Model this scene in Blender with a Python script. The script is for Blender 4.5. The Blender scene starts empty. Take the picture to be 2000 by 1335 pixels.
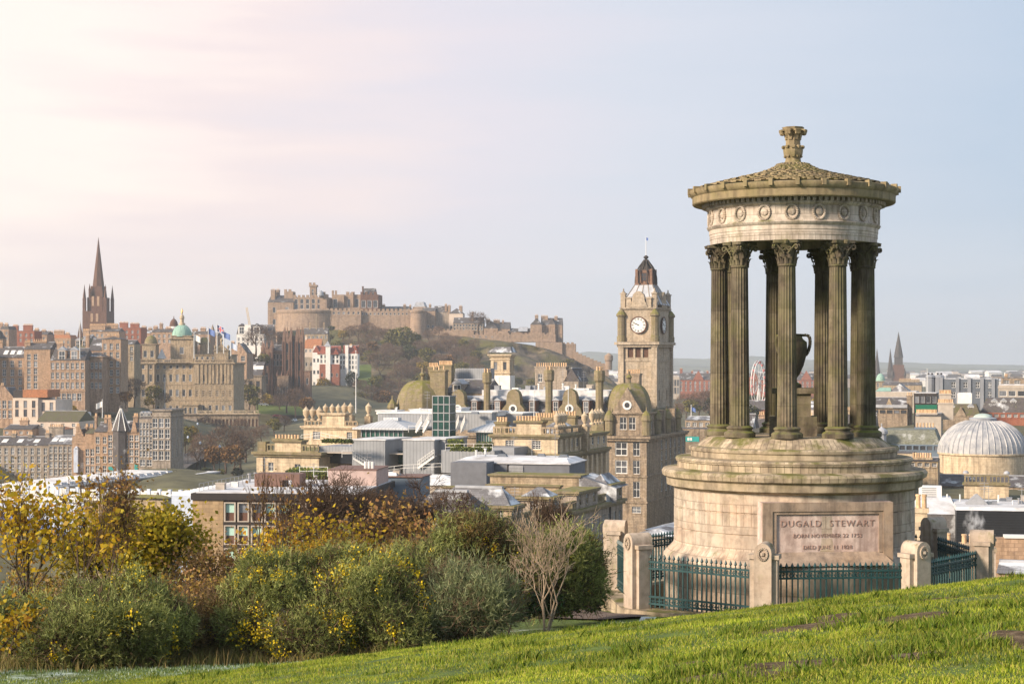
import bpy, math, random
import numpy as np
from mathutils import Vector, Matrix, noise as mnoise

C = bpy.context.scene.collection
SC = bpy.context.scene
R = math.radians
F = 3400.0      # focal length of the photograph in its own pixels
HY = 712.0      # its horizon row
HAZE_D = 1.4e-4

# ---------------------------------------------------------------- camera, world, sun, exposure
cam = bpy.data.objects.new('camera', bpy.data.cameras.new('camera'))
C.objects.link(cam)
cam.data.sensor_width = 36.0
cam.data.lens = 36.0 * F / 2000.0
cam.data.shift_y = (HY - 667.5) / 2000.0
cam.data.clip_start = 0.5
cam.data.clip_end = 60000.0
cam.location = (0, 0, 0)
cam.rotation_euler = (R(90), 0, 0)
SC.camera = cam

SC.view_settings.view_transform = 'Standard'
SC.view_settings.look = 'None'
SC.view_settings.exposure = 0.62
SC.view_settings.gamma = 1.0
SC.cycles.use_denoising = True
SC.cycles.max_bounces = 5
SC.cycles.diffuse_bounces = 2
SC.cycles.glossy_bounces = 2
SC.cycles.transmission_bounces = 3
SC.cycles.volume_bounces = 1
SC.cycles.transparent_max_bounces = 6
SC.cycles.caustics_reflective = False
SC.cycles.caustics_refractive = False
SC.cycles.sample_clamp_indirect = 6.0

SUN_AZ = R(-122)      # clockwise from the view direction: the sun stands left of the view
SUN_EL = R(25)
sun = bpy.data.objects.new('sun', bpy.data.lights.new('sun', 'SUN'))
C.objects.link(sun)
sun.data.energy = 4.6
sun.data.angle = R(12)
sun.data.color = (1.0, 0.83, 0.64)
sd = Vector((math.sin(SUN_AZ) * math.cos(SUN_EL), math.cos(SUN_AZ) * math.cos(SUN_EL), math.sin(SUN_EL)))
sun.rotation_euler = sd.to_track_quat('Z', 'Y').to_euler()

W = bpy.data.worlds.new('World')
SC.world = W
W.use_nodes = True
wn, wl = W.node_tree.nodes, W.node_tree.links
for n in list(wn): wn.remove(n)
def wnode(t, **k):
    n = wn.new(t)
    for a, b in k.items(): setattr(n, a, b)
    return n
sky = wnode('ShaderNodeTexSky')
sky.sky_type = 'NISHITA'; sky.sun_disc = False
sky.sun_elevation = SUN_EL; sky.sun_rotation = SUN_AZ % (2 * math.pi)
sky.air_density = 1.0; sky.dust_density = 2.0; sky.ozone_density = 1.0
bg_sky = wnode('ShaderNodeBackground'); bg_sky.inputs[1].default_value = 0.10
wl.new(sky.outputs[0], bg_sky.inputs[0])
# thin bright cloud sheet: warm white glow painted in at left, apart from the sun, fading to blue grey
wtc = wnode('ShaderNodeTexCoord')
def wdot(vec):
    d = wnode('ShaderNodeVectorMath', operation='DOT_PRODUCT')
    wl.new(wtc.outputs['Generated'], d.inputs[0]); d.inputs[1].default_value = vec
    return d.outputs['Value']
gx = Vector((-0.36, 0.90, 0.16)).normalized()
ramp = wnode('ShaderNodeValToRGB')
cr = ramp.color_ramp
cr.elements[0].position = 0.0; cr.elements[0].color = (0.375, 0.445, 0.545, 1)
cr.elements[1].position = 1.0; cr.elements[1].color = (0.84, 0.715, 0.65, 1)
for p, c in ((0.30, (0.45, 0.495, 0.575)), (0.55, (0.515, 0.535, 0.60)), (0.76, (0.60, 0.56, 0.605)), (0.90, (0.71, 0.605, 0.595))):
    e = cr.elements.new(p); e.color = (*c, 1)
mr = wnode('ShaderNodeMapRange'); mr.inputs[1].default_value = 0.80; mr.inputs[2].default_value = 1.0
wmap = wnode('ShaderNodeMapping'); wmap.inputs['Scale'].default_value = (3.0, 3.0, 22.0)
wl.new(wtc.outputs['Generated'], wmap.inputs[0])
wnz = wnode('ShaderNodeTexNoise'); wnz.inputs['Scale'].default_value = 1.6; wnz.inputs['Detail'].default_value = 5; wnz.inputs['Roughness'].default_value = 0.5
wl.new(wmap.outputs[0], wnz.inputs['Vector'])
wjit = wnode('ShaderNodeMath', operation='MULTIPLY_ADD'); wjit.inputs[1].default_value = 0.07; wjit.inputs[2].default_value = -0.027
wl.new(wnz.outputs[0], wjit.inputs[0])
wadd = wnode('ShaderNodeMath', operation='ADD')
wl.new(wdot(gx), wadd.inputs[0]); wl.new(wjit.outputs[0], wadd.inputs[1])
wl.new(wadd.outputs[0], mr.inputs[0])
wl.new(mr.outputs[0], ramp.inputs[0])
# paler band low over the horizon
sep = wnode('ShaderNodeSeparateXYZ'); wl.new(wtc.outputs['Generated'], sep.inputs[0])
hz = wnode('ShaderNodeMapRange'); hz.inputs[1].default_value = 0.0; hz.inputs[2].default_value = 0.09
hz.inputs[3].default_value = 0.62; hz.inputs[4].default_value = 0.0
wl.new(sep.outputs['Z'], hz.inputs[0])
hzn = wnode('ShaderNodeMath', operation='MULTIPLY'); wl.new(hz.outputs[0], hzn.inputs[0])
wnz2 = wnode('ShaderNodeMapRange'); wnz2.inputs[1].default_value = 0.3; wnz2.inputs[2].default_value = 0.7; wnz2.inputs[3].default_value = 0.65; wnz2.inputs[4].default_value = 1.0
wl.new(wnz.outputs[0], wnz2.inputs[0]); wl.new(wnz2.outputs[0], hzn.inputs[1])
wmix = wnode('ShaderNodeMixRGB'); wl.new(hzn.outputs[0], wmix.inputs[0]); wl.new(ramp.outputs[0], wmix.inputs[1])
wmix.inputs[2].default_value = (0.61, 0.605, 0.62, 1)
bg_cl = wnode('ShaderNodeBackground'); bg_cl.inputs[1].default_value = 0.95
wl.new(wmix.outputs[0], bg_cl.inputs[0])
wms = wnode('ShaderNodeMixShader'); wms.inputs[0].default_value = 0.9
wl.new(bg_sky.outputs[0], wms.inputs[1]); wl.new(bg_cl.outputs[0], wms.inputs[2])
wo = wnode('ShaderNodeOutputWorld'); wl.new(wms.outputs[0], wo.inputs[0])

# ---------------------------------------------------------------- helpers
def P(px, py, D):
    return Vector(((px - 1000.0) * D / F, D, (HY - py) * D / F))

class MB:
    def __init__(s): s.v = []; s.f = []; s.m = []
    def add(s, vs, fs, mi=0):
        o = len(s.v); s.v.extend([tuple(v) for v in vs])
        s.f.extend([tuple(i + o for i in f) for f in fs]); s.m.extend([mi] * len(fs)); return s
    def quad(s, a, b, c, d, mi=0): return s.add([a, b, c, d], [(0, 1, 2, 3)], mi)
    def tri(s, a, b, c, mi=0): return s.add([a, b, c], [(0, 1, 2)], mi)
    def box(s, x0, x1, y0, y1, z0, z1, mi=0):
        return s.add([(x0,y0,z0),(x1,y0,z0),(x1,y1,z0),(x0,y1,z0),(x0,y0,z1),(x1,y0,z1),(x1,y1,z1),(x0,y1,z1)],
                     [(0,3,2,1),(4,5,6,7),(0,1,5,4),(1,2,6,5),(2,3,7,6),(3,0,4,7)], mi)
    def obox(s, c, ax, ay, az, hx, hy, hz, mi=0):
        c, ax, ay, az = Vector(c), Vector(ax), Vector(ay), Vector(az)
        vs = [c + ax*(hx*i) + ay*(hy*j) + az*(hz*k) for k in (-1,1) for (i,j) in ((-1,-1),(1,-1),(1,1),(-1,1))]
        return s.add(vs, [(0,3,2,1),(4,5,6,7),(0,1,5,4),(1,2,6,5),(2,3,7,6),(3,0,4,7)], mi)
    def bar(s, p, q, w, h=None, mi=0):
        p, q = Vector(p), Vector(q); d = q - p; L = d.length
        if L < 1e-6: return s
        d /= L; up = Vector((0,0,1)) if abs(d.z) < .9 else Vector((0,1,0))
        a = d.cross(up).normalized(); b = a.cross(d).normalized()
        return s.obox((p + q) / 2, d, a, b, L/2, w/2, (h or w)/2, mi)
    def prism(s, poly, z0, z1, mi=0, cap=True):
        n = len(poly)
        vs = [(x,y,z0) for x,y in poly] + [(x,y,z1) for x,y in poly]
        fs = [(i,(i+1)%n,n+(i+1)%n,n+i) for i in range(n)]
        if cap: fs += [tuple(range(n,2*n)), tuple(range(n-1,-1,-1))]
        return s.add(vs, fs, mi)
    def frustum(s, x0,x1,y0,y1,z0, X0,X1,Y0,Y1,z1, mi=0):
        return s.add([(x0,y0,z0),(x1,y0,z0),(x1,y1,z0),(x0,y1,z0),(X0,Y0,z1),(X1,Y0,z1),(X1,Y1,z1),(X0,Y1,z1)],
                     [(0,3,2,1),(4,5,6,7),(0,1,5,4),(1,2,6,5),(2,3,7,6),(3,0,4,7)], mi)
    def lathe(s, prof, n=24, cx=0, cy=0, mi=0, a0=0.0, a1=2*math.pi, rf=None):
        full = abs(a1 - a0) > 6.28; m = n if full else n + 1
        vs = []
        for r, z in prof:
            for i in range(m):
                a = a0 + (a1 - a0) * i / n
                q = r * (rf(a, z) if rf else 1)
                vs.append((cx + q*math.cos(a), cy + q*math.sin(a), z))
        fs = []
        for k in range(len(prof) - 1):
            for i in range(n):
                j = (i + 1) % m
                fs.append((k*m+i, k*m+j, (k+1)*m+j, (k+1)*m+i))
        if full and prof[-1][0] > 1e-4: fs.append(tuple((len(prof)-1)*m + i for i in range(m)))
        return s.add(vs, fs, mi)
    def tube(s, p, q, r0, r1, n=5, mi=0, cap=False):
        p, q = Vector(p), Vector(q); d = (q - p)
        if d.length < 1e-7: return s
        d.normalize(); up = Vector((0,0,1)) if abs(d.z) < .95 else Vector((1,0,0))
        a = d.cross(up).normalized(); b = d.cross(a)
        vs = [p + (a*math.cos(t) + b*math.sin(t))*r0 for t in [2*math.pi*i/n for i in range(n)]]
        vs += [q + (a*math.cos(t) + b*math.sin(t))*r1 for t in [2*math.pi*i/n for i in range(n)]]
        fs = [(i,n+i,n+(i+1)%n,(i+1)%n) for i in range(n)]
        if cap: fs += [tuple(range(n, 2*n))[::-1], tuple(range(n))]
        return s.add(vs, fs, mi)
    def path(s, pts, r, n=5, mi=0):
        for i in range(len(pts) - 1):
            ra = r[i] if isinstance(r, (list, tuple)) else r; rb = r[i+1] if isinstance(r, (list, tuple)) else r
            s.tube(pts[i], pts[i+1], ra, rb, n, mi)
        return s
    def gable(s, x0, x1, y0, y1, z, h, mi=0, along='x', over=0.0):
        if along == 'x':
            ym = (y0 + y1) / 2; y0 -= over; y1 += over
            vs = [(x0,y0,z),(x1,y0,z),(x1,y1,z),(x0,y1,z),(x0,ym,z+h),(x1,ym,z+h)]
            return s.add(vs, [(0,1,5,4),(2,3,4,5),(1,2,5),(3,0,4),(0,3,2,1)], mi)
        xm = (x0 + x1) / 2; x0 -= over; x1 += over
        vs = [(x0,y0,z),(x1,y0,z),(x1,y1,z),(x0,y1,z),(xm,y0,z+h),(xm,y1,z+h)]
        return s.add(vs, [(1,2,5,4),(3,0,4,5),(0,1,4),(2,3,5),(0,3,2,1)], mi)
    def hip(s, x0, x1, y0, y1, z, h, mi=0):
        w, d = x1 - x0, y1 - y0
        if w >= d:
            a, b = (x0 + d/2*.9, (y0+y1)/2), (x1 - d/2*.9, (y0+y1)/2)
            vs = [(x0,y0,z),(x1,y0,z),(x1,y1,z),(x0,y1,z),(a[0],a[1],z+h),(b[0],b[1],z+h)]
            return s.add(vs, [(0,1,5,4),(1,2,5),(2,3,4,5),(3,0,4),(0,3,2,1)], mi)
        a, b = ((x0+x1)/2, y0 + w/2*.9), ((x0+x1)/2, y1 - w/2*.9)
        vs = [(x0,y0,z),(x1,y0,z),(x1,y1,z),(x0,y1,z),(a[0],a[1],z+h),(b[0],b[1],z+h)]
        return s.add(vs, [(0,1,4),(1,2,5,4),(2,3,5),(3,0,4,5),(0,3,2,1)], mi)
    def rot(s, i0, ang, c=(0,0,0)):
        M = Matrix.Translation(c) @ Matrix.Rotation(ang, 4, 'Z') @ Matrix.Translation(-Vector(c))
        for i in range(i0, len(s.v)): s.v[i] = tuple(M @ Vector(s.v[i]))
        return s
    def mesh(s, name, mats, smooth=None, uv=True):
        me = bpy.data.meshes.new(name)
        me.from_pydata(s.v, [], s.f); 
        if not isinstance(mats, (list, tuple)): mats = [mats]
        for m in mats: me.materials.append(m)
        if len(mats) > 1: me.polygons.foreach_set('material_index', s.m)
        if uv and len(s.f) < 60000: box_uv(me)
        if smooth is not None:
            me.polygons.foreach_set('use_smooth', [True]*len(me.polygons)); me.set_sharp_from_angle(angle=R(smooth))
        me.update(); return me
    def build(s, name, mats, parent=None, loc=(0,0,0), rz=0.0, smooth=None, uv=True):
        return link(name, s.mesh(name, mats, smooth, uv), parent, loc, rz)

def box_uv(me):
    nl = len(me.loops); nv = len(me.vertices); npg = len(me.polygons)
    co = np.empty(nv*3, np.float32); me.vertices.foreach_get('co', co); co = co.reshape(-1,3)
    vi = np.empty(nl, np.int32); me.loops.foreach_get('vertex_index', vi)
    no = np.empty(npg*3, np.float32); me.polygons.foreach_get('normal', no); no = no.reshape(-1,3)
    lt = np.empty(npg, np.int32); me.polygons.foreach_get('loop_total', lt)
    nn = np.repeat(no, lt, axis=0); p = co[vi]
    t = np.stack([-nn[:,1], nn[:,0]], 1); L = np.linalg.norm(t, axis=1, keepdims=True); L[L < 1e-6] = 1; t /= L
    u = (p[:,:2] * t).sum(1); v = p[:,2].copy()
    flat = np.abs(nn[:,2]) > .6
    sl = np.sqrt(np.maximum(1e-4, 1 - nn[:,2]**2))
    v = v / np.maximum(sl, .3)
    hor = np.abs(nn[:,2]) > .97
    u[hor] = p[hor,0]; v[hor] = p[hor,1]
    ul = me.uv_layers.new(name='UVMap')
    ul.data.foreach_set('uv', np.stack([u, v], 1).astype(np.float32).ravel())

def link(name, me, parent=None, loc=(0,0,0), rz=0.0):
    o = bpy.data.objects.new(name, me); C.objects.link(o)
    o.location = loc; o.rotation_euler = (0,0,rz)
    if parent is not None: o.parent = parent
    return o
def tag(o, label=None, cat=None, group=None, kind=None):
    for k, v in (('label', label), ('category', cat), ('group', group), ('kind', kind)):
        if v: o[k] = v
    return o
def thing(name, label, cat, loc=(0,0,0), rz=0.0, group=None):
    o = bpy.data.objects.new(name, None); C.objects.link(o)
    o.location = loc; o.rotation_euler = (0,0,rz); o.empty_display_size = .5
    return tag(o, label, cat, group)
def dup(root, loc=None, rz=None, label=None, group=None, sc=None):
    r = root.copy(); C.objects.link(r)
    if loc is not None: r.location = loc
    if rz is not None: r.rotation_euler = (0,0,rz)
    if sc is not None: r.scale = (sc,sc,sc) if not isinstance(sc, (tuple,list)) else sc
    if label: r['label'] = label
    if group: r['group'] = group
    for ch in list(root.children):
        c = ch.copy(); C.objects.link(c); c.parent = r
        for g in ch.children:
            d = g.copy(); C.objects.link(d); d.parent = c
    return r

# ---------------------------------------------------------------- materials
MATS = {}
class NT:
    def __init__(s, name):
        s.m = bpy.data.materials.new(name); s.m.use_nodes = True
        s.n, s.l = s.m.node_tree.nodes, s.m.node_tree.links
        s.b = s.n['Principled BSDF']; MATS[name] = s.m
    def node(s, t, ins=None, **k):
        n = s.n.new(t)
        for a, b in k.items(): setattr(n, a, b)
        for a, b in (ins or {}).items():
            if hasattr(b, 'links'): s.l.new(b, n.inputs[a])
            else: n.inputs[a].default_value = b
        return n
    def noise(s, vec, scale, detail=4, rough=.55):
        return s.node('ShaderNodeTexNoise', {'Vector': vec, 'Scale': scale, 'Detail': detail, 'Roughness': rough}).outputs[0]
    def coords(s, which='Object', scale=(1,1,1), rnd=True):
        tc = s.node('ShaderNodeTexCoord').outputs[which]
        v = s.node('ShaderNodeMapping', {'Vector': tc, 'Scale': scale}).outputs[0]
        if rnd:
            oi = s.node('ShaderNodeObjectInfo').outputs['Random']
            k = s.node('ShaderNodeMath', {0: oi, 1: 37.0}, operation='MULTIPLY').outputs[0]
            v = s.node('ShaderNodeVectorMath', {0: v, 1: k}, operation='ADD').outputs[0]
        return v
    def step(s, val, a, b, lo=0.0, hi=1.0):
        return s.node('ShaderNodeMapRange', {0: val, 1: a, 2: b, 3: lo, 4: hi}).outputs[0]
    def mix(s, fac, a, b, mode='MIX'):
        n = s.node('ShaderNodeMixRGB', blend_type=mode)
        for i, x in enumerate((fac, a, b)):
            if hasattr(x, 'links'): s.l.new(x, n.inputs[i])
            elif isinstance(x, (tuple, list)): n.inputs[i].default_value = (*x[:3], 1)
            else: n.inputs[i].default_value = x
        return n.outputs[0]
    def math(s, op, a, b=0.0):
        return s.node('ShaderNodeMath', {0: a, 1: b}, operation=op).outputs[0]
    def out(s, col, rough=.85, bump=None, bstr=.3, bdist=.02, spec=.3, metal=0.0):
        if hasattr(col, 'links'): s.l.new(col, s.b.inputs['Base Color'])
        else: s.b.inputs['Base Color'].default_value = (*col[:3], 1)
        s.b.inputs['Roughness'].default_value = rough
        s.b.inputs['Specular IOR Level'].default_value = spec
        s.b.inputs['Metallic'].default_value = metal
        if bump is not None:
            bn = s.node('ShaderNodeBump', {'Height': bump, 'Strength': bstr, 'Distance': bdist})
            s.l.new(bn.outputs[0], s.b.inputs['Normal'])
        return s.m

def stone(name, c, dark, block=(.9,.4), sc=1.0, stain=.55, moss=0.0, mcol=(.12,.12,.03), var=.25, rough=.9, mort=.5, warm=(.42,.26,.13), bump=.35, thr=0.0):
    """weathered ashlar: block courses, patchy tone, vertical run stains, optional moss on ledges"""
    t = NT(name)
    ob = t.coords('Object'); uv = t.node('ShaderNodeTexCoord').outputs['UV']
    c2 = tuple(x * (1 - var) for x in c); 
    br = t.node('ShaderNodeTexBrick', {'Vector': uv, 'Color1': (*c,1), 'Color2': (*c2,1), 'Mortar': (*[x*mort for x in c],1), 'Scale': 1.0,
        'Mortar Size': .012*sc, 'Mortar Smooth': .3, 'Bias': 0.0, 'Brick Width': block[0], 'Row Height': block[1]})
    col = br.outputs[0]
    n1 = t.noise(ob, .9/sc, 5, .6)
    col = t.mix(t.step(n1, .45, .72, 0, .45), col, warm)
    run = t.noise(t.coords('Object', (2.2/sc, 2.2/sc, .28/sc)), 1.3, 5, .62)
    col = t.mix(t.step(run, .5-thr, .72-thr, 0, stain), col, dark)
    n2 = t.noise(ob, 3.5/sc, 6, .65)
    col = t.mix(t.step(n2, .52-thr, .75-thr, 0, stain*.8), col, dark)
    if moss:
        g = t.node('ShaderNodeNewGeometry').outputs['Normal']
        nz = t.node('ShaderNodeSeparateXYZ', {0: g}).outputs['Z']
        up = t.step(nz, .1, .8, .25, 1.0)
        mf = t.math('MULTIPLY', t.step(t.noise(ob, 1.6/sc, 5, .65), .62 - moss*.3, .74 - moss*.25), up)
        col = t.mix(mf, col, mcol)
    h = t.math('ADD', t.math('MULTIPLY', br.outputs[1], -.8), n2)
    return t.out(col, rough, h, bump, .03*sc)

def plain(name, c, rough=.7, var=.18, sc=1.0, metal=0.0, spec=.3, dirt=None, jit=0.0):
    t = NT(name); ob = t.coords('Object')
    n = t.noise(ob, 2.2/sc, 5, .6)
    col = t.mix(t.step(n, .35, .7), tuple(x*(1+var*.5) for x in c), dirt or tuple(x*(1-var) for x in c))
    if jit:
        oi = t.node('ShaderNodeObjectInfo').outputs['Random']
        col = t.node('ShaderNodeHueSaturation', {'Color': col, 'Value': t.step(oi, 0, 1, 1-jit, 1+jit), 'Hue': .5, 'Saturation': 1.0, 'Fac': 1.0}).outputs[0]
    return t.out(col, rough, n, .12, .02*sc, spec, metal)

def slate(name, c, snow=0.0, moss=0.0, row=.25, sc=1.0):
    t = NT(name); ob = t.coords('Object'); uv = t.node('ShaderNodeTexCoord').outputs['UV']
    br = t.node('ShaderNodeTexBrick', {'Vector': uv, 'Color1': (*[x*1.2 for x in c],1), 'Color2': (*[x*.75 for x in c],1), 'Mortar': (*[x*.45 for x in c],1), 'Scale': 1.0,
        'Mortar Size': .012*sc, 'Brick Width': row*1.5, 'Row Height': row})
    col = br.outputs[0]
    n = t.noise(ob, .7/sc, 5, .65)
    col = t.mix(t.step(n, .42, .7, 0, .5), col, tuple(x*.6 for x in c))
    if moss: col = t.mix(t.step(t.noise(ob, 1.4/sc, 5, .6), .6 - .25*moss, .75 - .2*moss, 0, .75), col, (.11,.11,.035))
    if snow: col = t.mix(t.step(t.noise(ob, .35/sc, 5, .6), .62 - .35*snow, .78 - .4*snow, 0, .92), col, (.74,.76,.79))
    return t.out(col, .75, br.outputs[0], .3, .03*sc, .35)

def leafmat(name, cols, rough=.6, trans=.0, jit=.25):
    t = NT(name)
    ri = t.node('ShaderNodeNewGeometry').outputs['Random Per Island']
    rp = t.node('ShaderNodeValToRGB', {0: ri}); e = rp.color_ramp
    e.elements[0].color = (*cols[0],1); e.elements[1].color = (*cols[-1],1)
    for i in range(1, len(cols)-1):
        q = e.elements.new(i/(len(cols)-1)); q.color = (*cols[i],1)
    ob = t.coords('Object')
    n = t.noise(ob, .8, 3, .6)
    oi = t.node('ShaderNodeObjectInfo').outputs['Random']
    v = t.math('MULTIPLY', t.step(n, .3, .7, 1-jit, 1+jit), t.step(oi, 0, 1, .85, 1.15))
    col = t.node('ShaderNodeHueSaturation', {'Color': rp.outputs[0], 'Value': v, 'Hue': .5, 'Saturation': 1.0, 'Fac': 1.0}).outputs[0]
    t.out(col, rough, spec=.25)
    if trans:
        tr = t.node('ShaderNodeBsdfTranslucent', {'Color': col})
        ms = t.node('ShaderNodeMixShader', {0: trans, 1: t.b.outputs[0], 2: tr.outputs[0]})
        t.l.new(ms.outputs[0], t.n['Material Output'].inputs[0])
    return t.m

# ---------------------------------------------------------------- near ground
def smax(a, b, k=.35):
    h = max(k - abs(a - b), 0.0) / k
    return max(a, b) + h*h*k*.25
def near_z(X, Y):
    a = -1.6 - .00384*Y*Y + .12*X
    b = -4.62 - .088*(Y - 27.0)
    if Y > 30 and X < 2: b -= .006*(Y-30)**2*min(1, (2 - X)/8)
    z = smax(a, b)
    nz = mnoise.noise(Vector((X*.5, Y*.5, 0)))*.05 + mnoise.noise(Vector((X*1.9, Y*1.9, 3)))*.022
    return z + nz*min(1, Y/9)
# ================================================================ monument
def ax(px, D): return ((px - 1000.0) * D / F, D)
S_mon = stone('monument_stone', (.66,.56,.45), (.17,.13,.105), (2.0,.5), 1.0, .78, .18, var=.26, warm=(.50,.27,.15), thr=.05)
S_led = stone('mossy_ledge_stone', (.54,.44,.315), (.085,.065,.05), (1.8,.5), 1.0, .7, .5, var=.25, mcol=(.13,.125,.035), warm=(.30,.20,.12), thr=.06)
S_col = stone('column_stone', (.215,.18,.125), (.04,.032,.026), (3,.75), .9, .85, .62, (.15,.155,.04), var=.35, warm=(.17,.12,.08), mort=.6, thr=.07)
S_ent = stone('entablature_stone', (.60,.52,.445), (.12,.095,.075), (1.1,.42), .8, .62, .3, warm=(.40,.27,.16), mort=.6, thr=.06)
S_roof = stone('mossy_roof_stone', (.36,.285,.17), (.09,.07,.045), (.5,.3), .7, .6, .5, (.15,.14,.035), warm=(.30,.21,.11), mort=.8, thr=.06)
S_pan = stone('inscription_stone', (.72,.585,.525), (.27,.19,.165), (9,9), .8, .85, .0, warm=(.52,.30,.22), mort=.9, thr=.08)
S_post = stone('gate_post_stone', (.55,.455,.37), (.12,.09,.07), (9,9), .7, .5, .3, (.14,.135,.035), mort=.9, warm=(.36,.24,.17), thr=.04)
S_frame = stone('dark_frame_stone', (.40,.31,.245), (.11,.085,.07), (9,9), .8, .7, .0, mort=.9, thr=.06)
S_letter = plain('letter_grime', (.34,.22,.185), .9, .5, .2)
M_teal = plain('teal_railing_paint', (.016,.058,.064), .45, .35, .25, spec=.5)

MD = 42.0; mx, my = ax(1549, MD); VA = math.atan2(mx, my)   # view bearing of the monument axis
def mz(py, D=MD): return (HY - py) * D / F
def mr_(px): return px * MD / F
mon = thing('circular_monument', 'round columned stone memorial with mossy cone roof on stepped drum', 'monument', (mx, my, mz(1213)))
oz = mz(1213)
def Z(py): return mz(py) - oz
# local frame: theta measured from the direction toward the camera, positive to the right
def pol(r, th):
    a = -math.pi/2 - VA + 0.0 + th
    return Vector((r*math.cos(a), r*math.sin(a)))
n = 96
b = MB(); b.lathe([(mr_(249),0),(mr_(249),Z(1090)),(mr_(252),Z(1086)),(mr_(252),Z(1079)),(mr_(247),Z(1073)),(mr_(240),Z(1066)),(mr_(234),Z(1060)),(mr_(232),Z(1055))] + [q_ for y_ in (1026, 986) for q_ in ((mr_(231.8),Z(y_+1.6)),(mr_(229.3),Z(y_+.6)),(mr_(229.3),Z(y_-.6)),(mr_(231.8),Z(y_-1.6)))] + [(mr_(231.5),Z(946))], n)
b.build('drum', S_mon, mon, smooth=40)
b = MB(); b.lathe([(mr_(232),Z(950)),(mr_(238),Z(947)),(mr_(246),Z(944)),(mr_(247),Z(930)),(mr_(254),Z(926)),(mr_(256),Z(918)),(mr_(252),Z(913)),(mr_(222),Z(910))], n)
b.build('cornice', S_led, mon, smooth=40)
for i, (r0, ya, yb, ry) in enumerate(((228, 911, 890, 222), (202, 891, 869, 196), (184, 870, 850, 160))):
    b = MB()
    if i < 2: pr = [(mr_(r0-3),Z(ya)),(mr_(r0-3),Z(yb+9)),(mr_(r0),Z(yb+8)),(mr_(r0+1),Z(yb+3)),(mr_(r0-2),Z(yb)),(mr_(150),Z(yb-1))]
    else: pr = [(mr_(r0+2),Z(ya)),(mr_(r0),Z(ya-4)),(mr_(r0-6),Z(ya-9)),(mr_(r0-12),Z(ya-13)),(mr_(r0-16),Z(yb+2)),(mr_(r0-22),Z(yb)),(0.01,Z(yb-.5))]
    b.lathe(pr, n); b.build('step', S_led, mon, smooth=40)
# inscription panel: a flat faced block let into the drum
pth = R(15.5); pn = pol(1, pth); pn = Vector((pn.x, pn.y, 0)); pt = Vector((-pn.y, pn.x, 0))
if pt.x < 0: pt = -pt
pc = pn * 2.86
zt, zb = Z(962), Z(1070)
pw = 1.50
b = MB()
b.obox(pc - pn*.5 + Vector((0,0,(zt+zb)/2)), pt, pn, (0,0,1), pw, .5, (zt-zb)/2)
panel = b.build('inscription_panel', S_pan, mon)
b = MB()
for sgn in (-1, 1): b.obox(pc + pt*sgn*(pw-.11) + pn*.03 + Vector((0,0,(zt+zb)/2)), pt, pn, (0,0,1), .11, .035, (zt-zb)/2 - .002)
b.obox(pc + pn*.03 + Vector((0,0,zt-.10)), pt, pn, (0,0,1), pw-.221, .035, .10)
for sgn in (-1, 1): b.obox(pc + pt*sgn*(pw-.27) + pn*.012 + Vector((0,0,(zt+zb)/2)), pt, pn, (0,0,1), .045, .03, (zt-zb)/2 - .205)
b.obox(pc + pn*.012 + Vector((0,0,zt-.235)), pt, pn, (0,0,1), pw-.316, .03, .03)
e = [pc + pt*(s_*(pw+q)) + pn*o_ + Vector((0,0,z_)) for (q,o_,z_) in ((-.25,.002,zb+.22),(0,.30,zb-.06)) for s_ in (-1,1)]
e2 = [pc + pt*(s_*(pw+q)) + pn*-.6 + Vector((0,0,z_)) for (q,z_) in ((-.25,zb+.22),(0,zb-.06)) for s_ in (-1,1)]
b.add(e + e2, [(2,3,1,0),(3,7,5,1),(2,0,4,6),(0,1,5,4)])
b.build('panel_frame', S_frame, panel)
def text(s, size, zc, name='lettering', sp=1.0, off=0.0):
    cu = bpy.data.curves.new('txt', 'FONT'); cu.body = s; cu.size = size; cu.align_x = 'CENTER'; cu.align_y = 'CENTER'; cu.extrude = .006
    cu.space_character = sp; cu.offset = off; cu.resolution_u = 3
    o = bpy.data.objects.new('txt', cu); C.objects.link(o)
    dg = bpy.context.evaluated_depsgraph_get(); me = bpy.data.meshes.new_from_object(o.evaluated_get(dg))
    bpy.data.objects.remove(o); me.materials.clear(); me.materials.append(S_letter)
    t = link(name, me, panel)
    c = pc + pn*.006 + Vector((0,0,zc))
    M = Matrix((pt, Vector((0,0,1)), pn)).transposed().to_4x4(); M.translation = c
    t.matrix_local = M
    return t
text('DUGALD  STEWART', .20, Z(1001), sp=1.25, off=.0)
text('BORN NOVEMBER 22 1753', .125, Z(1023), sp=1.1, off=-.001)
text('DIED JUNE 11 1828', .125, Z(1044), sp=1.1, off=-.001)
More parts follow.
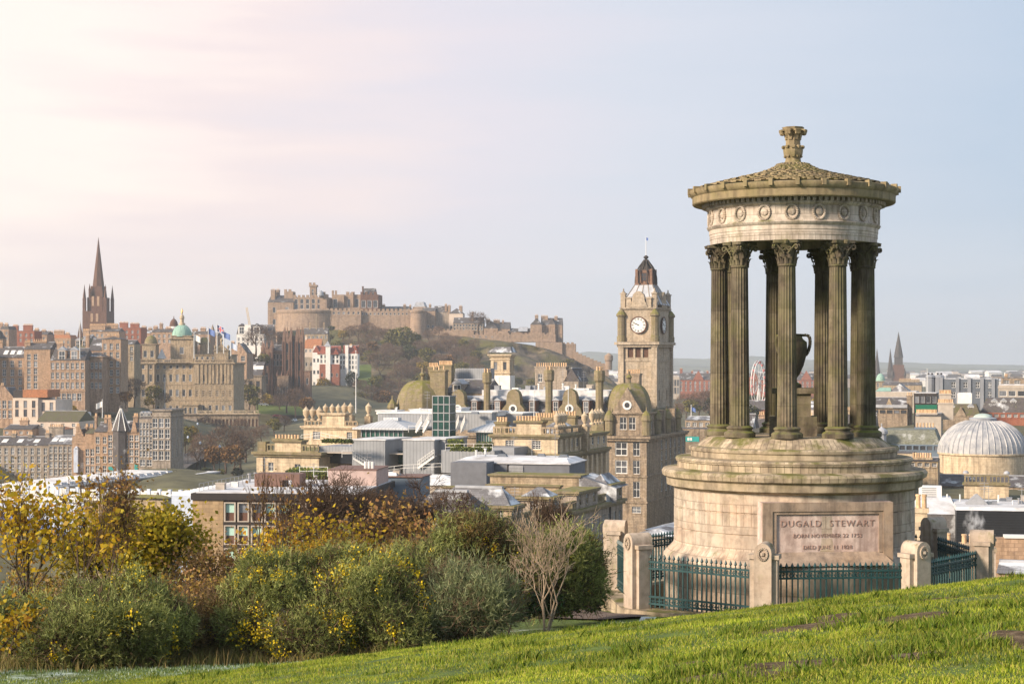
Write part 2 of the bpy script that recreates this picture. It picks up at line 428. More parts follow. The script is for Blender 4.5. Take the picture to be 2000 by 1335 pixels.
# columns
CR = mr_(143); zc0, zc1 = Z(850), Z(479)
cb = MB()
cb.lathe([(.365,0),(.365,.05),(.37,.07),(.365,.11),(.33,.14),(.29,.155),(.285,.185),(.31,.205),(.315,.235),(.275,.26),(.242,.275)], 32)
base_me = cb.mesh('column_base', S_col, 40)
H = zc1 - zc0; hs0, hs1 = .275, H - .60
NFL = 20
def flute(a, z): 
    u = abs(math.sin(a * NFL / 2)); return 1 - .085 * (u ** .7)
cb = MB()
pr = [(.232 - .036*k/8.0 - .0*(k>6), hs0 + (hs1-hs0)*k/8.0) for k in range(9)]
cb.lathe(pr, NFL*6, rf=flute)
cb.lathe([(.188,hs1-.005),(.212,hs1),(.222,hs1+.022),(.212,hs1+.045),(.188,hs1+.05)], 32)
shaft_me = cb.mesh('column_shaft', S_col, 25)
def capital():
    c = MB(); z0 = hs1 + .05; z1 = H - .075
    c.lathe([(.195,z0),(.20,z0+.15),(.212,z0+.28),(.245,z0+.40),(.30,z1)], 28)
    def leaf(a, zb, h, w, r, curl):
        pts = []
        for k in range(6):
            t = k/5.0; rr = r + curl*(t**2.6) + .012; zz = zb + h*(t if t < .9 else .9 - (t-.9)*1.2)
            ww = w*(1 - .25*t) if t < .8 else w*.5
            pts.append((rr, zz, ww))
        for k in range(5):
            (ra, za, wa), (rb, zb_, wb) = pts[k], pts[k+1]
            ca, sa = math.cos(a), math.sin(a)
            q = lambda r_, s_, z_: (r_*ca - s_*sa, r_*sa + s_*ca, z_)
            c.quad(q(ra,-wa,za), q(ra+.02,0,za), q(rb+.02,0,zb_), q(rb,-wb,zb_)); c.quad(q(ra+.02,0,za), q(ra,wa,za), q(rb,wb,zb_), q(rb+.02,0,zb_))
    for k in range(12): leaf(2*math.pi*k/12, z0, .20, .05, .195, .085)
    for k in range(8): leaf(2*math.pi*(k+.5)/8, z0+.12, .20, .055, .205, .06)
    for k in range(4):
        a = math.pi/4 + k*math.pi/2
        for s_ in (-1, 1):
            pts = [];
            for j in range(15):
                t = j/14.0
                if t < .45: u = t/.45; pr_, ps, pz = .21 + .12*u, s_*(.12*(1-u)+.03), z0+.24 + .20*u
                else:
                    u = (t-.45)/.55; an = math.pi/2 - u*1.9*math.pi; q = .065*(1 - .7*u)
                    pr_, ps, pz = .335 + math.cos(an)*q + .02, s_*.03, z0+.40 - .02 + math.sin(an)*q
                ca, sa = math.cos(a), math.sin(a)
                pts.append((pr_*ca - ps*sa, pr_*sa + ps*ca, pz))
            c.path(pts, .021, 5)
        a2 = k*math.pi/2
        for s_ in (-1, 1):
            pts = []
            for j in range(12):
                u = j/11.0; an = math.pi + u*1.8*math.pi; q = .06*(1-.65*u)
                ps, pz = s_*(.075 + math.cos(an)*q), z0+.36 + math.sin(an)*q
                r_ = .245 + .02; ca, sa = math.cos(a2), math.sin(a2)
                pts.append((r_*ca - ps*sa, r_*sa + ps*ca, pz))
            c.path(pts, .016, 5)
        c.tube((.30*math.cos(a2), .30*math.sin(a2), z1+.0), (.32*math.cos(a2), .32*math.sin(a2), z1+.07), .05, .05, 6, cap=True)
    poly = []
    for k in range(4):
        a = math.pi/4 + k*math.pi/2
        for da in (-.07, .07): poly.append((.40*math.cos(a+da), .40*math.sin(a+da)))
        for t in (.25, .5, .75):
            a_ = a + t*math.pi/2; rr = .40 - .115*math.sin(math.pi*t); poly.append((rr*math.cos(a_), rr*math.sin(a_)))
    c.prism(poly, z1, H - .003)
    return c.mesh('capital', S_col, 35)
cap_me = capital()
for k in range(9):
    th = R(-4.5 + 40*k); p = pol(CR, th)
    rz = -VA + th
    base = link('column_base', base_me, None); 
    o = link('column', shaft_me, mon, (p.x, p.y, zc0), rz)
    base.parent = o; c = link('capital', cap_me, o)
# entablature
b = MB()
b.lathe([(mr_(128),zc1),(mr_(161),zc1),(mr_(161),Z(470)),(mr_(162),Z(469)),(mr_(162),Z(460)),(mr_(163),Z(459)),(mr_(163),Z(451)),(mr_(166),Z(449)),(mr_(168),Z(445)),(mr_(164),Z(443)),
         (mr_(163),Z(441)),(mr_(163),Z(414)),(mr_(166),Z(413)),(mr_(170),Z(410)),(mr_(170),Z(407)),(mr_(167),Z(407)),(mr_(167),Z(399.5)),(mr_(175),Z(399))], n)
b.lathe([(mr_(128),zc1),(mr_(128),Z(400)),(.01,Z(398))], 48)
for k in range(96):
    a = 2*math.pi*k/96; ra = Vector((math.cos(a), math.sin(a), 0))
    b.obox(ra*(mr_(172)) + Vector((0,0,(Z(407)+Z(399.3))/2)), ra, Vector((-ra.y, ra.x, 0)), (0,0,1), mr_(5.2), .037, (Z(399.3)-Z(407))/2)
ent = b.build('entablature', S_ent, mon, smooth=40)
wb = MB()
for j in range(22):
    a = 2*math.pi*j/22; rr = .165
    c_ = Vector((rr*.82*math.sin(a), 0, rr*math.cos(a)))
    wb.lathe([(0.001,-.036),(.028,-.02),(.034,0),(.028,.02),(0.001,.036)], 6); i0 = len(wb.v) - 30
    for i in range(i0, len(wb.v)): wb.v[i] = tuple(Vector(wb.v[i]) + c_)
wb.lathe([(0.001,-.085),(.075,-.05),(.095,0),(.07,.06),(.001,.09)], 10); 
for i in range(len(wb.v)-50, len(wb.v)): wb.v[i] = (wb.v[i][0], wb.v[i][1]*.35, wb.v[i][2])
for s_ in (-1,1): wb.path([(0.01*s_,-.01,.165),(.09*s_,-.015,.185),(.14*s_,-.01,.15)], .012, 4)
wr_me = wb.mesh('wreath', S_ent, 50)
for k in range(20):
    th = R(-1 + 18*k); p = pol(mr_(164), th)
    link('wreath', wr_me, ent, (p.x, p.y, Z(427)), -VA + th)
# cornice slab + roof
b = MB()
b.lathe([(mr_(172),Z(400)),(mr_(194),Z(401)),(mr_(196),Z(399)),(mr_(196),Z(386)),(mr_(199),Z(384)),(mr_(203),Z(377)),(mr_(203),Z(374)),(mr_(196),Z(372)),(mr_(180),Z(371))], n)
for k in range(26):
    a = 2*math.pi*k/26; ra = Vector((math.cos(a), math.sin(a), 0))
    b.obox(ra*mr_(200) + Vector((0,0,Z(375))), ra, Vector((-ra.y, ra.x, 0)), (0,0,1), .07, .045, .075)
b.build('roof_cornice', S_roof, mon, smooth=40)
b = MB()
rp = [(188,369),(176,365.5),(155,360),(128,353.5),(100,347),(72,340),(50,333),(36,326),(28,320)]
b.lathe([(mr_(r_), Z(y_)) for r_, y_ in rp] + [(.01, Z(318))], 72)
rng = random.Random(5)
def rprof(t):
    x = t*(len(rp)-1); i = min(int(x), len(rp)-2); f = x - i
    return mr_(rp[i][0]*(1-f) + rp[i+1][0]*f), Z(rp[i][1]*(1-f) + rp[i+1][1]*f)
for ring in range(17):
    t0 = ring/17.0; ra, za = rprof(t0); rb_, zb_ = rprof(min(1, t0 + 1.3/17))
    ro_ = rng.uniform(0, 6.28)
    nn_ = 46 if ring < 8 else 30
    for k in range(nn_):
        a = ro_ + 2*math.pi*(k + rng.uniform(-.12,.12))/nn_; w = math.pi/nn_*.96; j = rng.uniform(0, .018)
        def q(r, da, z): return (r*math.cos(a+da), r*math.sin(a+da), z)
        lift = .02 + j*.9
        v = [q(ra-.0,-w*.55,za+lift), q(ra+.02,0,za+lift-.004), q(ra,w*.55,za+lift), q((ra*.65+rb_*.35),w,(za*.65+zb_*.35)+.012), q(rb_,w*.9,zb_+.008), q(rb_,-w*.9,zb_+.008), q((ra*.65+rb_*.35),-w,(za*.65+zb_*.35)+.012)]
        lo = [(x, y, z-.035) for x, y, z in v[:3]]
        b.add(v + lo, [(0,1,2,3,4,5,6),(0,7,8,1),(1,8,9,2)])
b.build('roof', S_roof, mon)
ZF = lambda y: Z(247 + (y-247)*1.13)
b = MB()
b.lathe([(mr_(30),ZF(320)),(mr_(22),ZF(314)),(mr_(15),ZF(308)),(mr_(14),ZF(303)),(mr_(14.5),ZF(301)),(mr_(17.5),ZF(296)),(mr_(18.5),ZF(289)),(mr_(18),ZF(284)),(mr_(14),ZF(283)),(mr_(13.5),ZF(274)),(mr_(14.5),ZF(264)),(mr_(18),ZF(254)),(mr_(21),ZF(249)),(.01,ZF(249))], 24,
        rf=lambda a, z: 1 + .05*math.cos(a*8))
def curlleaf(zb, h, r, out, m, w, rr=.018):
    for k in range(m):
        a = 2*math.pi*(k+.5)/m - VA; pts = []
        for j in range(8):
            t = j/7.0
            if t < .6: r_, z_ = r + out*.5*(t/.6)**2, zb + h*(t/.6)
            else:
                an = math.pi/2 - (t-.6)/.4*1.3*math.pi; r_, z_ = r + out*.5 + math.cos(an)*out*.45 + out*.1, zb + h - out*.35 + math.sin(an)*out*.4
            pts.append(Vector((r_*math.cos(a), r_*math.sin(a), z_)))
        tang = Vector((-math.sin(a), math.cos(a), 0))
        for j in range(7): b.obox((pts[j]+pts[j+1])/2, (pts[j+1]-pts[j]).normalized(), tang, (pts[j+1]-pts[j]).normalized().cross(tang), (pts[j+1]-pts[j]).length*.6, w*(.6+.4*math.sin(math.pi*j/6)), rr)
curlleaf(ZF(270), .235, mr_(14), .15, 8, .075, .02)
curlleaf(ZF(286), .06, mr_(16.5), .06, 10, .045)
curlleaf(ZF(301), .04, mr_(14), .04, 10, .04)
b.build('finial', S_roof, mon, smooth=40)
# urn on pedestal inside the ring of columns
urn = thing('stone_urn', 'big two handled stone urn on pedestal standing between the memorial columns', 'urn', (mx, my, mz(849.5)), -VA)
u0 = mz(849.5); ZU = lambda y: mz(y) - u0
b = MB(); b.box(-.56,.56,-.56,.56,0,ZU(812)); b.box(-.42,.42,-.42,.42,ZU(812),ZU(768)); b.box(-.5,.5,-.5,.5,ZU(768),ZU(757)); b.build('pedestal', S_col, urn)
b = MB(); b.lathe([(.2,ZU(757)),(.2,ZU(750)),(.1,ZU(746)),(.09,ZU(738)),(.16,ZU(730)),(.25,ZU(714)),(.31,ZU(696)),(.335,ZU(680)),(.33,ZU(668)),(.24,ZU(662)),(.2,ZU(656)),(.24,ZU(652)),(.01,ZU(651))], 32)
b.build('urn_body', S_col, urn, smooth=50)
for s_ in (-1,1):
    b = MB(); b.path([Vector((s_*x, 0, ZU(y))) for x, y in ((.2,655),(.32,654),(.385,657),(.405,664),(.40,674),(.36,686),(.30,694))], [.03,.035,.04,.04,.04,.04,.035], 8); b.build('handle', S_col, urn, smooth=60)

# ================================================================ railing enclosure
FRR = 4.4; post_z = -5.56
posts = []
for k in range(8):
    th = R(-8 + 45*k); p = pol(FRR, th); posts.append((p.x + mx, p.y + my, th))
pm = MB(); ph = 1.72
pm.box(-.19,.19,-.27,.27,0,ph-.22)
i0 = len(pm.v); pr_ = [(math.cos(a)*.19, math.sin(a)*.21) for a in [math.pi*i/10 for i in range(11)]]
vs = [(x, -.27, ph-.22+z) for x, z in pr_] + [(x, .27, ph-.22+z) for x, z in pr_]
pm.add(vs, [(i, i+1, 12+i, 11+i) for i in range(10)] + [tuple(range(11)), tuple(range(21,10,-1))])
for s_ in (-1,1):
    pm.box(min(s_*.19,s_*.30),max(s_*.19,s_*.30),-.16,.16,0,ph-.36); pm.box(min(s_*.187,s_*.34),max(s_*.187,s_*.34),-.2,.2,ph-.36,ph-.27)
post_me = pm.mesh('post_body', S_post, 40)
wm = MB()
for j in range(18):
    a = 2*math.pi*j/18; c_ = Vector((.095*math.cos(a), 0, .12*math.sin(a)))
    wm.obox(c_, (1,0,0), (0,1,0), (0,0,1), .022, .025, .022)
wm.lathe([(.05,-.03),(.05,.03)], 8); 
postwr = wm.mesh('wreath', S_post)
PL = ['round topped stone gate post in front of the drum beside the inscription','round topped stone post at right front where railing meets the grass','round topped stone post at far right against dark wall',
      'brownish stone post behind the right front post','stone post hidden behind memorial at rear right','stone post hidden behind memorial at rear left','stone post at far left nearest the dark railings','stone gate post second from left above the white notice']
for k, (x, y, th) in enumerate(posts):
    o = thing('gate_post', PL[k], 'post', (x, y, post_z), -VA + th, 'stone posts of the railing')
    link('post_body', post_me, o); link('wreath', postwr, o, (0, -.28, ph-.24))
# low plinth kerb
kb = MB()
for k in range(8):
    a0, a1 = R(-8+45*k), R(-8+45*(k+1))
    ro, ri = FRR+.42, FRR-.35
    q = [pol(ro,a0), pol(ro,a1), pol(ri,a1), pol(ri,a0)]
    kb.add([(*p, -.55) for p in q] + [(*p, .0) for p in q], [(0,3,2,1),(4,5,6,7),(0,1,5,4),(2,3,7,6)])
tag(kb.build('railing_plinth', S_led, None, (mx, my, post_z)), 'low mossy stone plinth running under the railings and posts', 'plinth')
# iron panels
L0 = 2*FRR*math.sin(R(22.5)) - .60
NB = 22
bar_m = MB(); bar_m.box(-.015,.015,-.015,.015,.04,1.10)
bar_m.lathe([(.011,1.10),(.022,1.115),(.012,1.13),(.018,1.15),(.04,1.17),(.03,1.20),(.002,1.265)], 6)
bar_me = bar_m.mesh('picket', M_teal)
rm = MB(); rm.box(-L0/2, L0/2, -.025, .025, 0, .042); rail_me = rm.mesh('rail', M_teal)
def band(h):
    m_ = MB(); k = int(L0/.075)
    for i in range(k):
        x = -L0/2 + (i+.5)*L0/k
        for s_ in (-1,1):
            pts = [(x + .03*math.sin(t*5.2)*(1-.5*t), 0, h/2 + s_*h*.46*(1-t)) for t in (0,.2,.4,.6,.8,1)]
            m_.path(pts, .011, 4)
        m_.bar((x-.03,0,h*.5),(x+.03,0,h*.5),.02)
    return m_.mesh('scroll_band', M_teal)
band_me = band(.12)
RL = ['teal iron railing of arrow tipped bars left of the inscription','iron railing directly below the inscription panel','dark iron railing between right front post and far right post','dark iron railing slanting behind the right posts',
      'dark iron railing behind the memorial drum','dark iron railing rising left behind the drum','dark iron railing at rear left behind gate post','blue green railing seen edge on between left posts']
for k in range(8):
    j = (k + 1) % 8
    xa, ya, _ = posts[k]; xb, yb, _ = posts[j]
    th = R(-8 + 45*k + 22.5); lab = RL[(k + 1) % 8]
    o = thing('iron_railing', lab, 'railing', ((xa+xb)/2, (ya+yb)/2, post_z), -VA + th, 'iron railings round the memorial')
    for z in (.10,.26,.90,1.05): link('rail', rail_me, o, (0,0,z))
    link('scroll_band', band_me, o, (0,0,.13)); link('scroll_band', band_me, o, (0,0,.92))
    for i in range(NB): link('picket', bar_me, o, (-L0/2 + (i+.5)*L0/NB, 0, 0))
# ================================================================ lawn and path
def lawn_material():
    t = NT('lawn_soil'); ob = t.coords('Object', rnd=False)
    n = t.noise(ob, 3.0, 6, .65); n2 = t.noise(ob, .6, 4, .6)
    col = t.mix(t.step(n, .35, .7), (.045,.075,.012), (.12,.17,.025))
    col = t.mix(t.step(n2, .55, .72, 0, .6), col, (.10,.07,.04))
    y = t.node('ShaderNodeSeparateXYZ', {0: ob}).outputs['Y']
    xx = t.node('ShaderNodeSeparateXYZ', {0: ob}).outputs['X']
    lim = t.step(xx, -1.2, 0, 26.2, 35)
    fr = t.math('MULTIPLY', t.step(y, 23.2, 24.5), t.step(t.noise(ob, 1.1, 6, .7), .52, .68, 0, .8))
    fr = t.math('MULTIPLY', fr, t.step(t.math('SUBTRACT', y, lim), 0, 1, 1, 0))
    col = t.mix(fr, col, (.60,.70,.66))
    far = t.step(y, 44, 52)
    col = t.mix(far, col, (.05,.045,.02))
    return t.out(col, .95, n, .5, .05)
M_lawn = lawn_material()
def sheet(name, xs_of_y, ys, nx, zf, mat, kind='structure', smooth=True):
    vs, fs = [], []
    for y in ys:
        a, b_ = xs_of_y(y)
        for i in range(nx + 1):
            x = a + (b_ - a)*i/nx; vs.append((x, y, zf(x, y)))
    for j in range(len(ys) - 1):
        for i in range(nx): fs.append((j*(nx+1)+i, j*(nx+1)+i+1, (j+1)*(nx+1)+i+1, (j+1)*(nx+1)+i))
    m = MB(); m.add(vs, fs); o = m.build(name, mat, smooth=180); 
    return tag(o, kind=kind)
ys = [-12 + .5*i for i in range(int(64/.5)+1)]
sheet('lawn', lambda y: (-16 - max(0, y)*.25, 16 + max(0, y)*.25), ys, 110, near_z, M_lawn)
t = NT('path_gravel'); ob = t.coords('Object', rnd=False); n = t.noise(ob, 14, 6, .7)
M_path = t.out(t.mix(t.step(n, .35, .7), (.085,.062,.05), (.20,.15,.125)), .95, n, .6, .03)
t = NT('bare_soil'); ob = t.coords('Object', rnd=False); n = t.noise(ob, 9, 6, .7)
M_soil = t.out(t.mix(t.step(n, .35, .7), (.07,.05,.034), (.21,.16,.11)), 1.0, n, .8, .05, 0.0)
def at_near(px, py):
    """where the view ray through a photo pixel meets the lawn"""
    d = Vector(((px-1000)/F, 1, (HY-py)/F)); y = 6.0
    while y < 60 and d.z*y > near_z(d.x*y, y): y += .05
    return Vector((d.x*y, y, near_z(d.x*y, y)))
def strip(name, cl, half, mat, lift=.03):
    vs, fs = [], []
    for i, (x, y) in enumerate(cl):
        x1, y1 = cl[min(i+1, len(cl)-1)]; x0, y0 = cl[max(i-1, 0)]
        t_ = Vector((x1-x0, y1-y0)).normalized(); nrm = Vector((t_.y, -t_.x))
        for k in range(5):
            q = Vector((x, y)) + nrm*half*(k-2)/2; vs.append((q.x, q.y, near_z(q.x, q.y) + lift))
    for i in range(len(cl)-1):
        for k in range(4): fs.append((i*5+k, i*5+k+1, (i+1)*5+k+1, (i+1)*5+k))
    m = MB(); m.add(vs, fs); return tag(m.build(name, mat, smooth=180), kind='structure')
ring = []
for k in range(15):
    p = pol(FRR + 1.15, R(-40 - 9*k)); ring.append((p.x + mx, p.y + my))
strip('gravel_path', ring, .72, M_path, .05)

# bare earth patches in the lawn (photo pixel, half width, half depth in metres)
patches = []
for px, py, w, d in ((1560,1300,.50,.16),(1480,1318,.36,.2),(1770,1282,.28,.12),(1700,1287,.22,.08),(1800,1205,.42,.3),(1850,1170,.36,.25),(1590,1225,.5,.22),(1370,1325,.2,.12),(1900,1255,.2,.1),(1640,1203,.3,.2),(1830,1225,.2,.1),(1965,1240,.15,.25),(1998,1255,.14,1.0),(640,1278,.5,.2),(1330,1300,.3,.1)):
    q = at_near(px, py); patches.append((q.x, q.y, w*1.0, d*1.6 if d < .5 else d))
soil = MB(); rng = random.Random(3)
for x, y, w, d in patches:
    vs = [(x, y, near_z(x, y)+.012)]; N = 14
    for rr in (.5, 1.0):
        for i in range(N):
            a = 2*math.pi*i/N; q = rr*rng.uniform(.75, 1.2); xx, yy = x + w*q*math.cos(a), y + d*q*math.sin(a)
            vs.append((xx, yy, near_z(xx, yy) + (.012 if rr < 1 else -.004)))
    fs = [(0, 1+i, 1+(i+1) % N) for i in range(N)] + [(1+i, 1+N+i, 1+N+(i+1) % N, 1+(i+1) % N) for i in range(N)]
    soil.add(vs, fs)
tag(soil.build('bare_soil', M_soil), 'worn patches of bare brown earth showing through the lawn', 'soil', kind='stuff')

def grass_mesh(name, N, seed, region, zf, hmin, hmax, w, mat, accept=None, lean=.8):
    rg = np.random.default_rng(seed)
    X, Y = region(rg, N)
    keep = np.ones(len(X), bool)
    for (x, y, a, d) in patches:
        rr = ((X-x)/a)**2 + ((Y-y)/d)**2
        keep &= (rr > rg.uniform(.12, 1.15, len(X)))
    if accept is not None: keep &= accept(X, Y, rg)
    X, Y = X[keep], Y[keep]; n_ = len(X)
    Zv = np.array([zf(x, y) for x, y in zip(X, Y)])
    cl = np.sin(X*2.3+np.sin(Y*1.7)*1.3)*np.sin(Y*2.1+np.sin(X*3.1))*.5+.5
    cl2 = np.sin(X*7.3+np.sin(Y*5.7)*1.3)*np.sin(Y*6.1+np.sin(X*8.1))*.5+.5
    h = (hmin + (hmax-hmin)*rg.random(n_))*(.5 + .45*cl + .6*cl2**2)
    az = rg.random(n_)*2*np.pi; ln = rg.random(n_)*lean*h
    wd = w*(.6+.8*rg.random(n_)); fa = rg.random(n_)*np.pi
    base = np.stack([X, Y, Zv-.005], 1)
    dx = np.stack([np.cos(fa)*wd/2, np.sin(fa)*wd/2, 0*wd], 1)
    mid = base + np.stack([np.cos(az)*ln*.35, np.sin(az)*ln*.35, h*.6], 1)
    tip = base + np.stack([np.cos(az)*ln, np.sin(az)*ln, h], 1)
    V = np.stack([base-dx, base+dx, mid+dx*.7, tip, mid-dx*.7], 1).reshape(-1,3)
    me = bpy.data.meshes.new(name); me.vertices.add(len(V)); me.vertices.foreach_set('co', V.astype(np.float32).ravel())
    me.loops.add(n_*5); me.loops.foreach_set('vertex_index', np.arange(n_*5, dtype=np.int32))
    me.polygons.add(n_); me.polygons.foreach_set('loop_start', np.arange(0, n_*5, 5, dtype=np.int32))
    me.update(calc_edges=True); me.materials.append(mat)
    return link(name, me)
M_grass = leafmat('grass_blade', [(.11,.165,.012),(.20,.27,.02),(.30,.355,.028),(.37,.385,.045),(.44,.38,.11)], .6, .35, .42)
M_frost = leafmat('frosted_blade', [(.09,.15,.02),(.14,.21,.03),(.26,.34,.20),(.50,.58,.50)], .6, .25, .3)
M_dry = leafmat('dry_grass_blade', [(.10,.12,.02),(.22,.17,.06),(.34,.25,.11),(.14,.16,.03)], .6, .25, .3)
M_tuft = leafmat('coarse_grass_blade', [(.08,.14,.012),(.13,.20,.018),(.20,.26,.025),(.30,.28,.07)], .6, .3, .35)
def wedge(y0, y1, k=1.0, x0=-1e9, x1=1e9):
    def f(rg, N):
        u = rg.random(N); Y = y0*(y1/y0)**u        # denser near the camera
        X = (rg.random(N)*2-1)*(.335*Y + .8); q = (X > x0) & (X < x1)
        return X[q], Y[q]
    return f
def vis(X, Y, rg): return (X > -.30*Y - 1)
tag(grass_mesh('grass', 420000, 1, wedge(7.5, 24.5), near_z, .012, .036, .006, M_grass, vis), 'short bright green and yellowish grass covering the slope in front', 'grass', kind='stuff')
tag(grass_mesh('frosted_grass', 70000, 2, wedge(22.5, 35, x1=4.5), near_z, .02, .055, .012, M_frost, lambda X, Y, rg: (Y < 27) | (X > -1)), 'frosty paler grass on the flat lawn beyond the slope', 'grass', kind='stuff')

def tufts(rg, N):
    cx, cy = [], []
    for x, y, w, d in patches:
        for k in range(9):
            a = rg.uniform(0, 6.28); q = rg.uniform(.8, 1.7); cx.append(x + w*q*math.cos(a)); cy.append(y + d*q*math.sin(a))
    for k in range(230):
        y = rg.uniform(8.5, 23); cx.append(rg.uniform(-.29, .33)*y); cy.append(y)
    i = rg.integers(0, len(cx), N); s = .03 + .07*((i*37) % 11)/11
    return np.array(cx)[i] + rg.normal(size=N)*s*1.5, np.array(cy)[i] + rg.normal(size=N)*s
tag(grass_mesh('coarse_grass', 26000, 5, tufts, near_z, .03, .085, .008, M_tuft, lean=.8), 'darker coarse grass tufts scattered around the worn patches', 'grass', kind='stuff')
# ================================================================ plants on the hill
def tri_mesh(name, V, mats, midx=None, k=3):
    n_ = len(V)//k
    me = bpy.data.meshes.new(name); me.vertices.add(len(V)); me.vertices.foreach_set('co', np.asarray(V, np.float32).ravel())
    me.loops.add(n_*k); me.loops.foreach_set('vertex_index', np.arange(n_*k, dtype=np.int32))
    me.polygons.add(n_); me.polygons.foreach_set('loop_start', np.arange(0, n_*k, k, dtype=np.int32))
    for m in mats: me.materials.append(m)
    if midx is not None: me.polygons.foreach_set('material_index', np.asarray(midx, np.int32))
    me.update(calc_edges=True); return me
def unit(a): return a/np.maximum(1e-9, np.linalg.norm(a, axis=-1, keepdims=True))
def shell_points(rg, lumps, N, lo=.82, hi=1.08, up=.25):
    L = np.array(lumps, float); ar = (L[:,3]*L[:,4] + L[:,3]*L[:,5] + L[:,4]*L[:,5]); idx = rg.choice(len(L), N, p=ar/ar.sum())
    d = rg.normal(size=(N,3)); d[:,2] += up; d = unit(d)
    rr = rg.uniform(lo, hi, (N,1))
    p = L[idx,:3] + d*L[idx,3:6]*rr
    inside = np.zeros(N, bool)
    for k in range(len(L)):
        q = (((p - L[k,:3])/L[k,3:6])**2).sum(1); inside |= (q < .6) & (idx != k)
    nrm = unit(d/L[idx,3:6])
    return p[~inside], nrm[~inside]
def sprigs(rg, p, nrm, L, K, sl, sw, upb=.6, rnd=.4):
    n_ = len(p); a = unit(nrm*.8 + np.array([0,0,upb]) + rg.normal(size=(n_,3))*rnd)
    Ls = L*rg.uniform(.6, 1.3, (n_,1,1)); t = rg.uniform(0, 1, (n_,K,1))
    b0 = p[:,None] + a[:,None]*t*Ls
    d = unit(a[:,None]*.8 + rg.normal(size=(n_,K,3))*.55)
    s = unit(np.cross(d, rg.normal(size=(n_,K,3))))
    l = sl*rg.uniform(.6, 1.4, (n_,K,1)); w = sw*rg.uniform(.7, 1.3, (n_,K,1))
    V = np.stack([b0 - s*w, b0 + s*w, b0 + d*l], 2)
    return V.reshape(-1,3), a
M_gorse = leafmat('gorse_spine', [(.10,.11,.032),(.19,.215,.058),(.28,.31,.09),(.38,.38,.14)], .6, .2, .4)
M_gorse2 = leafmat('gorse_old_growth', [(.08,.06,.022),(.19,.13,.045),(.27,.17,.07),(.14,.135,.04)], .65, .15, .3)
M_broom = leafmat('broom_twig', [(.10,.125,.05),(.18,.21,.095),(.25,.28,.14),(.30,.31,.17)], .6, .15, .3)
M_twig = leafmat('brown_twig', [(.055,.032,.02),(.12,.075,.045),(.17,.115,.07)], .8, 0, .25)
M_flower = leafmat('gorse_flower', [(.62,.42,.01),(.75,.55,.02),(.62,.48,.03)], .5, .2, .1)
M_ivy = leafmat('ivy_leaf', [(.012,.03,.008),(.03,.06,.012),(.06,.10,.02)], .35, .1, .3)
M_bark = plain('dark_bark', (.10,.065,.045), .9, .5, .3)
M_pale = plain('pale_bark', (.36,.27,.19), .85, .35, .2)
M_yel = leafmat('yellow_leaf', [(.36,.21,.015),(.55,.36,.015),(.50,.40,.03),(.40,.17,.02)], .55, .4, .25)
M_yg = leafmat('yellow_green_leaf', [(.19,.17,.015),(.30,.25,.018),(.42,.33,.02),(.50,.34,.035)], .55, .4, .3)
M_rust = leafmat('rust_leaf', [(.30,.15,.055),(.42,.24,.10),(.40,.27,.05),(.24,.11,.05)], .6, .35, .25)

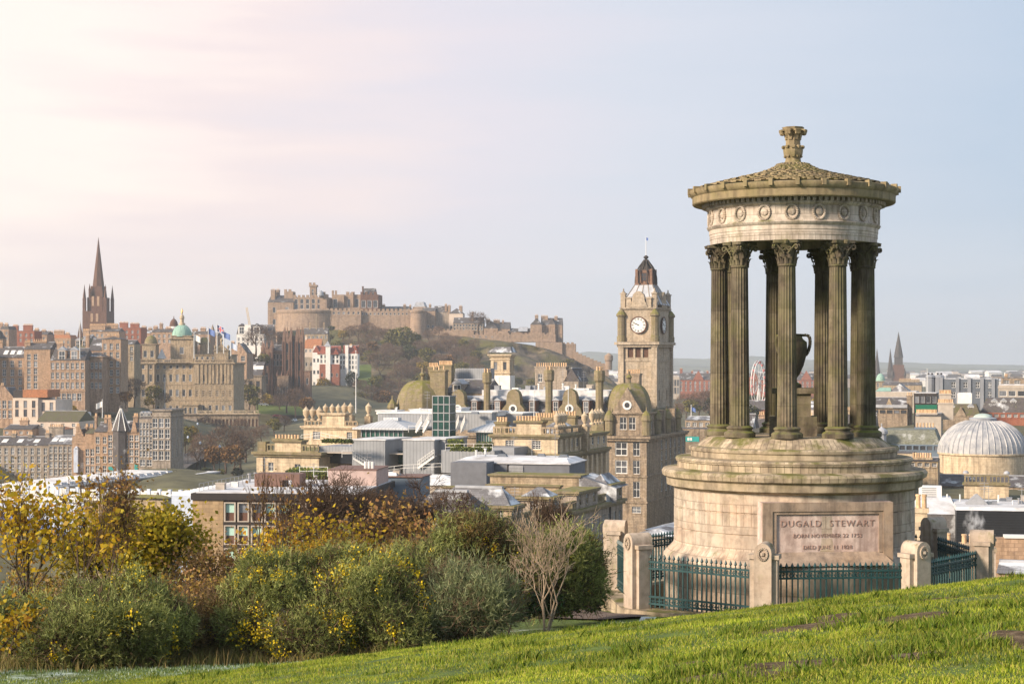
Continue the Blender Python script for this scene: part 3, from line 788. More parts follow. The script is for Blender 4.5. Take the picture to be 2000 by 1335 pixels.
def lump(px, py, D, rx, ry, rz=None, depth=1.0):
    c = P(px, py, D); k = D/F
    return (c.x, c.y, c.z, rx*k, (rz or rx)*k*depth, ry*k)
def sublumps(lm, seed, k=13, fr=(.16,.34)):
    rg = random.Random(seed); o = []
    for x, y, z, a, b_, c_ in lm:
        o.append((x, y, z, a*.82, b_*.82, c_*.82))
        for _ in range(k):
            d = Vector((rg.gauss(0,1), rg.gauss(0,1) - .4, rg.gauss(.35,1))).normalized(); q = rg.uniform(*fr)*min(a, c_)*1.15
            o.append((x + d.x*a*.86, y + d.y*b_*.86, z + d.z*c_*.86, q*rg.uniform(.8,1.3), q*rg.uniform(.8,1.3), q*rg.uniform(.8,1.5)))
    return o
def bush(name, label, cat, lumps, N, L, K, sl, sw, mat, inner=M_twig, flowers=0, fmat=None, seed=1, upb=.6, top=None, group=None, part='foliage'):
    rg = np.random.default_rng(seed); c0 = np.array(lumps[0][:3])
    gz = near_z(c0[0], c0[1])
    o = thing(name, label, cat, (c0[0], c0[1], gz), 0, group); off = np.array([c0[0], c0[1], gz])
    lm = [(x-off[0], y-off[1], z-off[2], a, b_, c_) for x, y, z, a, b_, c_ in lumps]
    lm0 = lm; lm = sublumps(lm, seed)
    p, nr = shell_points(rg, lm, N, .7, 1.15); keep = p[:,2] > -.15; p, nr = p[keep], nr[keep]
    V, _ = sprigs(rg, p, nr, L, K, sl, sw, upb)
    q = rg.random(len(p)) < .12; V2, _ = sprigs(rg, p[q], nr[q], L*2.6, K, sl*1.1, sw, 1.0, .3); Vx = V2
    mi = None; mats = [mat]
    if top is not None:
        nz = np.array([mnoise.noise(Vector(q)*1.1 + Vector((seed,0,0))) for q in p]); zr = (p[:,2]-p[:,2].min())/(np.ptp(p[:,2])+1e-6)
        mi = np.repeat(((nz*1.6 + zr*1.1 + rg.normal(size=len(p))*.25) > .85).astype(int), K); mats = [mat, top]
    if mi is not None: mi = np.concatenate([mi, np.zeros(len(Vx)//3, int)])
    V = np.concatenate([V, Vx])
    f = link(part, tri_mesh(part, V, mats, mi), o); f['kind'] = 'stuff'
    p, nr = shell_points(rg, lm0, N//3, .25, .85, .1); keep = p[:,2] > -.15; p, nr = p[keep], nr[keep]
    V, _ = sprigs(rg, p, nr, L*2.2, 4, sl*2.2, sw*.9, .5, .8)
    st = link('stems', tri_mesh('inner_stems', V, [inner]), o); st.name = 'inner_stem'; st['kind'] = 'stuff'
    if flowers:
        p, nr = shell_points(rg, lm, flowers*6, 1.08, 1.3, .3)
        nz = np.array([mnoise.noise(Vector(q)*1.7 + Vector((3,seed,0))) for q in p]); order = np.argsort(-nz - rg.random(len(p))*.35)[:flowers]
        p, nr = p[order], nr[order]
        K2 = 11; c = p[:,None] + rg.normal(size=(len(p),K2,3))*np.array([.035,.035,.045]) + nr[:,None]*.05
        u = unit(rg.normal(size=c.shape)); v = unit(np.cross(u, rg.normal(size=c.shape))); s = .016*rg.uniform(.7,1.4,(len(p),K2,1))
        V = np.stack([c-u*s, c+v*s, c+u*s, c-v*s], 2).reshape(-1,3)
        fo = link('blossom', tri_mesh('blossom', V, [fmat or M_flower], None, 4), o); fo['kind'] = 'stuff'
    return o
bush('gorse_bush', 'dark green gorse bush at far left with few yellow flowers along its top', 'bush',
     [lump(215,1240,26.5,120,85,110), lump(120,1270,26,80,55,70), lump(300,1225,27,75,75,80), lump(240,1180,27,70,48,60), lump(160,1195,27,50,45,50)], 11500, .14, 7, .075, .0065, M_gorse, flowers=160, seed=2)
bush('gorse_bush', 'big wide gorse bush in the middle covered with many yellow flowers', 'bush',
     [lump(640,1202,28.5,150,80,120), lump(530,1182,28.5,85,85,90), lump(500,1232,28,75,60,70), lump(740,1182,28.8,95,85,90), lump(650,1127,29.2,85,48,70), lump(560,1127,29.2,55,35,50), lump(770,1117,29.5,55,38,50), lump(600,1247,27.6,90,42,60), lump(760,1237,28,75,55,60), lump(690,1102,29.5,45,28,40)],
     24000, .14, 7, .075, .0065, M_gorse, flowers=800, seed=3)
bush('broom_bush', 'smooth grey green broom bush without flowers left of the bare sapling', 'bush',
     [lump(905,1205,29,85,62,85), lump(880,1165,29.3,65,40,60), lump(950,1190,29,55,55,55), lump(845,1220,28.8,45,45,50)], 12500, .2, 7, .11, .005, M_broom, seed=4, upb=1.3)
bush('gorse_bush', 'rusty topped gorse bush behind the smooth grey green broom', 'bush',
     [lump(925,1100,33,95,70,80), lump(850,1115,32.5,70,45,60), lump(950,1055,33.5,55,38,50), lump(880,1075,33,50,35,50), lump(990,1125,33,50,60,50)], 11000, .16, 7, .085, .0075, M_gorse, flowers=140, seed=5, top=M_gorse2)
bush('gorse_bush', 'tall green gorse bush between bare sapling and left gate post', 'bush',
     [lump(1095,1125,36,75,72,70), lump(1110,1080,36.5,55,38,50), lump(1050,1150,35.5,50,55,50), lump(1140,1120,37,38,60,45), lump(1020,1105,36,45,50,45)], 10500, .17, 7, .09, .0085, M_gorse, flowers=26, seed=6)
bush('gorse_bush', 'low gorse bush at the left edge under yellow leaves', 'bush',
     [lump(30,1260,27.5,70,50,60), lump(80,1225,28,50,45,50), lump(-20,1240,27.5,60,70,60)], 5000, .16, 7, .075, .0065, M_gorse, flowers=40, seed=7)
bush('gorse_bush', 'brown twiggy gorse filling the gap between the two big gorse bushes', 'bush',
     [lump(395,1230,28.5,60,45,50), lump(440,1215,28.8,50,45,50), lump(360,1255,28,45,35,45)], 4500, .17, 6, .08, .0065, M_gorse2, flowers=30, seed=8)
def leafclump(name, label, cat, lumps, N, s, mat, seed, droop=.3, group=None):
    rg = np.random.default_rng(seed); c0 = np.array(lumps[0][:3]); gz = near_z(c0[0], c0[1])
    o = thing(name, label, cat, (c0[0], c0[1], gz), 0, group); off = np.array([c0[0], c0[1], gz])
    lm = [(x-off[0], y-off[1], z-off[2], a, b_, c_) for x, y, z, a, b_, c_ in lumps]
    p, nr = shell_points(rg, lm, N, .45, 1.1)
    V = leaf_quads(rg, p, s)
    f = link('foliage', tri_mesh('foliage', V, [mat], None, 4), o); f['kind'] = 'stuff'
    p, nr = shell_points(rg, lm, N//8, .1, .95, .1); V, _ = sprigs(rg, p, nr, s*3, 3, s*5, s*.08, .5, .8)
    st = link('inner_stem', tri_mesh('inner_stem', V, [M_twig]), o); st['kind'] = 'stuff'
    return o
def leaf_quads(rg, p, s):
    n_ = len(p); nrm = unit(rg.normal(size=(n_,3)) + np.array([0,-.3,.6])); u = unit(np.cross(nrm, rg.normal(size=(n_,3)))); v = np.cross(nrm, u)
    l = s*rg.uniform(.6, 1.35, (n_,1))
    return np.stack([p - u*l*.5, p + v*l*.42 - nrm*l*.1, p + u*l*.6, p - v*l*.42 - nrm*l*.1], 1).reshape(-1,3)
leafclump('ivy_shrub', 'low glossy dark ivy shrub at the foot of the leftmost gate post', 'shrub', [lump(1150,1165,38,32,30), lump(1100,1180,37,35,24)], 2600, .07, M_ivy, 11)
leafclump('ivy_shrub', 'low dark leafy shrub behind the bare sapling', 'shrub', [lump(1010,1180,34,45,30), lump(1060,1175,35,40,28), lump(975,1160,34,25,28)], 3200, .07, M_ivy, 12)

M_thick = leafmat('thicket_leaf', [(.16,.09,.035),(.30,.19,.05),(.40,.28,.05),(.22,.19,.03)], .6, .35, .3)
def thicket(label, lumps, N, mat, seed): 
    lm = sublumps(lumps, seed, 9); return leafclump('thicket_shrub', label, 'shrub', [lumps[0]] + lm, N, .075, mat, seed)
thicket('tangled brown and yellow thicket under the young maple at left', [lump(110,1190,41,80,55,70), lump(190,1195,41,60,50,60), lump(60,1170,42,60,60,60)], 5000, M_thick, 51)
thicket('russet bramble thicket beneath the yellow green tree', [lump(270,1200,39,70,50,60), lump(340,1190,39,60,55,60)], 4500, M_thick, 52)
thicket('yellow brown thicket between green tree and big gorse', [lump(420,1180,36,60,50,60), lump(380,1210,34,55,40,50)], 4200, M_thick, 53)
thicket('golden thicket behind the crown of the big gorse', [lump(640,1090,46,70,40,60), lump(570,1100,46,50,40,50)], 3800, M_yel, 54)
thicket('brown thicket at the foot of the bare trees by the terrace', [lump(800,1090,46,80,40,60), lump(890,1085,47,50,35,50)], 3200, M_thick, 55)
# ---- trees with limbs
def grow(mb, pts_out, rng, p, d, L, r, depth, kids=(2,3), spread=.5, upb=.25, ratio=.74, n=5, minr=.0):
    segs = 3; q = Vector(p); dd = Vector(d)
    for s_ in range(segs):
        dd = (dd + Vector((rng.gauss(0,.09), rng.gauss(0,.09), rng.gauss(0,.06) + upb*.12))).normalized()
        q2 = q + dd*L/segs; ra = max(minr, r*(1 - .35*s_/segs)); rb_ = max(minr, r*(1 - .35*(s_+1)/segs))
        mb.tube(q, q2, ra, rb_, n if depth > 1 else max(3, n-2)); q = q2
        if depth <= 1: pts_out.append(Vector(q))
        if depth > 1 and s_ > 0 and rng.random() < .55:
            a = dd.orthogonal().normalized(); a.rotate(Matrix.Rotation(rng.uniform(0, 6.28), 3, dd))
            grow(mb, pts_out, rng, q, (dd + a*spread*1.2).normalized(), L*ratio*.8, r*.45, depth-1, kids, spread, upb, ratio, n, minr)
    if depth > 1:
        for k in range(rng.randint(*kids)):
            a = dd.orthogonal().normalized(); a.rotate(Matrix.Rotation(rng.uniform(0, 6.28), 3, dd))
            nd = (dd + a*spread*rng.uniform(.6, 1.3) + Vector((0,0,upb))).normalized()
            grow(mb, pts_out, rng, q, nd, L*ratio*rng.uniform(.8, 1.15), r*.6, depth-1, kids, spread, upb, ratio, n, minr)
def hill_tree(label, px, py, D, ptop, bark, leaf=None, nl=0, ls=.1, seed=1, stems=1, depth=5, spread=.5, upb=.25, r=.05, minr=.004, jit=.25, zmin=0, ratio=.74, group=None, name='hill_tree', leanx=0, leafbias=0, trunkL=.32, kids=(2,3)):
    rng = random.Random(seed); rg = np.random.default_rng(seed)
    b0 = P(px, py, D); H_ = (py - ptop)*D/F
    o = thing(name, label, 'tree', b0, 0, group)
    mb = MB(); pts = []
    for k in range(stems):
        d = Vector((leanx + (rng.uniform(-.35,.35) if stems > 1 else 0), rng.uniform(-.15,.15), 1)).normalized()
        grow(mb, pts, rng, (rng.uniform(-.01,.01)*(stems > 1)*2, 0, -.15), d, H_*trunkL, r, depth, kids=kids, spread=spread, upb=upb, minr=minr, ratio=ratio)
    zt = max(v[2] for v in mb.v); k = H_/zt
    mb.v = [(x*k, y*k, z*k) for x, y, z in mb.v]; pts = [q*k for q in pts]
    link('trunk', mb.mesh('trunk', bark, 180, False), o)
    if leaf:
        a = np.array([tuple(q) for q in pts]); a = a[a[:,2] > zmin*H_]
        wgt = np.exp(-leafbias*(a[:,2]/H_)); wgt /= wgt.sum()
        p = a[rg.choice(len(a), nl, p=wgt)] + rg.normal(size=(nl,3))*jit
        c = link('crown', tri_mesh('crown', leaf_quads(rg, p, ls), [leaf], None, 4), o); c['kind'] = 'stuff'
    return o
hill_tree('dense yellow green leafy tree left of the sandstone office block', 305, 1215, 40, 985, M_bark, M_yg, 9000, .095, 21, 5, 5, .5, .2, .045, jit=.2, leafbias=.3, trunkL=.3)
hill_tree('golden leaved tree just left of the yellow green one', 225, 1200, 42, 1000, M_bark, M_yg, 4200, .09, 63, 4, 5, .55, .15, .035, jit=.2, leafbias=.6)
hill_tree('slender young maple with sparse yellow leaf tufts at left', 140, 1190, 36, 925, M_bark, M_yel, 420, .11, 22, 3, 5, .32, .5, .024, jit=.14, leafbias=1.0)
hill_tree('thin leggy tree with few russet leaves in front of the blue bridge', 205, 1200, 37, 905, M_bark, M_rust, 900, .085, 27, 3, 5, .33, .5, .022, jit=.2, leafbias=2.2)
hill_tree('yellow leaved maple at the left edge of the picture', 25, 1270, 30, 915, M_bark, M_yel, 1500, .085, 24, 3, 5, .42, .35, .03, jit=.2, leafbias=2.6)
hill_tree('low russet leaved thicket tree beside the sandstone office wall', 425, 1230, 38, 1060, M_bark, M_rust, 2200, .07, 25, 6, 4, .55, .2, .022, jit=.2)
hill_tree('bright yellow low tree under thin bare stems behind the big gorse', 615, 1150, 48, 985, M_bark, M_yel, 3600, .11, 26, 4, 6, .7, .05, .045, jit=.28, leafbias=3.2)
hill_tree('orange leaved tree behind the big gorse right of the bright yellow one', 745, 1130, 50, 975, M_bark, M_rust, 1900, .11, 31, 4, 6, .7, .08, .045, jit=.3, leafbias=2.6)
hill_tree('pair of thin bare stems in front of the office windows', 520, 1160, 46, 905, M_bark, M_rust, 160, .09, 28, 3, 5, .28, .6, .028, jit=.2, leafbias=4)
hill_tree('bare dark tree with curving limbs in front of the pink plant room', 675, 1110, 52, 905, M_bark, None, 0, seed=29, stems=3, depth=7, spread=.7, upb=.08, r=.055, minr=.006, ratio=.78)
hill_tree('wide bare twiggy tree in front of the slate hipped roofs', 850, 1110, 56, 920, M_bark, None, 0, seed=30, stems=3, depth=7, spread=.75, upb=.05, r=.075, minr=.007, ratio=.78)
hill_tree('low bare thicket tree left of the white sash window', 775, 1110, 54, 985, M_bark, None, 0, seed=35, stems=4, depth=6, spread=.75, upb=.05, r=.04, minr=.006, ratio=.78)
hill_tree('tangled bare brown tree rising above the golden thicket', 590, 1120, 50, 915, M_bark, None, 0, seed=61, stems=3, depth=6, spread=.6, upb=.15, r=.05, minr=.006)
hill_tree('bare brown tree with fine twigs left of the slate hips', 735, 1110, 55, 925, M_bark, None, 0, seed=62, stems=3, depth=7, spread=.7, upb=.1, r=.05, minr=.006, ratio=.78)
hill_tree('bare dark tree behind the pale sapling before the terrace', 1085, 1110, 48, 955, M_bark, None, 0, seed=32, stems=3, depth=6, spread=.4, upb=.35, r=.03, minr=.005)
hill_tree('pale leafless sapling with upright stems standing on the frosty lawn', 1062, 1242, 31, 960, M_pale, None, 0, seed=46, stems=4, depth=6, spread=.62, upb=.30, r=.024, minr=.004, name='bare_sapling', trunkL=.30, ratio=.74, kids=(1,3))
hill_tree('short pale leafless sapling beside the smooth broom bush', 985, 1235, 30, 1110, M_pale, None, 0, seed=34, stems=2, depth=3, spread=.4, upb=.5, r=.014, minr=.004, name='bare_sapling')
hill_tree('leafless thin brown bramble tree between the two big gorse bushes', 385, 1255, 30, 1120, M_bark, M_rust, 500, .06, 44, 5, 4, .6, .25, .012, jit=.12)
hill_tree('small yellow leaved shrub tree at the lower left corner', 10, 1300, 26, 1180, M_bark, M_yel, 420, .08, 45, 3, 4, .6, .15, .014, jit=.12)
def fringe(rg, N):
    u = rg.random(N); px = u*1010 - 20
    D = 26 + (px/1000)*3.0 + rg.normal(size=N)*.45
    X = (px-1000)/F*D; return X, D
tag(grass_mesh('dry_grass', 16000, 9, fringe, near_z, .08, .26, .011, M_dry, lean=.9), 'dry straw coloured grass tufts along the foot of the bushes', 'grass', kind='stuff')
# ================================================================ city: materials and builders
B_sand = stone('sandstone', (.50,.39,.265), (.10,.075,.055), (.9,.38), 2.0, .7, .25, var=.22, warm=(.44,.30,.17), thr=.05)
B_cream = stone('cream_ashlar', (.66,.53,.37), (.18,.135,.095), (1.1,.5), 2.0, .6, .0, var=.14, warm=(.56,.41,.25), mort=.7, thr=.05)
B_brown = stone('brown_stone', (.43,.335,.245), (.085,.065,.05), (.8,.35), 2.2, .7, .12, var=.3, warm=(.38,.26,.16), thr=.05)
B_coll = stone('college_stone', (.27,.165,.12), (.07,.045,.036), (.8,.4), 2.2, .6, .0, var=.3, warm=(.32,.18,.11), thr=.04)
B_black = stone('blackened_spire_stone', (.085,.075,.07), (.03,.027,.026), (.8,.4), 2.2, .6, .0, var=.3, warm=(.12,.085,.065))
B_dark = stone('soot_dark_stone', (.17,.088,.06), (.035,.025,.022), (.8,.35), 2.2, .6, .0, var=.3, warm=(.17,.09,.06))
B_grey = stone('grey_stone', (.43,.36,.295), (.11,.09,.075), (.9,.4), 2.0, .65, .2, var=.2, warm=(.38,.29,.20), thr=.05)
B_old = stone('old_town_stone', (.54,.37,.26), (.12,.075,.055), (.7,.35), 2.4, .65, .05, var=.32, warm=(.52,.33,.19), mort=.65, thr=.06)  # sandstone tinted warmer and brighter to carry the warm light at left
B_rubble = stone('rubble_stone', (.52,.35,.235), (.09,.06,.045), (.55,.3), 2.0, .6, .12, var=.4, warm=(.42,.27,.16), mort=.6)
B_moss = stone('mossy_parapet_stone', (.30,.24,.165), (.08,.06,.04), (1.0,.4), 1.6, .6, .8, (.17,.16,.03), warm=(.26,.18,.10))
B_castle = stone('castle_stone', (.39,.28,.205), (.085,.062,.052), (1.4,.7), 4.0, .6, .1, var=.3, warm=(.42,.28,.17), mort=.7)
B_brick = stone('red_brick', (.36,.13,.085), (.10,.05,.04), (.5,.2), 2.0, .4, .0, var=.2, warm=(.42,.2,.11))
B_block = stone('sandstone_block_cladding', (.44,.31,.18), (.22,.145,.085), (.75,.42), 1.0, .55, .0, var=.3, warm=(.46,.30,.15), mort=.45)
B_harl = plain('cream_harling', (.62,.51,.42), .9, .12, 3)
B_white = plain('white_harling', (.78,.75,.71), .9, .12, 3)
B_pink = plain('pinkish_render', (.50,.37,.33), .9, .14, 2)
R_slate = slate('slate_roof', (.105,.092,.092), .12, .15)
R_slates = slate('frosted_slate_roof', (.17,.165,.175), .38, .0)
R_mossy = slate('mossy_slate_roof', (.13,.105,.075), .0, .8)
R_red = slate('red_tile_roof', (.30,.085,.055), .0, .1)
R_orange = slate('orange_tile_roof', (.42,.17,.075), .0, .05)
R_snow = plain('snow_dusted_flat_roof', (.66,.66,.68), .9, .2, 5, dirt=(.38,.365,.36))
R_lead = plain('lead_sheet', (.36,.37,.40), .55, .3, 4, metal=.0, spec=.4)
R_white = plain('white_roof_membrane', (.68,.68,.68), .8, .2, 5)
M_zinc = plain('zinc_cladding', (.235,.245,.27), .5, .12, 6, spec=.5)
M_zincd = plain('dark_zinc_cladding', (.11,.125,.15), .5, .15, 6, spec=.5)
M_copper = plain('green_copper', (.27,.43,.355), .75, .25, 3)
M_domem = stone('mossy_dome_slate', (.21,.175,.105), (.07,.06,.04), (.6,.3), 1.4, .5, .85, (.19,.175,.045), warm=(.22,.17,.09))
M_gold = plain('gilded_metal', (.75,.45,.10), .35, .1, 1, metal=.8)
M_pot = plain('clay_pot', (.62,.42,.25), .85, .3, 1, jit=.2)
M_wht = plain('white_paint', (.70,.69,.67), .6, .06, 1)
M_steel = plain('grey_steel', (.30,.30,.31), .5, .15, 1)
M_darkm = plain('dark_fascia', (.035,.028,.026), .6, .2, 2)
M_brownm = plain('brown_panel', (.13,.065,.045), .7, .2, 2)
M_brownbox = plain('brown_metal_cladding', (.185,.105,.08), .65, .15, 2)
M_blueg = plain('blue_grey_cladding', (.155,.20,.255), .6, .12, 3)
M_blue = plain('blue_bridge_paint', (.115,.185,.43), .6, .2, 3)
M_bluep = plain('pale_blue_paint', (.50,.56,.68), .6, .15, 3)
M_conc = plain('pale_concrete', (.44,.38,.32), .85, .15, 2)
M_black = plain('black_cladding', (.022,.023,.026), .5, .2, 2)
M_asph = plain('asphalt', (.10,.088,.082), .9, .2, 6)
M_stonepath = plain('dark_city_ground', (.12,.11,.06), .95, .45, 14)
M_teals = plain('teal_shopfront', (.03,.30,.29), .5, .1, 1)
M_lawn2 = plain('park_grass', (.10,.135,.025), .95, .35, 8)
def glassmat(name, c, rough=.12):
    t = NT(name); oi = t.node('ShaderNodeObjectInfo').outputs['Random']
    n = t.noise(t.coords('Object'), 1.2, 2)
    col = t.mix(t.step(t.math('ADD', oi, t.math('MULTIPLY', n, .5)), .85, 1.35), c, tuple(min(1, x*4+.05) for x in c))  # random paler panes: sky reflection put into the glass colour
    return t.out(col, rough, spec=.6)
G_dark = glassmat('window_glass', (.05,.052,.058))
G_green = glassmat('green_glass', (.025,.085,.065))
G_lift = plain('dark_green_glass', (.012,.05,.04), .25, .4, 2, spec=.35)
G_blind = plain('pale_green_blind', (.42,.62,.55), .8, .06, 1)

def seam(name, c, w=.45):
    t = NT(name); uv = t.node('ShaderNodeTexCoord').outputs['UV']
    wv = t.node('ShaderNodeTexWave', {'Vector': uv, 'Scale': .314/w*1.0, 'Distortion': 0.0}, bands_direction='X')
    h = t.step(wv.outputs[0], .92, 1.0)
    n = t.noise(t.coords('Object'), .4, 4)
    col = t.mix(t.step(n, .3, .7), tuple(x*1.1 for x in c), tuple(x*.82 for x in c))
    col = t.mix(h, col, tuple(x*.55 for x in c))
    return t.out(col, .5, h, .4, .04, .5)
M_seam = seam('standing_seam_zinc', (.27,.28,.30), .55)
M_seaml = seam('pale_standing_seam_roof', (.52,.53,.55), .6)

WIN = {}
def win_mesh(w, h, style, fm, gm, tk=.06):
    k = (round(w,2), round(h,2), style, fm.name, gm.name, tk)
    if k in WIN: return WIN[k]
    f = MB(); g = MB(); t = max(tk, min(w, h)*.065)
    f.box(0,t,0,.1,0,h); f.box(w-t,w,0,.1,0,h); f.box(t,w-t,0,.1,0,t); f.box(t,w-t,0,.1,h-t,h)
    if style != 'plain':
        f.box(t,w-t,.02,.09,h*.5-t*.5,h*.5+t*.5)
        if style == 'sash' and w > .9: f.box(w/2-t*.35,w/2+t*.35,.03,.09,t,h-t)
        if style == 'six':
            for q in (1/3., 2/3.): f.box(w*q-t*.3,w*q+t*.3,.03,.09,t,h-t)
            for q in (.25,.75): f.box(t,w-t,.03,.09,h*q-t*.3,h*q+t*.3)
    g.quad((t*.5,.06,t*.5),(w-t*.5,.06,t*.5),(w-t*.5,.06,h-t*.5),(t*.5,.06,h-t*.5))
    WIN[k] = (f.mesh('window', fm), g.mesh('pane', gm, None, False)); return WIN[k]
def wspec(nc, nr, ww, wh, x0, x1, z0, z1, arch=False):
    """evenly spread windows -> list of (xa, xb, za, zb)"""
    o = []
    for r in range(nr):
        zc = z0 + (z1-z0)*(r+.5)/nr
        for c in range(nc):
            xc = x0 + (x1-x0)*(c+.5)/nc; o.append((xc-ww/2, xc+ww/2, zc-wh/2, zc+wh/2))
    return o
def holed(mb, T, x0, x1, z0, z1, wins, dep=.28, mi=0):
    """wall face in local (u, depth, z) with recessed openings; T maps it to the building"""
    xs = sorted({round(q,4) for q in [x0, x1] + [w[0] for w in wins] + [w[1] for w in wins]}); zs = sorted({round(q,4) for q in [z0, z1] + [w[2] for w in wins] + [w[3] for w in wins]})
    for i in range(len(xs)-1):
        for j in range(len(zs)-1):
            a, b_, c, d = xs[i], xs[i+1], zs[j], zs[j+1]; xm, zm = (a+b_)/2, (c+d)/2
            if any(w[0]-1e-3 < xm < w[1]+1e-3 and w[2]-1e-3 < zm < w[3]+1e-3 for w in wins): continue
            mb.quad(T(a,0,c), T(b_,0,c), T(b_,0,d), T(a,0,d), mi)
    for (a, b_, c, d) in wins:
        mb.quad(T(a,0,c), T(a,dep,c), T(a,dep,d), T(a,0,d), mi); mb.quad(T(b_,dep,c), T(b_,0,c), T(b_,0,d), T(b_,dep,d), mi)
        mb.quad(T(a,0,c), T(b_,0,c), T(b_,dep,c), T(a,dep,c), mi); mb.quad(T(a,dep,d), T(b_,dep,d), T(b_,0,d), T(a,0,d), mi)
        mb.quad(T(a,dep,c), T(b_,dep,c), T(b_,dep,d), T(a,dep,d), mi)
class Bd:
    def __init__(s, name, label, xl, xr, D, yb, yaw=20, cat='building', mat=None, group=None, roof=None):
        s.D = D; s.th = R(yaw); c = P(xr, yb, D); s.c_, s.s_ = math.cos(s.th), math.sin(s.th)
        tl = (xl-1000)/F; s.w = (c.x - tl*c.y)/(s.c_ + tl*s.s_)
        s.o = Vector((c.x - s.c_*s.w, c.y + s.s_*s.w, c.z)); s.mat = mat or B_sand; s.rm = roof or R_slate
        s.e = thing(name, label, cat, s.o, -s.th, group); s.nwin = 0; s.near = D < 300
    def lx(s, px, y=0.0):
        t = (px-1000)/F; oy = s.o.y + y*s.c_; ox = s.o.x + y*s.s_
        return (t*oy - ox)/(s.c_ + t*s.s_)
    def sy(s, px, x=None):
        x = s.w if x is None else x
        t = (px-1000)/F; ox = s.o.x + x*s.c_; oy = s.o.y - x*s.s_
        return (t*oy - ox)/(s.s_ - t*s.c_)
    def lz(s, py, x=None, y=0.0):
        x = s.w if x is None else x
        return (HY-py)/F*(s.o.y - x*s.s_ + y*s.c_) - s.o.z
    def part(s, name, mb, mat, parent=None, smooth=None):
        return mb.build(name, mat, parent or s.e, smooth=smooth)
    def windows(s, wins, side, x0, y0, style, fm, gm, dep, parent=None):
        for (a, b_, c, d) in wins:
            if s.nwin >= 96: return
            f, g = win_mesh(b_-a, d-c, style, fm, gm, 0.06 if s.D < 440 else .12); s.nwin += 1
            if side == 'f': loc, rz = (a, y0 + dep - .12, c), 0
            else: loc, rz = (x0 - dep + .12, a, c), math.pi/2
            o = link('window', f, parent or s.e, loc, rz); link('pane', g, o)
    def wall(s, x0, x1, y0, d, z1, z0=0.0, win=(), swin=(), mat=None, style='sash', fm=None, gm=None, dep=.25, name='wall', cornice=0.0, top=None, band=()):
        """a block of wall; win / swin: lists of (cols, rows, width, height[, zlo, zhi[, xlo, xhi]]) for the front and the right-hand side"""
        mat = mat or s.mat; mb = MB(); y1 = y0 + d
        def ex(sp, lo, hi):
            o = []
            for q in sp:
                zl, zh = (q[4], q[5]) if len(q) > 4 else (z0 + (z1-z0)*.06, z1 - (z1-z0)*.04)
                xl, xh = (q[6], q[7]) if len(q) > 6 else (lo, hi)
                o += wspec(q[0], q[1], min(q[2], (xh-xl)/q[0]*.8), min(q[3], (zh-zl)/q[1]*.85), xl, xh, zl, zh)
            return o
        fw, sw = ex(win, x0, x1), ex(swin, y0, y1)
        holed(mb, lambda u, v, z: (u, y0+v, z), x0, x1, z0, z1, fw, dep)
        holed(mb, lambda u, v, z: (x1-v, u, z), y0, y1, z0, z1, sw, dep)
        mb.quad((x1,y1,z0),(x0,y1,z0),(x0,y1,z1),(x1,y1,z1)); mb.quad((x0,y1,z0),(x0,y0,z0),(x0,y0,z1),(x0,y1,z1)); mb.quad((x0,y0,z1),(x1,y0,z1),(x1,y1,z1),(x0,y1,z1))
        for (a, b_, c, d_) in fw: mb.box(a-.12, b_+.12, y0-.1, y0-.003, c-.18, c-.02)
        for (a, b_, c, d_) in sw: mb.box(x1+.003, x1+.1, a-.12, b_+.12, c-.18, c-.02)
        o = s.part(name, mb, mat)
        fm = fm or M_wht; gm = gm or G_dark
        s.windows(fw, 'f', x0, y0, style, fm, gm, dep); s.windows(sw, 's', x1, y0, style, fm, gm, dep)
        cb = MB()
        for zb in band: cb.box(x0-.2, x1+.2, y0-.2, y1, zb-.2, zb+.2)
        if cornice:
            cb.box(x0-cornice*.6, x1+cornice*.6, y0-cornice*.6, y1+.01, z1-cornice*.9, z1-cornice*.45); cb.box(x0-cornice, x1+cornice, y0-cornice, y1+.02, z1-cornice*.45, z1+.06)
        if cb.v: s.part('cornice', cb, top or mat)
        return o
    def pw(s, pl, pr, y0, d, yt, yb=None, **k):
        x0, x1 = s.lx(pl, y0), s.lx(pr, y0)
        return s.wall(x0, x1, y0, d, s.lz(yt, x1, y0), 0.0 if yb is None else s.lz(yb, x1, y0), **k), x0, x1
    def roof(s, kind, x0, x1, y0, y1, z, h, mat=None, along='x', over=.25, name='roof', parent=None):
        mb = MB()
        if kind == 'gable': mb.gable(x0, x1, y0, y1, z, h, along=along, over=over)
        elif kind == 'hip': mb.hip(x0-over, x1+over, y0-over, y1+over, z, h)
        elif kind == 'mansard':
            q = h*.38; mb.frustum(x0, x1, y0, y1, z, x0+q, x1-q, y0+q, y1-q, z+h)
        elif kind == 'flat':
            mb.box(x0, x1, y0, y1, z, z+h)
        o = s.part(name, mb, mat or s.rm, parent)
        if kind == 'gable':
            c = MB(); 
            if along == 'x': c.bar((x0,(y0+y1)/2,z+h+.05),(x1,(y0+y1)/2,z+h+.05),.35,.2)
            else: c.bar(((x0+x1)/2,y0,z+h+.05),((x0+x1)/2,y1,z+h+.05),.35,.2)
            s.part('ridge', c, R_lead, o)
        return o
    def gables(s, x0, x1, y, z, h, along='x', d=.5, mat=None, step=False):
        """thick gable end wall (crow stepped when step)"""
        mb = MB(); n = 7
        if step:
            for i in range(n):
                t0, hh = i/n, h*(i+1)/n; a = (x1-x0)/2*(i/n)
                mb.box(x0+a, x1-a, y, y+d, z + h*i/n, z+hh+.15)
        else:
            xm = (x0+x1)/2; mb.add([(x0,y,z),(x1,y,z),(xm,y,z+h),(x0,y+d,z),(x1,y+d,z),(xm,y+d,z+h)], [(0,1,2),(5,4,3),(0,2,5,3),(1,4,5,2)])
        return s.part('gable', mb, mat or s.mat)
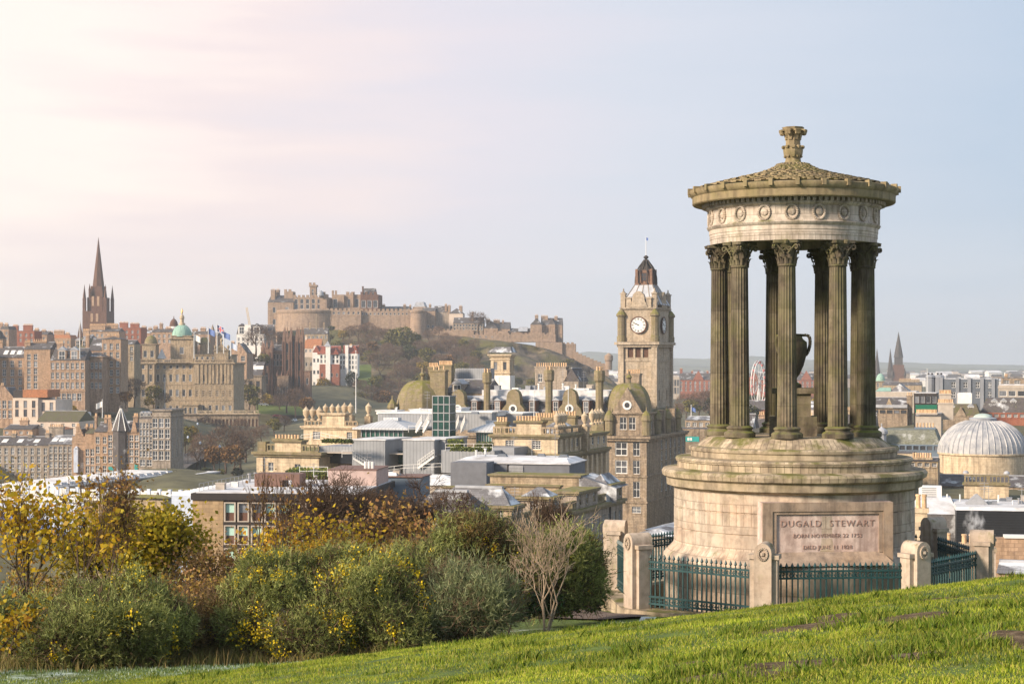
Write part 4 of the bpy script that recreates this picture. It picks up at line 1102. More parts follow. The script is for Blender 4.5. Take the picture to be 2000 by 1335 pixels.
    def chim(s, x, y, w, d, z0, z1, pots=4, mat=None, along='x', ph=.9):
        mb = MB(); mb.box(x-w/2, x+w/2, y-d/2, y+d/2, z0, z1-.35); mb.box(x-w/2-.15, x+w/2+.15, y-d/2-.15, y+d/2+.15, z1-.35, z1)
        o = s.part('chimney', mb, mat or s.mat)
        pm = MB(); pm.lathe([(.19,0),(.16,ph*.8),(.21,ph*.82),(.19,ph)], 7); me = POT.setdefault(round(ph,2), None) or pm.mesh('chimney_pot', M_pot, 60); POT[round(ph,2)] = me
        for i in range(pots):
            f = (i+.5)/pots - .5
            link('chimney_pot', me, o, ((x + f*w) if along == 'x' else x, y if along == 'x' else y + f*d, z1))
        return o
    def pchim(s, pl, pr, y, yt, z0, pots=4, d=1.0, mat=None, ph=.9):
        x0, x1 = s.lx(pl, y), s.lx(pr, y); return s.chim((x0+x1)/2, y, x1-x0, d, z0, s.lz(yt, x1, y), pots, mat, 'x', ph)
    def dormer(s, x, y, w, h, z, d=2.0, fm=None, style='sash', roofm=None, mat=None):
        mb = MB(); mb.box(x-w/2, x+w/2, y, y+d, z, z+h); o = s.part('dormer', mb, mat or M_wht)
        r = MB(); r.gable(x-w/2-.15, x+w/2+.15, y-.15, y+d, z+h, w*.45, along='y'); s.part('roof', r, roofm or R_lead, o)
        f, g = win_mesh(w*.72, h*.85, style, fm or M_wht, G_dark); q = link('pane', g, o, (x-w*.36, y-.11, z+h*.08)); link('frame', f, o, (x-w*.36, y-.1, z+h*.08))
    def dome(s, x, y, r, z, h, mat, n=28, name='dome', ribs=0, prof=None):
        mb = MB(); prof = prof or [(r*math.cos(a), z + h*math.sin(a)) for a in [math.pi/2*i/9 for i in range(10)]]
        mb.lathe(prof, n, x, y); o = s.part(name, mb, mat, smooth=40)
        if ribs:
            q = MB()
            for k in range(ribs):
                a = 2*math.pi*k/ribs
                for i in range(len(prof)-2):
                    q.tube((x+prof[i][0]*math.cos(a), y+prof[i][0]*math.sin(a), prof[i][1]), (x+prof[i+1][0]*math.cos(a), y+prof[i+1][0]*math.sin(a), prof[i+1][1]), r*.018, r*.018, 4)
            s.part('rib', q, R_lead if mat is R_lead else mat, o)
        return o
    def balus(s, x0, x1, y, z, h, mat=None, side=None):
        mb = MB(); m = max(3, int((x1-x0)/.6))
        B = (lambda a, b_, c, d: mb.box(a, b_, y-.15, y+.15, c, d)) if side is None else (lambda a, b_, c, d: mb.box(side-.15, side+.15, a, b_, c, d))
        B(x0, x1, z, z+h*.22); B(x0, x1, z+h*.8, z+h)
        for i in range(m+1):
            xx = x0 + (x1-x0)*i/m
            if i % 6 == 0: B(max(x0,xx-.3), min(x1,xx+.3), z+h*.22, z+h*.8)
            else: B(xx-.09, xx+.09, z+h*.22, z+h*.8)
        return s.part('balustrade', mb, mat or s.mat)
    def rail(s, pts, h=1.0, mat=None, name='handrail', w=.05):
        mb = MB()
        for a, b_ in zip(pts[:-1], pts[1:]):
            a, b_ = Vector(a), Vector(b_); n_ = max(1, int((b_-a).length/1.4))
            for z in (h, h*.55): mb.bar(a + Vector((0,0,z)), b_ + Vector((0,0,z)), w, w)
            for i in range(n_+1): q = a.lerp(b_, i/n_); mb.bar(q, q + Vector((0,0,h)), w, w)
        return s.part(name, mb, mat or M_wht)
POT = {}
def flagpole(label, px, yb, yt, D, mat=None, flag=None, fl=1.0, group=None, fw=1):
    b0 = P(px, yb, D); h = (yb-yt)*D/F; o = thing('flagpole', label, 'flagpole', b0, 0, group); m = MB(); r = max(.06, D*.00022)
    m.tube((0,0,0),(0,0,h), r*1.3, r*.8, 8); m.lathe([(.001,h+r*4),(r*2,h+r*2),(.001,h)], 8); m.build('pole', mat or M_wht, o)
    if flag is not None:
        f = MB(); N = 8; wv = lambda u: .12*fl*math.sin(u*5)
        for i in range(N):
            u0, u1 = i/N, (i+1)/N
            f.add([(fw*u0*fl*1.1, wv(u0), h-fl-.1-.5*u0*fl), (fw*u1*fl*1.1, wv(u1), h-fl-.1-.5*u1*fl), (fw*u1*fl*1.1, wv(u1), h-.1-.5*u1*fl), (fw*u0*fl*1.1, wv(u0), h-.1-.5*u0*fl)], [(0,1,2,3)])
        f.build('flag', flag, o)
    return o
# ================================================================ terrain of the city, far hills, rock
CTRL = []
for px in (-800, 0, 500, 1000, 1500, 2000, 2800): CTRL += [(px, 46, -7.2), (px, 110, -30.0)]
def cp(px, D, py): CTRL.append((px, D, (HY-py)*D/F))
for px, D, z in ((0,190,-40),(500,190,-38),(1000,190,-38),(1250,190,-36),(1850,200,-27),(100,335,-60),(420,330,-56),(700,280,-42),(1250,370,-39),(1250,280,-38)): CTRL.append((px, D, z))
for q in ((100,500,952),(330,480,912),(440,560,928),(340,600,905),(100,650,800),(0,560,835),(250,700,792),(350,800,822),(500,850,838),(560,900,820),(550,930,795),(700,900,808),(850,950,800),(1100,1000,785),(650,1050,748),(190,1150,668),(480,1000,695),
          (1350,900,822),(1360,1400,778),(1850,600,806),(1900,330,935),(1720,360,885),(1950,430,830),(1000,3000,747),(0,3000,735),(2000,3000,742),(-800,3000,735),(2800,3000,742)): cp(*q)
for px in (-800, 0, 1000, 2000, 2800): CTRL.append((px, 9000, -30.0))
CA = np.array(CTRL, float)
def ground_z(px, D):
    d2 = ((CA[:,0]-px)/350.0)**2 + ((np.log(CA[:,1])-math.log(D))*3.2)**2 + .01
    w = 1/d2**1.6
    return float((w*CA[:,2]).sum()/w.sum())
gx_ = [-1400 + 60*i for i in range(81)]; gd = [46*(9000/46)**(i/70.0) for i in range(71)]
m = MB(); m.add([((px-1000)/F*D, D, ground_z(px, D)) for D in gd for px in gx_], [(j*81+i, j*81+i+1, (j+1)*81+i+1, (j+1)*81+i) for j in range(70) for i in range(80)])
tag(m.build('ground', M_stonepath, smooth=180), kind='structure')
M_hill = plain('far_hill_fields', (.13,.13,.075), .95, .5, 400, dirt=(.045,.055,.04))
def hills(name, pts, D, thick, mat, seed):
    m = MB(); rg = random.Random(seed); NX, NY = 160, 10; vs = []
    pa = [p[0] for p in pts]
    for j in range(NY+1):
        t = j/NY; Dd = D - thick*(1-t)
        for i in range(NX+1):
            px = pa[0] + (pa[-1]-pa[0])*i/NX; py = float(np.interp(px, pa, [p[1] for p in pts]))
            z1 = (HY-py)*D/F; z0 = -34.0
            z = z0 + (z1-z0)*(t**.8)
            z += mnoise.noise(Vector((px*.02, t*3, seed)))*5*t + mnoise.noise(Vector((px*.16, t*5, seed)))*4.5*t
            vs.append(((px-1000)/F*Dd, Dd, z))
    for i in range(NX+1): x, y, z = vs[NY*(NX+1)+i]; vs.append((x*1.06, y*1.06, -60))
    m.add(vs, [(j*(NX+1)+i, j*(NX+1)+i+1, (j+1)*(NX+1)+i+1, (j+1)*(NX+1)+i) for j in range(NY+1) for i in range(NX)])
    return tag(m.build(name, mat, smooth=180), kind='structure')
hills('hills', [(-500,700),(400,702),(900,694),(1100,690),(1150,686),(1200,690),(1300,699),(1380,700),(1470,696),(1600,702),(1760,708),(1850,710),(2000,713),(2500,716)], 7400, 1500, M_hill, 1)
hills('hills', [(-500,716),(900,716),(1300,714),(1500,716),(1750,718),(2000,722),(2500,724)], 5600, 900, M_hill, 2)

# castle rock
t = NT('rock_and_turf'); ob = t.coords('Object', rnd=False); n = t.noise(ob, .035, 7, .7); n2 = t.noise(t.coords('Object', (1,1,.35), False), .09, 6, .7)
col = t.mix(t.step(n2, .38, .62), (.045,.036,.03), (.20,.15,.10)); col = t.mix(t.step(n, .46, .58, 0, .85), col, (.105,.10,.025))
M_rock = t.out(col, .95, n2, .8, 3.0)
RK = [(540,648,1180,735,1110),(600,642,1250,760,1080),(700,642,1250,800,1000),(800,645,1250,806,1000),(900,652,1250,806,1010),(960,662,1250,800,1020),(1040,674,1245,795,1040),(1100,690,1240,790,1060),(1150,714,1237,785,1080),(1188,738,1235,780,1100),(1212,756,1228,780,1120),(1250,780,1220,785,1130)]
RKa = np.array(RK, float)
def rock_pt(px, s):
    ty, td, by, bd = [float(np.interp(px, RKa[:,0], RKa[:,k])) for k in (1,2,3,4)]
    cl = float(np.interp(px, [850, 980], [0, 1])); sd_ = s
    zt, zb = (HY-ty)*td/F, (HY-by)*bd/F
    D = bd + (td-bd)*(s if cl == 0 else s*(1-cl) + cl*(min(1, s*1.0)))
    f = s*(1-cl) + cl*(.35*s + .65*min(1, max(0, (s-.25)/.55))) if s < 1 else 1
    return Vector(((px-1000)/F*D, D, zb + (zt-zb)*f))
m = MB(); NX, NS = 150, 26; vs = []
for j in range(NS+3):
    for i in range(NX+1):
        px = 540 + 710*i/NX; s = min(1, j/NS); v = rock_pt(px, s)
        if j <= NS:
            a = .4 + .6*float(np.interp(px, [850,980], [0,1])); e = min(1, s*4)*min(1,(1-s)*5+.1)
            dn = mnoise.noise(v*.03)*14*a + mnoise.noise(Vector((v.x*.12, v.y*.12, v.z*.05)))*7*a + mnoise.noise(v*.3)*2.2*a
            v = v + Vector((0,-1,.15))*dn*e
        elif j == NS+1: v = v + Vector((0, 90, 0))
        else: v = Vector((v.x, v.y + 160, -40))
        vs.append(tuple(v))
m.add(vs, [(j*(NX+1)+i, j*(NX+1)+i+1, (j+1)*(NX+1)+i+1, (j+1)*(NX+1)+i) for j in range(NS+2) for i in range(NX)])
tag(m.build('castle_rock_hill', M_rock, smooth=180), kind='structure')

# ================================================================ castle
c = Bd('castle', 'long hilltop castle of brown stone blocks and walls on the crag', 560, 700, 1245, 668, 4, 'castle', B_castle)
def cw(pl, pr, y0, d, yt, win=(), yb=None, mat=None, **k): return c.pw(pl, pr, y0, d, yt, yb, win=win, mat=mat, style='plain', **k)
def cren(pl, pr, y, yt, h=1.6, mat=None):
    x0, x1 = c.lx(pl, y), c.lx(pr, y); z = c.lz(yt, x1, y); mb = MB(); n = max(2, int((x1-x0)/3.0))
    for i in range(n): a = x0 + (x1-x0)*i/n; mb.box(a, a + (x1-x0)/n*.6, y, y+1.2, z, z+h)
    c.part('battlement', mb, mat or c.mat)
def croof(pl, pr, y, d, yt, yr, kind='gable', mat=None, along='x'):
    x0, x1 = c.lx(pl, y), c.lx(pr, y); z0 = c.lz(yt, x1, y); c.roof(kind, x0, x1, y, y+d, z0, c.lz(yr, x1, y+d/2) - z0, mat, along)
cw(523, 573, 6, 22, 590, [(2,3,2.2,4)]); croof(523, 573, 6, 22, 590, 577)
c.pchim(530, 538, 12, 566, 30, 3, 4, ph=1.2); c.pchim(540, 546, 18, 566, 30, 3, 4, ph=1.2)
cw(573, 640, 8, 24, 580, [(6,2,2.4,4.2,c.lz(603),c.lz(582))]); cren(573, 640, 8, 580)
cw(555, 572, 12, 10, 569, [(1,1,2,2)]); cren(555, 572, 12, 569)
cw(605, 617, 14, 5, 560, [(1,2,1.4,2.4,c.lz(575),c.lz(562))]); cw(603.5, 618.5, 13.4, 6.2, 556, yb=560); cren(603.5, 618.5, 13.4, 556)
cw(624, 638, 4, 8, 574, [(2,1,1.6,3)]); cren(624, 638, 4, 574); c.dome(c.lx(626,3), 3, 2.5, c.lz(577), 4, R_lead)
mb = MB(); mb.lathe([(26,0),(25,c.lz(612)),(25.6,c.lz(610)),(25.6,c.lz(606)),(24.6,c.lz(604)),(24,c.lz(604))], 40, c.lx(604,14), 18, a0=math.pi, a1=2*math.pi)
c.part('half_moon_battery', mb, B_castle, smooth=40)
cw(628, 705, 0, 12, 606, [(8,1,1.6,2,c.lz(614),c.lz(608))], band=(c.lz(617),)); cren(628, 705, 0, 606)
cw(640, 704, 14, 20, 600); cw(648, 704, 18, 20, 575, [(4,1,3,7,c.lz(600),c.lz(580))]); cren(648, 660, 18, 575, 3); cren(676, 696, 18, 575, 2)
cw(664, 672, 16, 6, 576); cw(684, 690, 16, 6, 571)
cw(704, 739, 10, 20, 575, [(3,1,3.2,10,c.lz(601),c.lz(584))], mat=B_dark); croof(706, 731, 12, 16, 575, 563); cren(704, 739, 10, 575, 2.0, B_dark); c.pchim(707.5, 710, 12, 559, 30, 0, 2, B_dark)
cw(704, 830, 4, 10, 607, [(16,1,1.4,1.8,c.lz(615),c.lz(610))]); cren(704, 830, 4, 607)
cw(739, 800, 22, 14, 603, [(8,1,2,2)], mat=B_grey); croof(739, 800, 22, 14, 603, 598.5)
for a in (747, 788): c.pchim(a, a+5, 26, 595.5, 20, 3, 3)
cw(806, 832, 26, 16, 599, [(4,1,2,2)]); croof(808, 830, 26, 16, 599, 590, 'mansard', R_lead); c.pchim(838, 842, 28, 595, 20, 2, 3); c.pchim(800, 803, 28, 596, 20, 2, 3)
for (a, b_) in ((808, 823),): 
    mb = MB(); mb.lathe([(6,0),(5.2,c.lz(612)),(5.8,c.lz(610)),(5.8,c.lz(607)),(4,c.lz(604)),(.1,c.lz(601))], 16, c.lx(816,0), 0); c.part('corner_turret', mb, B_castle, smooth=40)
cw(823, 850, 14, 14, 607, [(3,1,1.8,2)]); croof(823, 850, 14, 14, 607, 601)
cw(847, 877, 18, 12, 609, mat=B_grey); croof(847, 877, 18, 12, 609, 597.5)
c.pchim(869, 873, 20, 595, 20, 3, 3); c.pchim(875, 880, 18, 597, 20, 3, 3)
cw(877, 904, 14, 14, 612, [(3,1,1.8,3)], mat=B_harl); croof(877, 904, 14, 14, 612, 602, 'hip'); c.pchim(897, 903, 18, 598, 20, 3, 3)
cw(885, 944, 6, 12, 631, [(10,2,1.5,1.7,c.lz(645),c.lz(632))], mat=B_brown); croof(885, 944, 6, 12, 631, 620, mat=R_slate); c.pchim(921, 925, 10, 611, 10, 2, 3)
cw(820, 925, 0, 8, 645, mat=B_castle); cren(820, 925, 0, 645, 1.2)
cw(920, 1085, -4, 10, 653, [(14,1,1.0,1.3,c.lz(660),c.lz(656))]); cren(920, 1085, -4, 653, 1.2)
cw(945, 972, 6, 14, 641, [(2,2,1.6,2)]); croof(945, 972, 6, 14, 641, 627, along='y'); cw(960, 996, 8, 14, 642, [(5,1,1.8,2)]); croof(960, 996, 8, 14, 642, 629)
c.pchim(950, 957, 14, 624, 10, 3, 4); c.pchim(964, 976, 15, 625, 10, 5, 3); c.pchim(981, 984, 15, 626, 10, 2, 3)
cw(973, 992, 2, 8, 646, [(3,1,1.6,1.8)], mat=B_castle); cw(992, 1040, 6, 12, 648, [(7,1,1.5,1.6)]); croof(992, 1040, 6, 12, 648, 641); croof(1012, 1030, 4, 12, 647, 639, mat=R_lead)
cw(1036, 1058, 2, 16, 634, [(1,1,4,5,c.lz(655),c.lz(645))]); croof(1036, 1058, 2, 16, 634, 622, along='y')
cw(1044, 1098, 6, 18, 634, [(8,2,1.7,3.4,c.lz(663),c.lz(637))], yb=None); croof(1056, 1098, 6, 18, 634, 621); cw(1072, 1084, 4, 6, 633, [(1,2,2.4,3)]); croof(1072, 1084, 4, 12, 633, 622, along='y')
c.pchim(1045, 1051, 12, 616, 10, 3, 4); c.pchim(1057, 1070, 14, 617, 10, 5, 3); c.pchim(1083, 1089, 14, 618, 10, 3, 4)
cw(1046, 1098, -8, 10, 668, yb=700); cw(1098, 1124, -6, 12, 671, [(5,1,.9,1.2,c.lz(680),c.lz(675))], yb=700); cren(1098, 1124, -6, 671, 1.0)
for i in range(9):
    a = 1122 + 7.4*i; yt = 687 + 25*(i/8.0)**.9; cw(a, a+7.6, -8, 3, yt, yb=yt+26, mat=B_castle)
mb = MB(); mb.lathe([(2.4,0),(2.4,6),(3,7),(3,10),(.2,12)], 12, c.lx(1189,-8), -8, ); o = c.part('corner_turret', mb, B_castle); o.location.z = c.lz(722)

# ================================================================ clock tower and hotel
h = Bd('grand_hotel', 'big brown stone hotel with mossy corner domes and dormered mansard roof', 770, 1263, 370, 1062, 20, 'hotel', B_brown)
zc = h.lz(852); za = h.lz(806)
dp = h.sy(1341)
h.wall(0, h.w-.4, .6, dp, zc, swin=[(9,3,1.3,2.9,h.lz(930),zc-1.0),(9,1,1.3,3,h.lz(975),h.lz(934))], cornice=.9, band=(h.lz(930),h.lz(981)))
xc0 = h.lx(1187)
h.wall(xc0, h.w, 0, 10, zc, win=[(1,2,2.7,2.9,h.lz(930),zc-.8,xc0+.8,xc0+5.2),(1,2,1.5,2.9,h.lz(930),zc-.8,h.w-3.6,h.w-.9),(1,1,1.5,3.4,h.lz(978),h.lz(934),h.w-3.6,h.w-.9),(1,1,2.0,2.0,h.lz(1003),h.lz(988),h.w-3.6,h.w-.9)], cornice=1.1, band=(h.lz(930),h.lz(981)), style='sash')
h.wall(xc0+.6, h.w-.6, .8, 9, za, zc, win=[(2,1,1.5,2.7,zc+1,za-.6,xc0+2.2,xc0+6.2)], swin=[(4,1,1,2.4,zc+1,za-.6)], cornice=.5, style='sash')
mb = MB(); xm = xc0 + 4.2
mb.add([(xm-3.3,.5,za),(xm+3.3,.5,za),(xm+2,.5,za+2.2),(xm,.5,za+5.4),(xm-2,.5,za+2.2),(xm-3.3,1.3,za),(xm+3.3,1.3,za),(xm+2,1.3,za+2.2),(xm,1.3,za+5.4),(xm-2,1.3,za+2.2)], [(0,1,2,3,4),(9,8,7,6,5),(1,6,7,2),(2,7,8,3),(3,8,9,4),(4,9,5,0)])
h.part('gable', mb, B_brown)
def oculus(bd, x, y, z, r):
    m = MB(); m.lathe([(r*.55,-.12),(r*.6,.1),(r,.1),(r,-.12)], 16); M = Matrix.Rotation(math.pi/2, 4, 'X')
    m.v = [tuple(M @ Vector(v)) for v in m.v]; o = bd.part('round_window', m, M_wht); o.location = (x, y, z)
    m = MB(); m.lathe([(r*.58,0),(.001,0.01)], 16); m.v = [tuple(M @ Vector(v)) for v in m.v]; q = bd.part('pane', m, G_dark, o); q.location = (0, -.02, 0)
oculus(h, xm, .42, za+1.6, 1.0)
def sqdome(bd, x, y, w, z, hh, mat, cap=.16):
    """four sided bulbous roof"""
    m = MB(); pr = [(w*(math.cos(a)**.8)*(1-cap)+w*cap, z + hh*math.sin(a)) for a in [math.pi/2*i/8 for i in range(9)]]
    prof = [(r*1.28, zz) for r, zz in pr]; i0 = len(m.v); m.lathe(prof, 8, 0, 0, a0=math.pi/8, a1=2*math.pi+math.pi/8); m.v = [(vx+x, vy+y, vz) for vx, vy, vz in m.v]
    return bd.part('dome', m, mat)
zd = h.lz(800); sqdome(h, xm-1.0, 5.2, 3.9, za, h.lz(748)-za, B_moss)
mb = MB(); mb.lathe([(.5,0),(.4,1),(.75,1.4),(.3,2),(.15,2.8)], 8, xm-1.0, 5.2); o = h.part('finial', mb, B_moss); o.location.z = h.lz(748)-.2
h.pchim(1224, 1251, 9, 729, za, 7, 2)
for x_, y_ in ((h.w-.2,.6),(h.w-.4,9.5),(xc0+.2,.6),(h.w-.4,18),(h.w-.4,27)):
    mb = MB(); mb.lathe([(1.0,0),(1.0,3.0),(1.25,3.1),(1.2,3.5),(1.0,4.3),(.5,5.0),(.15,5.3),(.12,5.9),(.02,6.1)], 10, x_, y_); o = h.part('corner_turret', mb, B_moss); o.location.z = zc+.2
h.wall(h.w-8.4, h.w-.4, 16, 3, zc+5.2, zc, swin=[(1,1,1.2,2.4)], win=[(2,1,1.2,2.4)]); h.wall(h.w-8.4, h.w-.4, 25, 3, zc+5.4, zc, swin=[(1,1,1.2,2.4)], win=[(2,1,1.2,2.4)])
h.roof('mansard', h.w-14, h.w-.8, 10, dp, zc, 5.5, R_mossy)
# long mansard range
zm0 = h.lz(836, h.lx(1180)); xr_ = h.lx(1183)
h.wall(0, xr_, 1.2, 12, zm0, 0)
mb = MB(); yt_ = 5.0; zm1 = h.lz(783, xr_, 4.6)
prf = [(1.2,zm0),(1.7,zm0+(zm1-zm0)*.35),(2.6,zm0+(zm1-zm0)*.7),(4.4,zm1)]
vs = [(x, y, z) for x in (0, xr_) for y, z in prf]; mb.add(vs, [(i, 4+i, 5+i, 1+i) for i in range(3)])
rf = h.part('roof', mb, R_slate); mb = MB(); mb.path([(0,4.5,zm1+.3),(xr_,4.5,zm1+.3)], .75, 10); h.part('ridge', mb, R_lead, rf)
mb = MB(); mb.box(h.lx(945,6), xr_, 4.8, 18, zm1-.5, h.lz(762, xr_, 9)); h.part('flat_roof', mb, R_snow)
for pl, pr, yt in ((1000,1012,757),(1062,1068,755),(1120,1150,758),(1010,1040,761)): 
    x0, x1 = h.lx(pl,12), h.lx(pr,12); mb = MB(); mb.box(x0, x1, 12, 14, zm1, h.lz(yt,x1,12)); h.part('roof_housing', mb, M_wht)
for pxx in (927, 972, 1040, 1086, 1145): h.dormer(h.lx(pxx,1.2), 1.0, 1.5, 2.9, h.lz(808, h.lx(pxx), 1.2), 2.6, mat=B_dark)
for pxx in (895, 1003, 1113):
    x = h.lx(pxx, .8); mb = MB(); z0 = h.lz(812, x, .8)
    poly = [(-2.9,0),(2.9,0),(2.5,1.6),(1.6,2.6),(1.5,4.4),(1.2,5.2),(.6,5.7),(0,5.9),(-.6,5.7),(-1.2,5.2),(-1.5,4.4),(-1.6,2.6),(-2.5,1.6)]
    n_ = len(poly); mb.add([(x+a, .5, z0+b_) for a, b_ in poly] + [(x+a, 2.4, z0+b_) for a, b_ in poly], [tuple(range(n_))] + [(i, n_+i, n_+(i+1)%n_, (i+1)%n_) for i in range(n_)])
    h.part('gable', mb, B_moss); oculus(h, x, .45, z0+1.6, .95)
for pl, pr, yt in ((942,960,727),(1062,1082,722),(1160,1181,723)):
    x0, x1 = h.lx(pl,1.8), h.lx(pr,1.8); x = (x0+x1)/2; zt = h.lz(yt, x, 1.8); zb = h.lz(822, x, 1.8); r = (x1-x0)/2
    mb = MB(); mb.lathe([(r*1.7,zb-2),(r*1.5,zb),(r*.8,zb+2),(r*.72,zb+2.4),(r*.72,zt-2.6),(r*1.0,zt-2.2),(r*1.05,zt-.6),(r*.95,zt)], 8, x, 1.9); o = h.part('chimney', mb, B_moss)
    me = POT[.9]
    for i in range(4): link('chimney_pot', me, o, (x + (i-1.5)*.35, 1.9 + (i % 2)*.4, zt-.05))
h.pchim(838, 856, 6, 716, zm0, 6, 1.6, B_moss); h.pchim(858, 884, 14, 712, zm0, 9, 1.6, B_moss); h.pchim(843, 872, 2.5, 722, zm0-2, 3, 1.8, B_moss)
x0, x1 = h.lx(868,8), h.lx(948,8); z0 = h.lz(768, x1, 8); h.wall(x0, x1, 8, 12, z0, zm0); h.roof('gable', x0, x1, 8, 20, z0, h.lz(741,x1,14)-z0, R_slate); h.dormer(h.lx(893,8), 8, 2.4, 2.6, z0-.5, 4, mat=B_grey)
mb = MB(); mb.box(h.lx(889,18), h.lx(948,18), 18, 24, z0, h.lz(719,h.lx(948,18),18)); h.part('metal_housing', mb, M_seam)
# left corner dome
xl0, xl1 = h.lx(764), h.lx(858); xm = (xl0+xl1)/2; z0 = h.lz(806, xl1)
h.wall(xl0+.4, xl1-.4, -.4, 9, z0, 0); sqdome(h, xm, 4.2, 4.7, z0, h.lz(742, xm, 4)-z0, B_moss); oculus(h, xm, -.6, z0+.9, .9)
mb = MB(); mb.lathe([(.5,0),(.4,1),(.75,1.4),(.3,2),(.15,3)], 8, xm, 4.2); o = h.part('finial', mb, B_moss); o.location.z = h.lz(742,xm,4)-.2
mb = MB(); mb.add([(xm-2.6,-.7,z0-2),(xm+2.6,-.7,z0-2),(xm,-.7,z0+3.4),(xm-2.6,.4,z0-2),(xm+2.6,.4,z0-2),(xm,.4,z0+3.4)], [(0,1,2),(5,4,3),(0,2,5,3),(1,4,5,2)]); h.part('gable', mb, B_sand)
for xx in (xl0+.3, xl1-.3):
    mb = MB(); mb.lathe([(1.0,-3),(1.0,.8),(1.3,1),(1.1,1.8),(.5,2.6),(.2,3.0),(.2,3.6),(.02,3.9)], 8, xx, 0); o = h.part('corner_turret', mb, B_moss); o.location.z = z0
# wide chimneys and slate gable behind the hotel
bb = Bd('stone_house', 'stone gable house with long row of chimney pots behind the mansard roof', 1045, 1132, 440, 800, 20, 'house', B_grey)
bb.wall(0, bb.w*.72, 0, 4, bb.lz(722), win=[(1,1,1.2,3,bb.lz(748),bb.lz(728),.3,2.4)]); bb.pchim(1047, 1108, 2, 715, bb.lz(724), 14, 2.2); bb.wall(bb.w*.6, bb.w, -1, 8, bb.lz(745)); bb.pchim(1100, 1131, 1, 741, bb.lz(747), 7, 1.4)
bb.roof('gable', bb.w*.66, bb.w*.98, 0, 8, bb.lz(745), 3.4, R_slate, 'y')
# bell tower with arched openings
lt = Bd('lantern_tower', 'pale square lantern tower with arched openings above a white block', 957, 996, 450, 800, 16, 'tower', B_cream)
lt.wall(0, lt.w, 0, 4.6, lt.lz(733), mat=B_white)
lt.wall(.15, lt.w-.15, .15, 4.3, lt.lz(692), lt.lz(733), win=[(2,1,1.0,2.6,lt.lz(724),lt.lz(705))], swin=[(3,1,.5,2.6,lt.lz(724),lt.lz(705))], cornice=.7, band=(lt.lz(728),lt.lz(701)), style='plain', fm=B_grey)
mb = MB(); mb.frustum(-.6, lt.w+.6, -.6, 5.2, lt.lz(688), 1.2, lt.w-.2, 1, 3.6, lt.lz(677)); lt.part('roof', mb, R_slates)
ct = Bd('clock_tower', 'tall ornate stone clock tower with glazed pyramid roof and flag on top', 1207, 1283, 392, 1060, 20, 'tower', stone('tower_stone', (.52,.425,.32), (.13,.105,.08), (.9,.42), 2.0, .55, .12, var=.22, warm=(.44,.31,.19), thr=.05))
dd = ct.sy(1315); w_ = ct.w
ct.wall(.5, w_-.5, .5, dd-1, ct.lz(668), win=[(3,1,1.3,3.2,ct.lz(700),ct.lz(676),1.9,w_-1.9),(1,3,.5,1.6,ct.lz(775),ct.lz(690),w_-1.5,w_-.9)], swin=[(2,2,.8,2.2)], cornice=1.2, dep=.35, style='plain', fm=B_brown, gm=B_dark, band=(ct.lz(703),))
mb = MB()
for x, y in ((0,0),(w_-1.3,0),(w_-1.3,dd-1.3),(0,dd-1.3)): mb.box(x, x+1.3, y, y+1.3, 0, ct.lz(676))
ct.part('buttress', mb, ct.mat).name = 'corner_pier'
zk0, zk1 = ct.lz(667), ct.lz(600)
ct.wall(.7, w_-.7, .7, dd-1.4, zk1, zk0, cornice=.45)
zk = ct.lz(634)
for sd_ in (0, 1):
    m = MB(); m.lathe([(.001,.06),(1.72,.06),(1.74,0)], 40); M = Matrix.Rotation(math.pi/2, 4, 'X')
    if sd_: M = Matrix.Rotation(math.pi/2, 4, 'Z') @ M
    m.v = [tuple(M @ Vector(v)) for v in m.v]
    o = ct.part('clock', m, M_wht); o.location = (w_/2+.15, .34, zk) if not sd_ else (w_-.34, dd/2, zk)
    m = MB(); m.lathe([(1.72,-.05),(1.72,.14),(1.95,.14),(1.95,-.05)], 40); m.v = [tuple(M @ Vector(v)) for v in m.v]; ct.part('rim', m, B_dark, o)
    m = MB()
    for k in range(12):
        a = 2*math.pi*k/12
        for q in ((-.11,.11) if k % 3 else (-.16,0,.16)):
            c_ = M @ Vector((1.36*math.sin(a) + q*math.cos(a), 1.36*math.cos(a) - q*math.sin(a), .075)); r_ = M @ Vector((math.sin(a), math.cos(a), 0)); n_ = M @ Vector((0,0,1))
            m.obox(c_, r_, n_, r_.cross(n_), .24, .015, .04)
    ct.part('numeral', m, M_darkm, o)
    for a, L_, wd in ((R(9.8*30), 1.0, .10), (R(49*6), 1.5, .07)):
        m = MB(); r_ = M @ Vector((math.sin(a), math.cos(a), 0)); n_ = M @ Vector((0,0,1)); m.obox(M @ Vector((0,0,.1)) + r_*L_*.42, r_, n_, r_.cross(n_), L_*.58, .02, wd); ct.part('clock_hand', m, M_darkm, o)
    m = MB(); f_ = lambda u, d_, z: (w_/2+.15+u, .5-d_, z) if not sd_ else (w_-.5+d_, dd/2+u, z)
    for d0, d1 in ((-.2, .35),):
        pl = [(-2.2,zk1+.1),(2.2,zk1+.1),(1.45,zk1+1.7),(1.45,zk1+2.2),(1.2,zk1+3.0),(.6,zk1+3.55),(0,zk1+3.75),(-.6,zk1+3.55),(-1.2,zk1+3.0),(-1.45,zk1+2.2),(-1.45,zk1+1.7)]; n_ = len(pl)
        m.add([f_(u,d1,z) for u,z in pl] + [f_(u,d0-.6,z) for u,z in pl], [tuple(range(n_)), tuple(range(2*n_-1,n_-1,-1))] + [(i,n_+i,n_+(i+1)%n_,(i+1)%n_) for i in range(n_)])
    ct.part('gable', m, ct.mat)
